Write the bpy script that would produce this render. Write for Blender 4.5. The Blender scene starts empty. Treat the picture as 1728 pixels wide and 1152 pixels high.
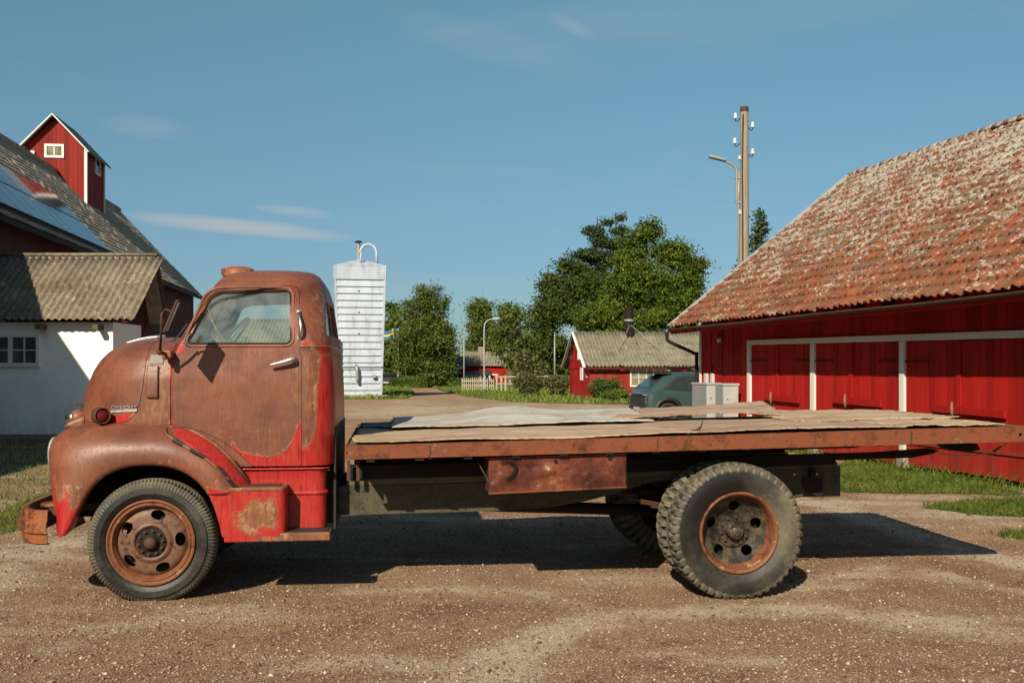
import bpy, bmesh, math, random
import numpy as np
from mathutils import Vector, Matrix
random.seed(7); RNG = np.random.default_rng(11)
sc = bpy.context.scene
R = math.radians
COL = sc.collection

# ---------------------------------------------------------------- camera, sky, sun, exposure
H = 1.65; F = 1680.0; CX = 864.0; HY = 625.0
cam_d = bpy.data.cameras.new("camera"); cam = bpy.data.objects.new("camera", cam_d); COL.objects.link(cam)
cam.location = (0, 0, H); cam.rotation_euler = (R(90), 0, 0)
cam_d.sensor_width = 36; cam_d.lens = 35.0; cam_d.shift_y = 49 / 1728.0
cam_d.clip_start = 0.1; cam_d.clip_end = 3000
sc.camera = cam
SUN_AZ = 19.0; SUN_EL = 33.5
tdir = Vector((math.sin(R(SUN_AZ)) * math.cos(R(SUN_EL)), math.cos(R(SUN_AZ)) * math.cos(R(SUN_EL)), -math.sin(R(SUN_EL))))
sd = bpy.data.lights.new("sun", 'SUN'); sun = bpy.data.objects.new("sun", sd); COL.objects.link(sun)
sd.energy = 5.0; sd.angle = R(0.55); sd.color = (1.0, 0.88, 0.68)
sun.rotation_euler = tdir.to_track_quat('-Z', 'Y').to_euler(); sun.location = (-20, -40, 40)
world = bpy.data.worlds.new("World"); sc.world = world; world.use_nodes = True
wn = world.node_tree; wn.nodes.clear()
def WN(t, **k):
    n = wn.nodes.new(t)
    for a, b in k.items(): setattr(n, a, b)
    return n
sky = WN('ShaderNodeTexSky'); sky.sky_type = 'NISHITA'; sky.sun_disc = False
sky.sun_elevation = R(SUN_EL); sky.sun_rotation = R(180 + SUN_AZ); sky.air_density = 1.0; sky.dust_density = 0.6; sky.ozone_density = 1.6
SKY_STR = 0.050
bg = WN('ShaderNodeBackground'); bg.inputs[1].default_value = SKY_STR
out = WN('ShaderNodeOutputWorld')
wn.links.new(bg.outputs[0], out.inputs[0])
# teal-leaning grade of the sky and thin cirrus
hue = WN('ShaderNodeMix', data_type='RGBA', blend_type='MULTIPLY'); hue.inputs[0].default_value = 1.0
wn.links.new(sky.outputs[0], hue.inputs[6])
tc = WN('ShaderNodeTexCoord')
sep0 = WN('ShaderNodeSeparateXYZ'); wn.links.new(tc.outputs['Generated'], sep0.inputs[0])
el = WN('ShaderNodeValToRGB'); ee = el.color_ramp
while len(ee.elements) < 5: ee.elements.new(.5)
for e_, (p_, c_) in zip(ee.elements, ((0.0, (.60, .82, .96)), (.10, (.70, .91, 1.05)), (.19, (.86, 1.13, 1.11)), (.345, (1.08, 1.50, 1.30)), (1.0, (1.00, 1.25, 1.15)))):
    e_.position = p_; e_.color = tuple(v / 1.5 for v in c_) + (1,)
wn.links.new(sep0.outputs[2], el.inputs[0])
sc15 = WN('ShaderNodeVectorMath', operation='SCALE'); sc15.inputs[3].default_value = 1.5; wn.links.new(el.outputs[0], sc15.inputs[0])
wn.links.new(sc15.outputs[0], hue.inputs[7])
mp = WN('ShaderNodeMapping'); mp.inputs['Scale'].default_value = (1.6, 1.0, 9.0); mp.inputs['Rotation'].default_value = (0, R(9), 0)
wn.links.new(tc.outputs['Generated'], mp.inputs[0])
nz = WN('ShaderNodeTexNoise'); nz.inputs['Scale'].default_value = 2.2; nz.inputs['Detail'].default_value = 9; nz.inputs['Roughness'].default_value = 0.62
nz.inputs['Distortion'].default_value = 0.6
wn.links.new(mp.outputs[0], nz.inputs['Vector'])
rp = WN('ShaderNodeValToRGB'); rp.color_ramp.elements[0].position = 0.53; rp.color_ramp.elements[1].position = 0.80
rp.color_ramp.elements[0].color = (0, 0, 0, 1); rp.color_ramp.elements[1].color = (.55, .55, .55, 1)
wn.links.new(nz.outputs[0], rp.inputs[0])
# one long low streak of cirrus to the left, by direction
def dirv(px, py): return Vector(((px - CX) / F, 1, (HY - py) / F)).normalized()
sep = WN('ShaderNodeSeparateXYZ'); wn.links.new(tc.outputs['Generated'], sep.inputs[0])
def wm(op, a, b=None, c=None):
    n = WN('ShaderNodeMath', operation=op)
    for i, v in enumerate((a, b, c)):
        if v is None: continue
        if isinstance(v, (int, float)): n.inputs[i].default_value = v
        else: wn.links.new(v, n.inputs[i])
    return n.outputs[0]
xs = wm('DIVIDE', sep.outputs[0], sep.outputs[1]); zs = wm('DIVIDE', sep.outputs[2], sep.outputs[1])
front = wm('GREATER_THAN', sep.outputs[1], 0.1)
def streak(px0, py0, px1, py1, thick):
    x0 = (px0 - CX) / F; z0 = (HY - py0) / F; x1 = (px1 - CX) / F; z1 = (HY - py1) / F
    m = (z1 - z0) / (x1 - x0); xc = (x0 + x1) / 2; zc = (z0 + z1) / 2; hl = abs(x1 - x0) / 2; t = thick / F
    a = wm('POWER', wm('ABSOLUTE', wm('DIVIDE', wm('SUBTRACT', xs, xc), hl)), 2.0)
    dz = wm('SUBTRACT', zs, wm('ADD', wm('MULTIPLY', wm('SUBTRACT', xs, xc), m), zc))
    dz = wm('ADD', dz, wm('MULTIPLY', wm('SUBTRACT', nz.outputs[0], 0.5), 0.012))
    b = wm('POWER', wm('ABSOLUTE', wm('DIVIDE', dz, t)), 2.0)
    v = wm('SUBTRACT', 1.0, wm('ADD', a, b))
    return wm('MULTIPLY', wm('MAXIMUM', v, 0.0), front)
st = wm('ADD', wm('MULTIPLY', streak(190, 362, 610, 402, 16), .62), wm('MULTIPLY', streak(420, 350, 570, 364, 9), .35))
st = wm('ADD', st, wm('MULTIPLY', streak(640, 20, 1060, 140, 40), wm('MULTIPLY', nz.outputs[0], .18)))
st = wm('ADD', st, wm('MULTIPLY', streak(920, 20, 1010, 60, 16), wm('MULTIPLY', nz.outputs[0], .22)))
st = wm('ADD', st, wm('MULTIPLY', streak(160, 205, 330, 222, 22), wm('MULTIPLY', nz.outputs[0], .30)))
cl = wm('MINIMUM', wm('ADD', wm('MULTIPLY', rp.outputs[0], .22), st), 1.0)
mixc = WN('ShaderNodeMix', data_type='RGBA'); wn.links.new(cl, mixc.inputs[0]); wn.links.new(hue.outputs[2], mixc.inputs[6])
mixc.inputs[7].default_value = (7.6, 7.4, 7.2, 1)
wn.links.new(mixc.outputs[2], bg.inputs[0])
sc.view_settings.view_transform = 'Standard'; sc.view_settings.look = 'None'; sc.view_settings.exposure = 0.48; sc.view_settings.gamma = 1.0
sc.render.resolution_x = 1024; sc.render.resolution_y = 682
sc.cycles.max_bounces = 8; sc.cycles.transparent_max_bounces = 16

# ---------------------------------------------------------------- frames
class Frame:
    """a local frame standing on the ground: origin (x, y), turned by ang about z"""
    def __init__(s, x, y, ang, z=0.0):
        s.x, s.y, s.z, s.a = x, y, z, ang
        s.U = (math.cos(ang), math.sin(ang)); s.W = (-math.sin(ang), math.cos(ang))
    def ray(s, px, py):
        rx = (px - CX) / F; rz = (HY - py) / F
        o = ((-s.x) * s.U[0] + (-s.y) * s.U[1], (-s.x) * s.W[0] + (-s.y) * s.W[1], H - s.z)
        d = (rx * s.U[0] + s.U[1], rx * s.W[0] + s.W[1], rz)
        return o, d
    def hy(s, px, py, y):
        o, d = s.ray(px, py); t = (y - o[1]) / d[1]; return (o[0] + t * d[0], y, o[2] + t * d[2])
    def hz(s, px, py, z):
        o, d = s.ray(px, py); t = (z - o[2]) / d[2]; return (o[0] + t * d[0], o[1] + t * d[1], z)
    def hx(s, px, py, x):
        o, d = s.ray(px, py); t = (x - o[0]) / d[0]; return (x, o[1] + t * d[1], o[2] + t * d[2])
WF = Frame(0, 0, 0)
def GP(px, py): p = WF.hz(px, py, 0); return (p[0], p[1])
def gz(x, y):
    k = math.exp(-((y - 7) / 5.0) ** 2)
    r = math.exp(-(y / 14.0) ** 4) if abs(x) < 12 else 0
    return -0.008 - 0.0150 * max(-5, min(5, x)) * k + r * (.006 * math.sin(x * 2.3 + y * 1.1) * math.sin(y * 1.9 - x * .4) + .005 * math.sin(x * .8 + 3 * y + 1) + .003 * math.sin(5.1 * x + 4.3 * y))

# ---------------------------------------------------------------- object helpers
def empty(name, loc=(0, 0, 0), rz=0.0, label=None, cat=None, group=None):
    o = bpy.data.objects.new(name, None); COL.objects.link(o); o.location = loc; o.rotation_euler = (0, 0, rz)
    o.empty_display_size = 0.2
    return tag(o, label, cat, group)
def tag(o, label=None, cat=None, group=None, kind=None):
    if label: o['label'] = label
    if cat: o['category'] = cat
    if group: o['group'] = group
    if kind: o['kind'] = kind
    return o
def root_of(name, fr, label, cat, group=None):
    return empty(name, (fr.x, fr.y, fr.z), fr.a, label, cat, group)
def mesh(name, V, Fc, mat=None, parent=None, smooth=False, bevel=0, seg=2):
    me = bpy.data.meshes.new(name)
    if isinstance(V, np.ndarray) and isinstance(Fc, np.ndarray):
        n, k = Fc.shape
        me.vertices.add(len(V)); me.vertices.foreach_set('co', V.astype(np.float32).ravel())
        me.loops.add(n * k); me.loops.foreach_set('vertex_index', Fc.astype(np.int32).ravel())
        me.polygons.add(n); me.polygons.foreach_set('loop_start', np.arange(0, n * k, k, dtype=np.int32))
        me.polygons.foreach_set('loop_total', np.full(n, k, dtype=np.int32))
        me.update(calc_edges=True)
    else:
        me.from_pydata([tuple(v) for v in V], [], [tuple(f) for f in Fc]); me.update()
    if smooth: me.polygons.foreach_set('use_smooth', [True] * len(me.polygons))
    o = bpy.data.objects.new(name, me); COL.objects.link(o)
    if mat: me.materials.append(mat)
    if parent: o.parent = parent
    if bevel:
        m = o.modifiers.new('b', 'BEVEL'); m.width = bevel; m.segments = seg; m.limit_method = 'ANGLE'; m.angle_limit = R(35)
    return o
def bake(o):
    dg = bpy.context.evaluated_depsgraph_get(); dg.update()
    me = bpy.data.meshes.new_from_object(o.evaluated_get(dg)); o.modifiers.clear(); o.data = me; return o
def fix_normals(o):
    bm = bmesh.new(); bm.from_mesh(o.data); bmesh.ops.recalc_face_normals(bm, faces=bm.faces); bm.to_mesh(o.data); bm.free(); return o
def smooth_angle(o, deg=40):
    me = o.data; bm = bmesh.new(); bm.from_mesh(me)
    for f in bm.faces: f.smooth = True
    for e in bm.edges:
        e.smooth = not (len(e.link_faces) == 2 and e.calc_face_angle(0) > R(deg))
    bm.to_mesh(me); bm.free(); return o
def boolean(o, cutters, op='DIFFERENCE', keep=False):
    for c in cutters:
        m = o.modifiers.new('x', 'BOOLEAN'); m.operation = op; m.solver = 'EXACT'; m.object = c
    bake(o)
    if not keep:
        for c in cutters: bpy.data.objects.remove(c, do_unlink=True)
    return o
class MB:
    """collects simple solids into one mesh"""
    def __init__(s): s.v = []; s.f = []
    def add(s, V, Fc):
        b = len(s.v); s.v += [tuple(v) for v in V]; s.f += [tuple(i + b for i in f) for f in Fc]; return s
    def box(s, c, d, rot=None):
        x, y, z = d[0] / 2, d[1] / 2, d[2] / 2
        V = [Vector((a, b, e)) for a in (-x, x) for b in (-y, y) for e in (-z, z)]
        if rot is not None: V = [rot @ v for v in V]
        V = [v + Vector(c) for v in V]
        return s.add(V, [(0, 1, 3, 2), (4, 6, 7, 5), (0, 4, 5, 1), (2, 3, 7, 6), (0, 2, 6, 4), (1, 5, 7, 3)])
    def bb(s, x0, x1, y0, y1, z0, z1): return s.box(((x0 + x1) / 2, (y0 + y1) / 2, (z0 + z1) / 2), (abs(x1 - x0), abs(y1 - y0), abs(z1 - z0)))
    def beam(s, a, b, w, h, up=(0, 0, 1)):
        a = Vector(a); b = Vector(b); d = (b - a); L = d.length; d.normalize(); up = Vector(up)
        x = d.cross(up)
        if x.length < 1e-4: x = Vector((1, 0, 0))
        x.normalize(); z = x.cross(d)
        M = Matrix((x, d, z)).transposed()
        return s.box((a + b) / 2, (w, L, h), M)
    def tube(s, pts, r, n=8, closed=False, cap=True):
        P = [Vector(p) for p in pts]; m = len(P); V = []
        rr = r if isinstance(r, (list, tuple)) else [r] * m
        prev = None
        for i, p in enumerate(P):
            if closed: t = P[(i + 1) % m] - P[i - 1]
            else: t = P[min(i + 1, m - 1)] - P[max(i - 1, 0)]
            t.normalize()
            if prev is None:
                a = t.cross(Vector((0, 0, 1)))
                if a.length < 1e-3: a = t.cross(Vector((1, 0, 0)))
            else: a = prev - t * prev.dot(t)
            a.normalize(); b = t.cross(a); prev = a
            for k in range(n):
                th = 2 * math.pi * k / n; V.append(p + (a * math.cos(th) + b * math.sin(th)) * rr[i])
        Fc = []
        for i in range(m if closed else m - 1):
            j = (i + 1) % m
            for k in range(n):
                l = (k + 1) % n; Fc.append((i * n + k, i * n + l, j * n + l, j * n + k))
        if cap and not closed:
            Fc.append(tuple(range(n))[::-1]); Fc.append(tuple((m - 1) * n + k for k in range(n)))
        return s.add(V, Fc)
    def cyl(s, a, b, r, n=16, r2=None): return s.tube([a, b], [r, r if r2 is None else r2], n)
    def lathe(s, prof, c, axis='y', n=48, closed=False, scale=1):
        """prof: (radius, offset along the axis)"""
        V = []; m = len(prof)
        for k in range(n):
            th = 2 * math.pi * k / n; ct, st_ = math.cos(th), math.sin(th)
            for r, h in prof:
                if axis == 'y': v = (c[0] + r * ct, c[1] + h, c[2] + r * st_)
                elif axis == 'x': v = (c[0] + h, c[1] + r * ct, c[2] + r * st_)
                else: v = (c[0] + r * ct, c[1] + r * st_, c[2] + h)
                V.append(v)
        Fc = []
        for k in range(n):
            l = (k + 1) % n
            for i in range(m if closed else m - 1):
                j = (i + 1) % m; Fc.append((k * m + i, k * m + j, l * m + j, l * m + i))
        return s.add(V, Fc)
    def prism(s, poly, axis, a, b):
        """poly in the other two coordinates, extruded along axis from a to b"""
        n = len(poly)
        def mk(p, q):
            if axis == 'y': return (p[0], q, p[1])
            if axis == 'x': return (q, p[0], p[1])
            return (p[0], p[1], q)
        V = [mk(p, a) for p in poly] + [mk(p, b) for p in poly]
        return s.add(V, [tuple(range(n)), tuple(range(2 * n - 1, n - 1, -1))] + [(i, (i + 1) % n, n + (i + 1) % n, n + i) for i in range(n)])
    def build(s, name, mat, parent=None, smooth=False, bevel=0, seg=2, auto=None):
        o = mesh(name, s.v, s.f, mat, parent, False, bevel, seg)
        fix_normals(o)
        if smooth: o.data.polygons.foreach_set('use_smooth', [True] * len(o.data.polygons))
        if auto:
            smooth_angle(o, auto)
        return o
def grid_faces(nu, nv, closed_u=False):
    i = np.arange(nu if closed_u else nu - 1)[:, None]; j = np.arange(nv - 1)[None, :]
    a = i * nv + j; b = ((i + 1) % nu) * nv + j
    return np.stack([a, b, b + 1, a + 1], -1).reshape(-1, 4)
def smooth_poly(pts, n=6):
    """closed Catmull-Rom through the points"""
    P = [np.array(p, float) for p in pts]; m = len(P); o = []
    for i in range(m):
        p0, p1, p2, p3 = P[i - 1], P[i], P[(i + 1) % m], P[(i + 2) % m]
        for k in range(n):
            t = k / n; o.append(tuple(.5 * ((2 * p1) + (-p0 + p2) * t + (2 * p0 - 5 * p1 + 4 * p2 - p3) * t * t + (-p0 + 3 * p1 - 3 * p2 + p3) * t ** 3)))
    return o
def smooth_open(pts, n=6):
    P = [np.array(p, float) for p in pts]; m = len(P); o = []
    for i in range(m - 1):
        p0 = P[max(i - 1, 0)]; p1 = P[i]; p2 = P[i + 1]; p3 = P[min(i + 2, m - 1)]
        for k in range(n):
            t = k / n; o.append(tuple(.5 * ((2 * p1) + (-p0 + p2) * t + (2 * p0 - 5 * p1 + 4 * p2 - p3) * t * t + (-p0 + 3 * p1 - 3 * p2 + p3) * t ** 3)))
    o.append(tuple(P[-1])); return o
def round_poly(pts, r, n=5):
    """round the corners of a polygon"""
    m = len(pts); o = []
    for i in range(m):
        a, b, c = (np.array(pts[j % m], float) for j in (i - 1, i, i + 1))
        u = a - b; v = c - b; lu = np.linalg.norm(u); lv = np.linalg.norm(v); ri = r[i] if isinstance(r, (list, tuple)) else r
        d = min(ri, lu * .48, lv * .48); p = b + u / lu * d; q = b + v / lv * d
        for k in range(n + 1):
            t = k / n; o.append(tuple((1 - t) ** 2 * p + 2 * t * (1 - t) * b + t * t * q))
    return o
def in_poly(x, y, poly):
    c = np.zeros(np.shape(x), bool); n = len(poly); j = n - 1
    for i in range(n):
        xi, yi = poly[i]; xj, yj = poly[j]
        with np.errstate(divide='ignore', invalid='ignore'):
            c ^= ((yi > y) != (yj > y)) & (x < (xj - xi) * (y - yi) / (yj - yi + 1e-12) + xi)
        j = i
    return c
def poly_dist(x, y, poly):
    """signed distance, positive inside"""
    d = np.full(np.shape(x), 1e9); n = len(poly)
    for i in range(n):
        ax, ay = poly[i]; bx, by = poly[(i + 1) % n]; vx, vy = bx - ax, by - ay
        t = np.clip(((x - ax) * vx + (y - ay) * vy) / (vx * vx + vy * vy + 1e-12), 0, 1)
        d = np.minimum(d, np.hypot(x - ax - t * vx, y - ay - t * vy))
    return np.where(in_poly(x, y, poly), d, -d)

# ---------------------------------------------------------------- materials
class NT:
    def __init__(s, name):
        s.m = bpy.data.materials.new(name); s.m.use_nodes = True; s.t = s.m.node_tree; s.t.nodes.clear()
        s.out = s.n('ShaderNodeOutputMaterial'); s.b = s.n('ShaderNodeBsdfPrincipled'); s.l(s.b.outputs[0], s.out.inputs[0])
        s.tc = s.n('ShaderNodeTexCoord'); s.obj = s.tc.outputs['Object']
    def n(s, t, **k):
        x = s.t.nodes.new(t)
        for a, b in k.items(): setattr(x, a, b)
        return x
    def l(s, a, b): s.t.links.new(a, b)
    def put(s, inp, v):
        if isinstance(v, (int, float)): inp.default_value = v
        elif isinstance(v, (tuple, list)): inp.default_value = tuple(v) + ((1,) if len(v) == 3 and inp.type == 'RGBA' else ())
        else: s.l(v, inp)
    def map(s, scale=(1, 1, 1), rot=(0, 0, 0), vec=None, loc=(0, 0, 0)):
        m = s.n('ShaderNodeMapping'); s.l(vec or s.obj, m.inputs[0]); m.inputs['Scale'].default_value = scale; m.inputs['Rotation'].default_value = rot; m.inputs['Location'].default_value = loc
        return m.outputs[0]
    def noise(s, scale, detail=4, rough=.55, vec=None, dist=0, color=False):
        n = s.n('ShaderNodeTexNoise'); s.l(vec or s.obj, n.inputs['Vector']); n.inputs['Scale'].default_value = scale
        n.inputs['Detail'].default_value = detail; n.inputs['Roughness'].default_value = rough; n.inputs['Distortion'].default_value = dist
        return n.outputs[1 if color else 0]
    def voro(s, scale, vec=None, feature='F1', out=0, rand=1):
        n = s.n('ShaderNodeTexVoronoi', feature=feature); s.l(vec or s.obj, n.inputs['Vector']); n.inputs['Scale'].default_value = scale
        n.inputs['Randomness'].default_value = rand
        return n.outputs[out]
    def ramp(s, fac, stops, interp='LINEAR'):
        r = s.n('ShaderNodeValToRGB'); e = r.color_ramp; e.interpolation = interp
        while len(e.elements) < len(stops): e.elements.new(.5)
        for el, (p, c) in zip(e.elements, stops):
            el.position = p; el.color = tuple(c) + (1,) if not isinstance(c, (int, float)) else (c, c, c, 1)
        s.put(r.inputs[0], fac); return r.outputs[0]
    def mix(s, fac, a, b, blend='MIX'):
        m = s.n('ShaderNodeMix', data_type='RGBA', blend_type=blend); s.put(m.inputs[0], fac); s.put(m.inputs[6], a); s.put(m.inputs[7], b); return m.outputs[2]
    def math(s, op, a, b=0.0, c=None, clamp=False):
        m = s.n('ShaderNodeMath', operation=op, use_clamp=clamp); s.put(m.inputs[0], a); s.put(m.inputs[1], b)
        if c is not None: s.put(m.inputs[2], c)
        return m.outputs[0]
    def attr(s, name):
        a = s.n('ShaderNodeAttribute', attribute_name=name); return a.outputs['Fac']
    def island(s):
        return s.n('ShaderNodeNewGeometry').outputs['Random Per Island']
    def sep(s, vec=None):
        x = s.n('ShaderNodeSeparateXYZ'); s.l(vec or s.obj, x.inputs[0]); return x.outputs
    def bump(s, h, dist=.01, strength=1.0, nrm=None):
        b = s.n('ShaderNodeBump'); s.l(h, b.inputs['Height']); b.inputs['Distance'].default_value = dist; b.inputs['Strength'].default_value = strength
        if nrm is not None: s.l(nrm, b.inputs['Normal'])
        s.l(b.outputs[0], s.b.inputs['Normal']); return b.outputs[0]
    def set(s, color=None, rough=None, metal=None, spec=None, alpha=None):
        for k, v in (('Base Color', color), ('Roughness', rough), ('Metallic', metal), ('Specular IOR Level', spec), ('Alpha', alpha)):
            if v is not None: s.put(s.b.inputs[k], v)
        return s.m
def lin(r, g, b):
    f = lambda c: ((c / 255) / 12.92) if c / 255 <= .04045 else (((c / 255) + .055) / 1.055) ** 2.4
    return (f(r), f(g), f(b))
def flat(name, c, rough=.6, metal=0, var=.25, scale=6, bump=0, spec=None):
    t = NT(name); n = t.noise(scale, 6, .6)
    k = t.ramp(n, [(.3, tuple(x * (1 - var) for x in c)), (.7, tuple(min(1, x * (1 + var)) for x in c))])
    t.set(k, rough, metal, spec)
    if bump: t.bump(t.noise(scale * 8, 5, .6), bump, .6)
    return t.m
M = {}
def mk_materials():
    # weathered truck paint: brown surface rust, ochre stain and surviving red paint, placed by masks stored on the body
    t = NT('patina')
    red = t.attr('red'); tan = t.attr('tan'); dk = t.attr('dark')
    st = t.map((9, 9, 1.2)); n1 = t.noise(3.5, 6, .6); n2 = t.noise(18, 6, .7); n3 = t.noise(110, 4, .8); n4 = t.noise(7, 5, .6, st); n5 = t.noise(42, 6, .85)
    base = t.ramp(n1, [(.25, (.075, .022, .013)), (.42, (.145, .042, .024)), (.52, (.19, .062, .036)), (.62, (.15, .055, .028)), (.78, (.26, .075, .035))])
    base = t.mix(t.ramp(n4, [(.45, 0), (.75, .5)]), base, (.33, .10, .035)); base = t.mix(t.ramp(n5, [(.34, .7), (.42, 0)]), base, (.05, .022, .014)); base = t.mix(t.ramp(t.noise(1.3, 4, .6), [(.40, .5), (.55, 0)]), base, (.085, .030, .020))
    base = t.mix(t.ramp(n3, [(.52, 0), (.75, .22)]), base, (.34, .17, .10))
    sp = t.ramp(t.noise(60, 6, .9), [(.56, 0), (.66, .55)]); spm = t.ramp(t.noise(2.2, 3, .5), [(.42, 0), (.62, 1)])
    base = t.mix(t.math('MULTIPLY', sp, spm), base, (.36, .20, .12))
    tn = t.math('ADD', t.math('ADD', tan, t.math('MULTIPLY', t.math('SUBTRACT', n2, .5), .55)), t.math('MULTIPLY', t.math('SUBTRACT', n4, .5), .9))
    base = t.mix(t.ramp(tn, [(.35, 0), (.85, .75)]), base, t.ramp(n2, [(.35, (.19, .080, .026)), (.65, (.33, .150, .048))]))
    fine = t.math('ADD', t.math('MULTIPLY', t.math('SUBTRACT', n2, .5), .42), t.math('ADD', t.math('MULTIPLY', t.math('SUBTRACT', n3, .5), .22), t.math('MULTIPLY', t.math('SUBTRACT', n5, .5), .55)))
    m = t.math('ADD', t.math('ADD', red, fine), t.math('ADD', t.math('MULTIPLY', t.math('SUBTRACT', n4, .5), .50), t.math('MULTIPLY', t.math('SUBTRACT', n1, .5), .55)))
    redc = t.ramp(n4, [(.28, (.17, .012, .009)), (.45, (.35, .019, .018)), (.75, (.43, .034, .030))])
    redc = t.mix(t.ramp(t.math('ADD', t.math('MULTIPLY', n2, .6), t.math('MULTIPLY', n4, .4)), [(.50, 0), (.64, .8)]), redc, (.24, .058, .028))
    edge = t.ramp(n2, [(.3, (.10, .07, .03)), (.6, (.34, .20, .10)), (.8, (.62, .5, .38))]); ew = t.ramp(t.math('ADD', t.math('MULTIPLY', n2, .5), t.math('MULTIPLY', n1, .5)), [(.44, .15), (.58, .9)])
    c = t.mix(t.math('MULTIPLY', t.ramp(m, [(.36, 0), (.44, .9), (.48, .9)]), ew), base, edge)
    c = t.mix(t.ramp(m, [(.465, 0), (.56, 1)]), c, redc)
    c = t.mix(t.ramp(t.math('ADD', dk, t.math('MULTIPLY', t.math('SUBTRACT', n2, .5), .6)), [(.4, 0), (.6, .9)]), c, (.055, .042, .030))
    t.set(c, t.ramp(t.math('ADD', m, t.math('MULTIPLY', n3, .1)), [(.45, .46), (.6, .28)]), 0, .45)
    pit = t.ramp(n5, [(.36, 0), (.44, 1)]); step = t.ramp(m, [(.44, 0), (.52, 1)])
    h = t.math('ADD', t.math('MULTIPLY', n2, .4), t.math('ADD', t.math('MULTIPLY', n3, .3), t.math('ADD', t.math('MULTIPLY', pit, .35), t.math('MULTIPLY', step, .6))))
    nb = t.bump(h, .0016, .8)
    b2 = t.n('ShaderNodeBump'); t.l(t.noise(2.6, 3, .5), b2.inputs['Height']); b2.inputs['Distance'].default_value = .02; b2.inputs['Strength'].default_value = .5; t.l(nb, b2.inputs['Normal']); t.l(b2.outputs[0], t.b.inputs['Normal'])
    M['patina'] = t.m
    def rusty(name, stops, rough=.8, sc_=1.0, bump=.002):
        t = NT(name); a = t.noise(5 * sc_, 7, .65); b = t.noise(45 * sc_, 6, .75); d = t.noise(1.6 * sc_, 4, .6)
        v = t.math('ADD', t.math('MULTIPLY', a, .5), t.math('ADD', t.math('MULTIPLY', b, .25), t.math('MULTIPLY', d, .25)))
        t.set(t.ramp(v, stops), rough, 0, .25); t.bump(b, bump, .8); M[name] = t.m
    rusty('rail_rust', [(.38, (.05, .020, .012)), (.45, (.13, .042, .020)), (.51, (.24, .070, .028)), (.57, (.16, .058, .032)), (.66, (.40, .19, .10))])
    rusty('rim_rust', [(.40, (.03, .02, .015)), (.45, (.12, .055, .035)), (.50, (.22, .12, .085)), (.54, (.13, .06, .035)), (.58, (.42, .20, .05)), (.63, (.10, .06, .03)), (.69, (.55, .32, .09))], .42, 2.2)
    rusty('rim_rust_rear', [(.40, (.012, .011, .010)), (.48, (.035, .03, .025)), (.54, (.09, .075, .045)), (.60, (.20, .12, .05)), (.66, (.42, .17, .05))], .3, 2.0)
    rusty('flange_rust', [(.40, (.05, .025, .016)), (.46, (.17, .06, .032)), (.51, (.27, .10, .048)), (.55, (.14, .06, .035)), (.60, (.48, .30, .15)), (.66, (.26, .10, .05))], .5, 2.2)
    rusty('box_rust', [(.38, (.035, .012, .009)), (.46, (.09, .026, .018)), (.52, (.14, .040, .026)), (.58, (.22, .07, .035)), (.67, (.36, .17, .10))], .30)
    rusty('bumper_rust', [(.40, (.06, .024, .016)), (.47, (.14, .05, .03)), (.52, (.38, .12, .035)), (.56, (.20, .075, .04)), (.63, (.60, .38, .20))], .5)
    rusty('dark_iron', [(.3, (.008, .006, .005)), (.7, (.028, .018, .013))], .75)
    rusty('brown_iron', [(.3, (.05, .024, .017)), (.7, (.13, .06, .04))], .7)
    rusty('frame_paint', [(.40, (.035, .032, .024)), (.47, (.085, .078, .052)), (.53, (.14, .115, .065)), (.57, (.085, .08, .06)), (.66, (.26, .11, .05))], .7)
    rusty('old_wood', [(.3, (.07, .055, .035)), (.7, (.22, .17, .10))], .85)
    # tyre rubber with dust
    t = NT('tyre'); a = t.noise(4, 5, .6); b = t.noise(30, 5, .7); dst = t.attr('dust')
    v = t.math('ADD', dst, t.math('ADD', t.math('MULTIPLY', t.math('SUBTRACT', a, .5), 1.1), t.math('MULTIPLY', t.math('SUBTRACT', b, .5), .5)))
    t.set(t.ramp(v, [(.10, (.014, .013, .012)), (.45, (.050, .045, .036)), (.95, (.22, .185, .125))]), t.ramp(v, [(.2, .36), (.7, .85)]), 0, .45)
    t.bump(b, .002, .7); M['tyre'] = t.m
    M['chrome'] = flat('chrome', (.55, .55, .55), .28, 1, .15)
    M['pale_metal'] = flat('pale_metal', (.45, .44, .41), .42, .6, .3, 12)
    M['grey_patch'] = flat('grey_patch', (.30, .28, .24), .8, 0, .25, 12)
    M['black'] = flat('black', (.012, .011, .010), .7, 0, .3)
    M['rubber'] = flat('rubber', (.02, .018, .016), .7)
    M['seat'] = flat('seat', (.035, .03, .028), .8, 0, .3)
    M['red_lens'] = flat('red_lens', (.16, .006, .010), .22, 0, .2)
    M['lens'] = flat('lens', (.55, .55, .52), .2, .2, .1)
    M['white_paint'] = flat('white_paint', (.62, .61, .58), .55, 0, .08, 5)
    M['grey_shaded'] = flat('grey_shaded', (.28, .30, .31), .55, 0, .08, 5)
    M['light_grey'] = flat('light_grey', (.46, .47, .46), .5, 0, .08, 5)
    M['galv'] = flat('galv', (.36, .36, .34), .5, .3, .2, 20)
    M['straw'] = flat('straw', (.40, .33, .16), .8)
    M['concrete'] = flat('concrete', (.30, .25, .19), .9, 0, .25, 10, .004)
    M['ceramic'] = flat('ceramic', (.75, .75, .72), .2, 0, .03)
    M['hedge'] = None
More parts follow.
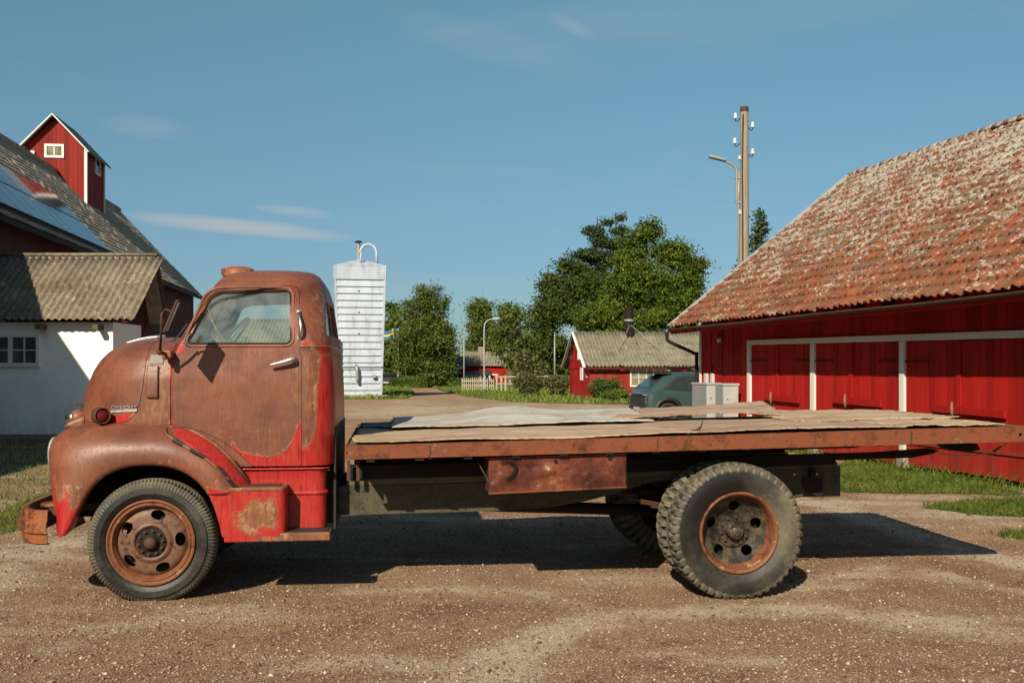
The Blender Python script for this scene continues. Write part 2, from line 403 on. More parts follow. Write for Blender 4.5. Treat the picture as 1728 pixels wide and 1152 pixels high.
    # glass: mostly clear with smears of dust
    def glass(name, tint, dustc, dmin, dmax, scale=3, refl=.12):
        t = NT(name); tr = t.n('ShaderNodeBsdfTransparent'); tr.inputs[0].default_value = tint + (1,)
        gl = t.n('ShaderNodeBsdfGlossy'); gl.inputs['Roughness'].default_value = .04
        fr = t.n('ShaderNodeFresnel'); fr.inputs[0].default_value = 1.45
        df = t.n('ShaderNodeBsdfDiffuse'); df.inputs[0].default_value = dustc + (1,)
        m1 = t.n('ShaderNodeMixShader'); t.l(t.math('ADD', fr.outputs[0], refl - .04, clamp=True), m1.inputs[0]); t.l(tr.outputs[0], m1.inputs[1]); t.l(gl.outputs[0], m1.inputs[2])
        m2 = t.n('ShaderNodeMixShader'); v = t.noise(scale, 6, .65, dist=1.2)
        t.l(t.ramp(v, [(.35, dmin), (.7, dmax)]), m2.inputs[0]); t.l(m1.outputs[0], m2.inputs[1]); t.l(df.outputs[0], m2.inputs[2])
        t.l(m2.outputs[0], t.out.inputs[0]); M[name] = t.m
    glass('cab_glass', (.90, .94, .92), (.42, .42, .38), .0, .16)
    glass('cab_glass_far', (.94, .96, .95), (.40, .40, .36), .0, .04, refl=.06)
    glass('car_glass', (.10, .12, .12), (.05, .06, .06), .3, .5, refl=.16)
    def dark_pane(name, c=(.02, .025, .028)):
        t = NT(name); t.set(t.ramp(t.noise(1.5, 2), [(.35, tuple(x * .5 for x in c)), (.65, tuple(x * 1.6 for x in c))]), .08, 0, .6); M[name] = t.m
    dark_pane('house_pane'); dark_pane('shed_pane', (.10, .10, .095)); dark_pane('cream_pane', (.26, .22, .15))
    # solar panel: dark blue cells under glass with thin seams
    t = NT('solar'); sp_ = t.n('ShaderNodeTexBrick'); sp_.offset = 0
    t.set((.018, .03, .055), .07, 0, .9); M['solar'] = t.m
    # red barn boards
    def boards(name, c, dark, sc_=1.0):
        t = NT(name); v = t.map((14 * sc_, 14 * sc_, .7)); a = t.noise(2, 6, .7, v); b = t.noise(.7, 4, .6); isl = t.island()
        k = t.ramp(t.math('ADD', t.math('MULTIPLY', a, .6), t.math('MULTIPLY', isl, .4)), [(.25, dark), (.5, c), (.8, tuple(min(1, x * 1.18 + .004) for x in c))])
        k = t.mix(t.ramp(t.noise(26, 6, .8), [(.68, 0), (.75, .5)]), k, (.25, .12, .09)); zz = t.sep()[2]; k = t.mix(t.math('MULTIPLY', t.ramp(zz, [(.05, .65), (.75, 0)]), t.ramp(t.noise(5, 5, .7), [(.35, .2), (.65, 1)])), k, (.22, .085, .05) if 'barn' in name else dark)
        k = t.mix(t.ramp(b, [(.5, 0), (.8, .35)]), k, dark)
        t.set(k, .75, 0, .2); t.bump(a, .003, .6); M[name] = t.m
    boards('barn_red', (.47, .013, .009), (.28, .010, .007))
    boards('tower_red', (.27, .020, .015), (.15, .012, .009))
    boards('barn_red_old', (.34, .035, .022), (.20, .018, .013))
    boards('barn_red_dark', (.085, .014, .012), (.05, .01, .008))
    boards('trim_white', (.66, .66, .62), (.50, .49, .45))
    # white plaster with stains
    t = NT('plaster'); x = t.sep(); a = t.noise(1.3, 6, .6); b = t.noise(9, 6, .7); dn = t.ramp(t.math('ADD', x[2], t.math('MULTIPLY', t.math('SUBTRACT', t.noise(1.6, 5, .7, t.map((3, 3, .7))), .5), 2.2)), [(.0, .75), (1.0, 0)])
    k = t.ramp(a, [(.3, (.60, .60, .57)), (.7, (.72, .71, .68))]); k = t.mix(t.math('MULTIPLY', dn, t.ramp(b, [(.35, .1), (.65, .8)])), k, (.34, .34, .29))
    k = t.mix(t.ramp(t.noise(5, 8, .8, dist=2), [(.60, 0), (.66, .35)]), k, (.25, .245, .22))
    t.set(k, .9, 0, .2); t.bump(b, .004, .6); M['plaster'] = t.m
    # corrugated cement roof sheets: pale grey with lichen and dark growth
    def cement(name, c0, c1, c2, lich, sc_=1.0):
        t = NT(name); a = t.noise(1.1 * sc_, 6, .65); b = t.noise(9 * sc_, 7, .75); d = t.noise(38 * sc_, 5, .8)
        k = t.ramp(t.math('ADD', t.math('MULTIPLY', a, .45), t.math('MULTIPLY', b, .55)), [(.35, c0), (.48, c1), (.62, c2)])
        k = t.mix(t.ramp(d, [(.54, 0), (.64, .55)]), k, (.42, .41, .37)); k = t.mix(t.ramp(t.noise(24 * sc_, 4, .7), [(.56, 0), (.68, .5)]), k, (.045, .04, .035))
        k = t.mix(t.ramp(t.noise(5.5 * sc_, 6, .8, dist=.5), [(.58, 0), (.68, .8)]), k, lich)
        t.set(k, .92, 0, .15); t.bump(d, .006, .8); M[name] = t.m
    cement('cement_roof', (.16, .135, .10), (.31, .27, .215), (.46, .41, .34), (.62, .58, .51), .8)
    cement('cement_roof_moss', (.10, .075, .046), (.20, .160, .110), (.33, .275, .205), (.75, .70, .62))
    cement('cement_roof_far', (.12, .105, .07), (.25, .225, .165), (.38, .35, .28), (.50, .48, .42), 1.6)
    # clay pantiles with lichen
    t = NT('pantile'); isl = t.attr('tile'); a = t.noise(.35, 4, .5); b = t.noise(5, 6, .75); d = t.noise(26, 5, .75)
    k = t.ramp(isl, [(.0, (.15, .050, .026)), (.3, (.28, .068, .028)), (.7, (.37, .090, .034)), (1.0, (.20, .095, .055))])
    k = t.mix(t.ramp(t.math('ADD', t.math('MULTIPLY', b, .6), t.math('MULTIPLY', d, .4)), [(.42, .75), (.56, 0)]), k, (.10, .058, .034))
    up = t.attr('up')
    k = t.mix(t.math('MULTIPLY', t.ramp(t.noise(2.4, 5, .65), [(.40, 0), (.62, .8)]), t.ramp(up, [(0, .45), (.35, 1)])), k, (.17, .125, .085))
    lv = t.math('ADD', t.math('ADD', t.math('MULTIPLY', t.noise(9.5, 5, .65), .50), t.math('MULTIPLY', t.noise(1.3, 4, .6), .24)), t.math('MULTIPLY', t.noise(30, 3, .6), .26)); lv = t.math('ADD', lv, t.math('ADD', t.math('MULTIPLY', up, .085), t.math('MULTIPLY', isl, .045)))
    k = t.mix(t.ramp(lv, [(.572, 0), (.61, .8)]), k, t.ramp(d, [(.3, (.30, .26, .21)), (.7, (.58, .56, .49))]))
    t.set(k, .88, 0, .2); t.bump(d, .006, .8); M['pantile'] = t.m
    # gravel yard
    t = NT('gravel_ground')
    a = t.noise(.22, 5, .6); b = t.noise(1.7, 7, .7); d = t.noise(26, 6, .8); e = t.noise(95, 4, .8)
    sm = t.math('ADD', t.noise(.55, 6, .65, t.map((.45, 1.9, 1), (0, 0, R(12)))), t.math('MULTIPLY', t.math('MULTIPLY', t.attr('pale'), t.ramp(t.noise(2.2, 5, .7), [(.35, .15), (.62, 1)])), .30))
    sp1 = t.noise(150, 2, .5); sp2 = t.noise(60, 3, .6)
    k = t.ramp(t.math('ADD', t.math('MULTIPLY', a, .35), t.math('ADD', t.math('MULTIPLY', b, .35), t.math('MULTIPLY', d, .3))), [(.38, (.20, .095, .048)), (.46, (.33, .180, .096)), (.53, (.46, .280, .160)), (.62, (.60, .410, .250))])
    k = t.mix(t.ramp(sm, [(.53, 0), (.66, .92)]), k, t.ramp(d, [(.35, (.48, .36, .235)), (.62, (.88, .74, .56))]))
    k = t.mix(t.ramp(sm, [(.30, .7), (.42, 0)]), k, t.ramp(d, [(.35, (.13, .05, .028)), (.65, (.27, .115, .065))]))
    k = t.mix(t.ramp(e, [(.54, 0), (.64, .7)]), k, (.62, .47, .32)); k = t.mix(t.ramp(e, [(.38, .85), (.48, 0)]), k, (.10, .042, .020))
    k = t.mix(t.ramp(sp2, [(.56, 0), (.64, .65)]), k, (.58, .42, .28)); k = t.mix(t.ramp(sp2, [(.38, .75), (.46, 0)]), k, (.11, .048, .022))
    k = t.mix(t.ramp(sp1, [(.60, 0), (.68, .8)]), k, (.75, .68, .58)); k = t.mix(t.ramp(sp1, [(.32, .8), (.40, 0)]), k, (.06, .03, .02))
    pl = t.math('MULTIPLY', t.attr('pale'), t.ramp(t.noise(3.2, 6, .75), [(.38, .25), (.58, 1)])); pl = t.math('ADD', pl, t.math('MULTIPLY', t.math('SUBTRACT', d, .5), 1.2))
    k = t.mix(t.ramp(pl, [(.30, 0), (.85, .8)]), k, t.ramp(e, [(.40, (.40, .29, .19)), (.60, (.92, .79, .62))]))
    t.set(k, .95, 0, .15)
    t.bump(t.math('ADD', t.math('MULTIPLY', d, .6), t.math('ADD', t.math('MULTIPLY', e, .4), t.math('MULTIPLY', b, .5))), .03, .9); M['gravel_ground'] = t.m
    t = NT('pebble'); isl = t.island(); t.set(t.ramp(isl, [(.0, (.12, .055, .035)), (.35, (.26, .145, .095)), (.65, (.38, .255, .18)), (.90, (.48, .37, .28)), (1., (.66, .58, .49))]), .9, 0, .2); M['pebble'] = t.m
    t = NT('soil_green'); n = t.noise(1.3, 6, .7); t.set(t.ramp(n, [(.35, (.075, .085, .022)), (.55, (.10, .14, .03)), (.7, (.19, .16, .07))]), .95, 0, .1); t.bump(t.noise(30, 5, .8), .03, .8); M['soil_green'] = t.m
    def leafy(name, c0, c1, c2, trans=.25, sc_=.5):
        t = NT(name); isl = t.island(); n = t.noise(sc_, 3, .5)
        k = t.ramp(t.math('ADD', t.math('MULTIPLY', isl, .35), t.math('MULTIPLY', n, .65)), [(.2, c0), (.5, c1), (.8, c2)])
        t.set(k, .6, 0, .2); tr = t.n('ShaderNodeBsdfTranslucent'); t.l(k, tr.inputs[0]); mx = t.n('ShaderNodeMixShader'); mx.inputs[0].default_value = trans
        t.l(t.b.outputs[0], mx.inputs[1]); t.l(tr.outputs[0], mx.inputs[2]); t.l(mx.outputs[0], t.out.inputs[0]); M[name] = t.m
    leafy('grass', (.045, .07, .010), (.10, .14, .020), (.22, .235, .05), .25, 1.5)
    leafy('grass_far', (.10, .14, .022), (.155, .205, .035), (.25, .27, .07), .3, .12)
    leafy('birch_leaf', (.035, .048, .008), (.075, .098, .018), (.14, .165, .035))
    leafy('dark_leaf', (.024, .036, .008), (.046, .066, .014), (.09, .115, .024))
    leafy('lime_leaf', (.028, .045, .006), (.066, .098, .011), (.14, .175, .026))
    leafy('needle', (.022, .038, .014), (.045, .068, .024), (.08, .10, .035), .1)
    leafy('bush_leaf', (.06, .062, .022), (.115, .115, .04), (.19, .17, .07))
    leafy('hedge_leaf', (.05, .085, .012), (.08, .13, .018), (.13, .19, .03))
    leafy('rose_leaf', (.045, .065, .016), (.08, .115, .025), (.15, .14, .05))
    M['bark'] = flat('bark', (.10, .08, .055), .9, 0, .4, 12)
    t = NT('birch_bark'); n = t.noise(3, 6, .75, t.map((1, 1, 6))); t.set(t.ramp(n, [(.42, (.05, .045, .04)), (.5, (.52, .50, .45))]), .8); M['birch_bark'] = t.m
    t = NT('pole_wood'); n = t.noise(3, 7, .7, t.map((20, 20, .6))); t.set(t.ramp(n, [(.3, (.20, .155, .11)), (.55, (.36, .30, .23)), (.75, (.46, .40, .32))]), .85); t.bump(n, .004, .7); M['pole_wood'] = t.m
    M['haze_hill'] = flat('haze_hill', (.05, .075, .06), .95, 0, .2, .05)
    # bed sheets
    def sheet(name, c0, c1, c2, st=.6):
        t = NT(name); a = t.noise(1.2, 6, .65, t.map((.6, 2.2, 1))); b = t.noise(12, 7, .75, t.map((.5, 2, 1))); d = t.noise(80, 4, .7); g = t.noise(3.2, 6, .75, dist=1.0)
        k = t.ramp(t.math('ADD', t.math('MULTIPLY', a, .6), t.math('MULTIPLY', b, .4)), [(.38, c0), (.5, c1), (.61, c2)])
        k = t.mix(t.ramp(g, [(.56, 0), (.66, .6)]), k, tuple(x * y for x, y in zip(c0, (.62, .52, .45))))
        k = t.mix(t.ramp(g, [(.34, .55), (.42, 0)]), k, tuple(min(1, x * 1.12) for x in c2))
        k = t.mix(t.ramp(d, [(.58, 0), (.70, .5)]), k, tuple(x * .4 for x in c0))
        t.set(k, st + .15, 0, .2); t.bump(t.math('ADD', b, t.math('MULTIPLY', g, .6)), .006, .8); M[name] = t.m
    sheet('sheet_tan', (.36, .235, .15), (.49, .35, .235), (.59, .45, .33))
    sheet('sheet_pink', (.34, .215, .145), (.45, .31, .22), (.56, .42, .32))
    sheet('sheet_grey', (.48, .33, .24), (.50, .47, .42), (.62, .63, .61), .5)
    sheet('sheet_dark', (.03, .032, .036), (.055, .06, .066), (.09, .095, .10), .5)
    t = NT('car_paint'); t.set(t.ramp(t.noise(1), [(.3, (.058, .110, .112)), (.7, (.075, .135, .136))]), .22, .35, .6); M['car_paint'] = t.m
    t = NT('silo_paint'); x = t.sep(); n = t.noise(1.2, 5, .6, t.map((2, 2, .4))); t.set(t.ramp(n, [(.32, (.33, .37, .42)), (.45, (.46, .52, .61)), (.7, (.55, .62, .73))]), .45, 0, .4); M['silo_paint'] = t.m
    M['flag_blue'] = flat('flag_blue', (.01, .14, .33), .7); M['flag_yellow'] = flat('flag_yellow', (.75, .55, .03), .7)
    M['dark_roof'] = flat('dark_roof', (.035, .045, .048), .6, 0, .2)
    M['black_car'] = flat('black_car', (.015, .015, .017), .5, 0)
mk_materials()
def tone(default=.72, **special):
    # one overall albedo level for the place
    for k, m in M.items():
        if m is None: continue
        f = special.get(k, default)
        for n in list(m.node_tree.nodes):
            if n.type == 'BSDF_PRINCIPLED':
                i = n.inputs['Base Color']; s = m.node_tree.nodes.new('ShaderNodeVectorMath'); s.operation = 'SCALE'; s.inputs[3].default_value = f
                if i.is_linked: m.node_tree.links.new(i.links[0].from_socket, s.inputs[0])
                else: s.inputs[0].default_value = tuple(i.default_value)[:3]
                m.node_tree.links.new(s.outputs[0], i)
tone(default=.75, patina=.94, frame_paint=.55, cement_roof_far=.62, barn_red=.66, sheet_tan=.82, tyre=.68, pantile=.78, chrome=1, pale_metal=1, lens=1, plaster=1.25, trim_white=.95, lime_leaf=1.25, birch_leaf=1.2, dark_leaf=1.25, bush_leaf=1.1, rose_leaf=.95, hedge_leaf=1.0, grass=.9, grass_far=.95, needle=.95, car_paint=.75, gravel_ground=.76, cement_roof=.85)
# ================================================================ ground and greenery helpers
def ground():
    xs = np.concatenate([[-1500, -600, -250, -120, -60, -30, -16, -11], np.arange(-8, 9.01, .125), [12, 16, 30, 60, 120, 250, 600, 1500]])
    ys = np.concatenate([[-60, -20, -5], np.arange(0, 4, .5), np.arange(4, 16.01, .125), [18, 20, 23, 26, 30, 40, 60, 90, 130, 200, 400, 900, 2000]])
    V = np.array([(x, y, gz(x, y)) for x in xs for y in ys]); 
    o = mesh('gravel_yard', V, grid_faces(len(xs), len(ys)), M['gravel_ground'], smooth=True); tag(o, kind='structure')
    # wheel-worn pale bands and darker red gravel, in yard coordinates
    pale = np.zeros(len(V))
    for pts, wd, lv in (([(800, 1150), (850, 1105), (950, 1059), (1050, 1034), (1200, 1022), (1400, 1017), (1600, 1034)], .24, 1.15), ([(600, 1000), (760, 992), (900, 1000), (1040, 1030)], .13, .8), ([(1090, 1095), (1200, 1104), (1320, 1112)], .10, .9), ([(60, 1110), (200, 1065), (360, 1035), (520, 1010)], .16, .5),
                        ([(1350, 985), (1500, 950), (1600, 955), (1760, 990)], .28, .8), ([(1290, 826), (1400, 850), (1500, 880), (1620, 915), (1760, 950)], .26, 1.0), ([(-50, 1000), (50, 935), (130, 915)], .45, .9), ([(560, 700), (800, 690), (1060, 696)], 3.0, .7),
                        ([(1250, 835), (1500, 845), (1728, 880)], .3, .6), ([(380, 1150), (620, 1110), (760, 1130)], .10, .6), ([(60, 960), (120, 985), (150, 1020)], .16, .5),
                        ([(480, 1075), (640, 1045), (800, 1030)], .18, -1.1), ([(960, 1150), (1060, 1110), (1200, 1135)], .16, -1.0), ([(1420, 915), (1560, 935), (1740, 975)], .16, -1.1), ([(1000, 1085), (1300, 1070), (1600, 1080)], .12, -.8), ([(1480, 1130), (1728, 1100)], .2, -.6)):
        P = [GP(*p) for p in pts]
        for a, c in zip(P[:-1], P[1:]):
            vx, vy = c[0] - a[0], c[1] - a[1]; t = np.clip(((V[:, 0] - a[0]) * vx + (V[:, 1] - a[1]) * vy) / (vx * vx + vy * vy), 0, 1)
            d = np.hypot(V[:, 0] - a[0] - t * vx, V[:, 1] - a[1] - t * vy); q = lv * np.exp(-(d / wd) ** 2)
            pale = np.where(np.abs(q) > np.abs(pale), q, pale)
    at = o.data.attributes.new('pale', 'FLOAT', 'POINT'); at.data.foreach_set('value', pale.astype(np.float32))
ground()
def poly_sheet(name, poly, z, mat):
    bm = bmesh.new(); vs = [bm.verts.new((x, y, gz(x, y) + z)) for x, y in poly]; bm.faces.new(vs)
    bmesh.ops.recalc_face_normals(bm, faces=bm.faces)
    if bm.faces[0].normal.z < 0: bmesh.ops.reverse_faces(bm, faces=bm.faces)
    me = bpy.data.meshes.new(name); bm.to_mesh(me); bm.free(); me.materials.append(mat)
    o = bpy.data.objects.new(name, me); COL.objects.link(o); tag(o, kind='structure'); return o
def rough_edge(poly, amp, n=6):
    P = smooth_poly(poly, n); return [(x + RNG.normal(0, amp), y + RNG.normal(0, amp)) for x, y in P]
def scatter_in(poly, n):
    xs = [p[0] for p in poly]; ys = [p[1] for p in poly]; P = np.zeros((0, 2)); 
    while len(P) < n:
        x = RNG.uniform(min(xs), max(xs), n * 2); y = RNG.uniform(min(ys), max(ys), n * 2)
        k = in_poly(x, y, poly); P = np.vstack([P, np.c_[x[k], y[k]]])
    return P[:n]
def blades(name, P, h0, h1, w, mat, kind='stuff', z0=None, clump=True):
    n = len(P); h = RNG.uniform(h0, h1, n) * (RNG.uniform(.6, 1.25, n)); a = RNG.uniform(0, 2 * np.pi, n)
    z = np.array([gz(x, y) for x, y in P]) if z0 is None else np.full(n, z0)
    lx = RNG.normal(0, .45, n) * h; ly = RNG.normal(0, .45, n) * h; wx = np.cos(a) * w * RNG.uniform(.6, 1.4, n); wy = np.sin(a) * w
    A = np.c_[P[:, 0] - wx, P[:, 1] - wy, z]; B = np.c_[P[:, 0] + wx, P[:, 1] + wy, z]
    Cc = np.c_[P[:, 0] + wx * .6 + lx * .45, P[:, 1] + wy * .6 + ly * .45, z + h * .6]; D = np.c_[P[:, 0] + lx, P[:, 1] + ly, z + h]
    V = np.stack([A, B, Cc, D], 1).reshape(-1, 3); Fc = np.arange(n * 4).reshape(-1, 4)
    o = mesh(name, V, Fc, mat); tag(o, kind=kind); return o
def leaf_quads(C, size, rnd=RNG, up=.3):
    """one small bent-looking quad at each centre"""
    n = len(C); d = rnd.normal(0, 1, (n, 3)); d[:, 2] += up; d /= np.linalg.norm(d, axis=1)[:, None]
    r = rnd.normal(0, 1, (n, 3)); a = np.cross(d, r); a /= np.linalg.norm(a, axis=1)[:, None]; b = np.cross(d, a)
    s = (size * rnd.uniform(.55, 1.35, n))[:, None]; a = a * s; b = b * s * .62
    V = np.stack([C - a, C - b * .9 + d * s * .12, C + a, C + b * .9 + d * s * .12], 1).reshape(-1, 3)
    return V, np.arange(n * 4).reshape(-1, 4)
def tree(name, x, y, base_z, blobs, leaf, nleaf, lsize, trunk_r, label, cat='tree', group=None, bark='bark', crown_name='crown', clump=.45, trunks=None, limbs=10, droop=0, per=64):
    """blobs: (dx, dz, rx, rz[, dy, ry]) ellipsoids of foliage in metres from the tree's foot"""
    t = empty(name, (x, y, base_z), 0, label, cat, group)
    nb_ = []
    for b in blobs:
        ry_ = b[5] if len(b) > 5 else b[2] * .85; dy_ = b[4] if len(b) > 4 else 0
        nb_.append((b[0], b[1], b[2] * .70, b[3] * .72, dy_, ry_ * .75))
        for _ in range(6):
            v = RNG.normal(0, 1, 3); v[1] = -abs(v[1]) * .8; v /= np.linalg.norm(v); k_ = RNG.uniform(.22, .40)
            nb_.append((b[0] + v[0] * b[2] * .72, b[1] + v[2] * b[3] * .74, b[2] * k_ + .15, b[3] * k_ * .8 + .1, dy_ + v[1] * ry_ * .7, b[2] * k_ + .15))
    blobs = nb_
    vol = np.array([b[2] * b[2] * b[3] for b in blobs]) ** .8; vol /= vol.sum()
    nc = max(10, nleaf // per); idx = RNG.choice(len(blobs), nc, p=vol); C = []
    for i in idx:
        b = blobs[i]; dy = b[4] if len(b) > 4 else 0; ry = b[5] if len(b) > 5 else b[2] * .85
        v = RNG.normal(0, 1, 3); v /= np.linalg.norm(v); r = RNG.uniform(.45, 1.0) ** .5 * RNG.uniform(.88, 1.02)
        C.append((b[0] + v[0] * r * b[2], dy + v[1] * r * ry, b[1] + v[2] * r * b[3]))
    C = np.array(C); k = RNG.uniform(.5, 1.3, nc)
    keep_ = np.ones(nc, bool); L = np.repeat(C, per, 0); sg = np.repeat(k, per)[:, None]
    off = RNG.normal(0, 1, L.shape) * clump * 1.2 * sg * np.array([1, 1, .5])
    if droop: off[:, 2] -= np.abs(RNG.normal(0, droop, len(off)))
    L = L + off; L[:, 2] = np.maximum(L[:, 2], .1)
    V, Fc = leaf_quads(L, lsize); mesh(crown_name, V, Fc, M[leaf], t)
    mb = MB(); top = max(b[1] for b in blobs)
    trunks = trunks or [[(0, 0, 0), (.1, 0, top * .35), (-.1, .1, top * .7), (0, 0, top)]]
    for tr in trunks:
        P = smooth_open(tr, 4); m = len(P); mb.tube(P, [trunk_r * (1 - .85 * i / (m - 1)) for i in range(m)], 8)
    for i in range(limbs):
        c = C[RNG.integers(nc)]; tr = trunks[i % len(trunks)]; P = smooth_open(tr, 4); q = P[int(len(P) * RNG.uniform(.3, .75))]
        mid = ((q[0] + c[0]) / 2 + RNG.normal(0, .2), (q[1] + c[1]) / 2, q[2] * .45 + c[2] * .55 + .2)
        mb.tube(smooth_open([q, mid, tuple(c)], 3), [trunk_r * .38 * (1 - .13 * j) for j in range(7)], 5)
    mb.build('trunk', M[bark], t, smooth=True)
    return t
def corrugated(name, P0, A, B, La, Lb, pitch, amp, mat, parent, res=6, course=None, lip=.012, kind='sine', jitter=.004, sag=0, thick=.0, attrs=False, over=None):
    """roof skin: corrugated/pantiled, P0 eave corner, A along the eave, B up the slope (unit vectors)"""
    A = Vector(A).normalized(); B = Vector(B).normalized(); N = A.cross(B).normalized()
    if N.z < 0: N = -N
    nu = int(La / pitch * res) + 1; course = course or Lb; ncr = max(1, round(Lb / course)); cl = Lb / ncr
    us = np.linspace(0, La, nu); vs = []; rows = []
    for c in range(ncr):
        for f in (0.0, .5, .999): vs.append((c + f) * cl); rows.append((c, f))
    vs = np.array(vs); U, Vv = np.meshgrid(us, vs, indexing='ij')
    ph = U / pitch
    if kind == 'sine': h = amp * np.sin(2 * np.pi * ph)
    else:
        q = ph % 1.0; h = amp * np.where(q < .62, np.sin(np.pi * q / .62), -.55 * np.sin(np.pi * (q - .62) / .38))
    cr = np.array([r[0] for r in rows]); fr = np.array([r[1] for r in rows])
    h = h + lip * (1 - fr)[None, :]
    cellu = (ph).astype(int); cid = cr[None, :] * 977 + cellu; rj = np.random.default_rng(3).normal(0, 1, cid.max() + 2)
    h = h + rj[cid] * jitter
    if sag: h = h - sag * np.sin(np.pi * U / La) ** 2 * (Vv / Lb) + .012 * np.sin(U * .9 + Vv * .7)
    jag = np.where(vs[None, :] == 0, rj[cid] * jitter * 1.2, 0)
    if kind != 'sine': h = h * (1 + .13 * rj[(cid + 3) % len(rj)])
    P = np.array(P0)[None, None, :] + U[..., None] * np.array(A) + (Vv + jag)[..., None] * np.array(B) + h[..., None] * np.array(N)
    V = P.reshape(-1, 3); o = mesh(name, V, grid_faces(nu, len(vs)), mat, parent, smooth=(kind == 'sine'))
    if kind != 'sine': o.data.polygons.foreach_set('use_smooth', [True] * len(o.data.polygons)); 
    if attrs:
        rr = np.random.default_rng(5).uniform(0, 1, cid.max() + 2)
        for nm, val in (('tile', rr[cid]), ('up', Vv / Lb)):
            a = o.data.attributes.new(nm, 'FLOAT', 'POINT'); a.data.foreach_set('value', val.astype(np.float32).ravel())
    m = o.modifiers.new('s', 'SOLIDIFY'); m.thickness = thick or .012; m.offset = -1
    return o
def board_panel(parent, name, x0, x1, z0, z1, mat, y=0, bw=.15, th=.022, axis='x', jit=.003, facing=-1, gap=.006, zf=None):
    """a wall or door of upright boards; the outer face looks to -axis side"""
    mb = MB(); n = max(1, int(round(abs(x1 - x0) / bw))); w = (x1 - x0) / n; rnd = random.Random(int(abs(x0 * 100) + abs(z1 * 10)))
    for i in range(n):
        a = x0 + i * w; b = a + w - gap; j = rnd.uniform(-jit, jit) * 1.0
        zt = z1 if zf is None else None
        if zf is None:
            if axis == 'x': mb.bb(a, b, y + facing * (th + j), y, z0 + rnd.uniform(-.01, .01), z1)
            else: mb.bb(y + facing * (th + j), y, a, b, z0 + rnd.uniform(-.01, .01), z1)
        else:
            za, zb = zf(a), zf(b); yy = (y + facing * (th + j), y)
            if axis == 'x': mb.prism([(a, z0), (b, z0), (b, zb), (a, za)], 'y', min(yy), max(yy))
            else: mb.prism([(a, z0), (b, z0), (b, zb), (a, za)], 'x', min(yy), max(yy))
    return mb.build(name, mat, parent)
def window(parent, fr_mat, pane_mat, cx, cz, w, h, y, axis='x', facing=-1, bars=(2, 2), fw=.06, name='window'):
    """frame with glazing bars + pane child; stands proud of the face at y"""
    mb = MB(); d = .05
    def bx(a0, a1, z0, z1, d0, d1):
        p, q = y + facing * d0, y + facing * d1
        if axis == 'x': mb.bb(a0, a1, p, q, z0, z1)
        else: mb.bb(p, q, a0, a1, z0, z1)
    x0, x1, z0, z1 = cx - w / 2, cx + w / 2, cz - h / 2, cz + h / 2
    bx(x0 - fw, x0, z0 - fw, z1 + fw, -.01, d); bx(x1, x1 + fw, z0 - fw, z1 + fw, -.01, d)
    bx(x0, x1, z1, z1 + fw, -.01, d - .003); bx(x0, x1, z0 - fw, z0, -.01, d - .003)
    for i in range(1, bars[0]): a = x0 + w * i / bars[0]; bx(a - fw * .28, a + fw * .28, z0, z1, .005, d - .012)
    for i in range(1, bars[1]): a = z0 + h * i / bars[1]; bx(x0, x1, a - fw * .22, a + fw * .22, .005, d - .016)
    o = mb.build(name, fr_mat, parent)
    p = MB(); q0, q1 = y + facing * .002, y + facing * .012
    if axis == 'x': p.bb(x0, x1, q0, q1, z0, z1)
    else: p.bb(q0, q1, x0, x1, z0, z1)
    p.build('pane', pane_mat, o); return o
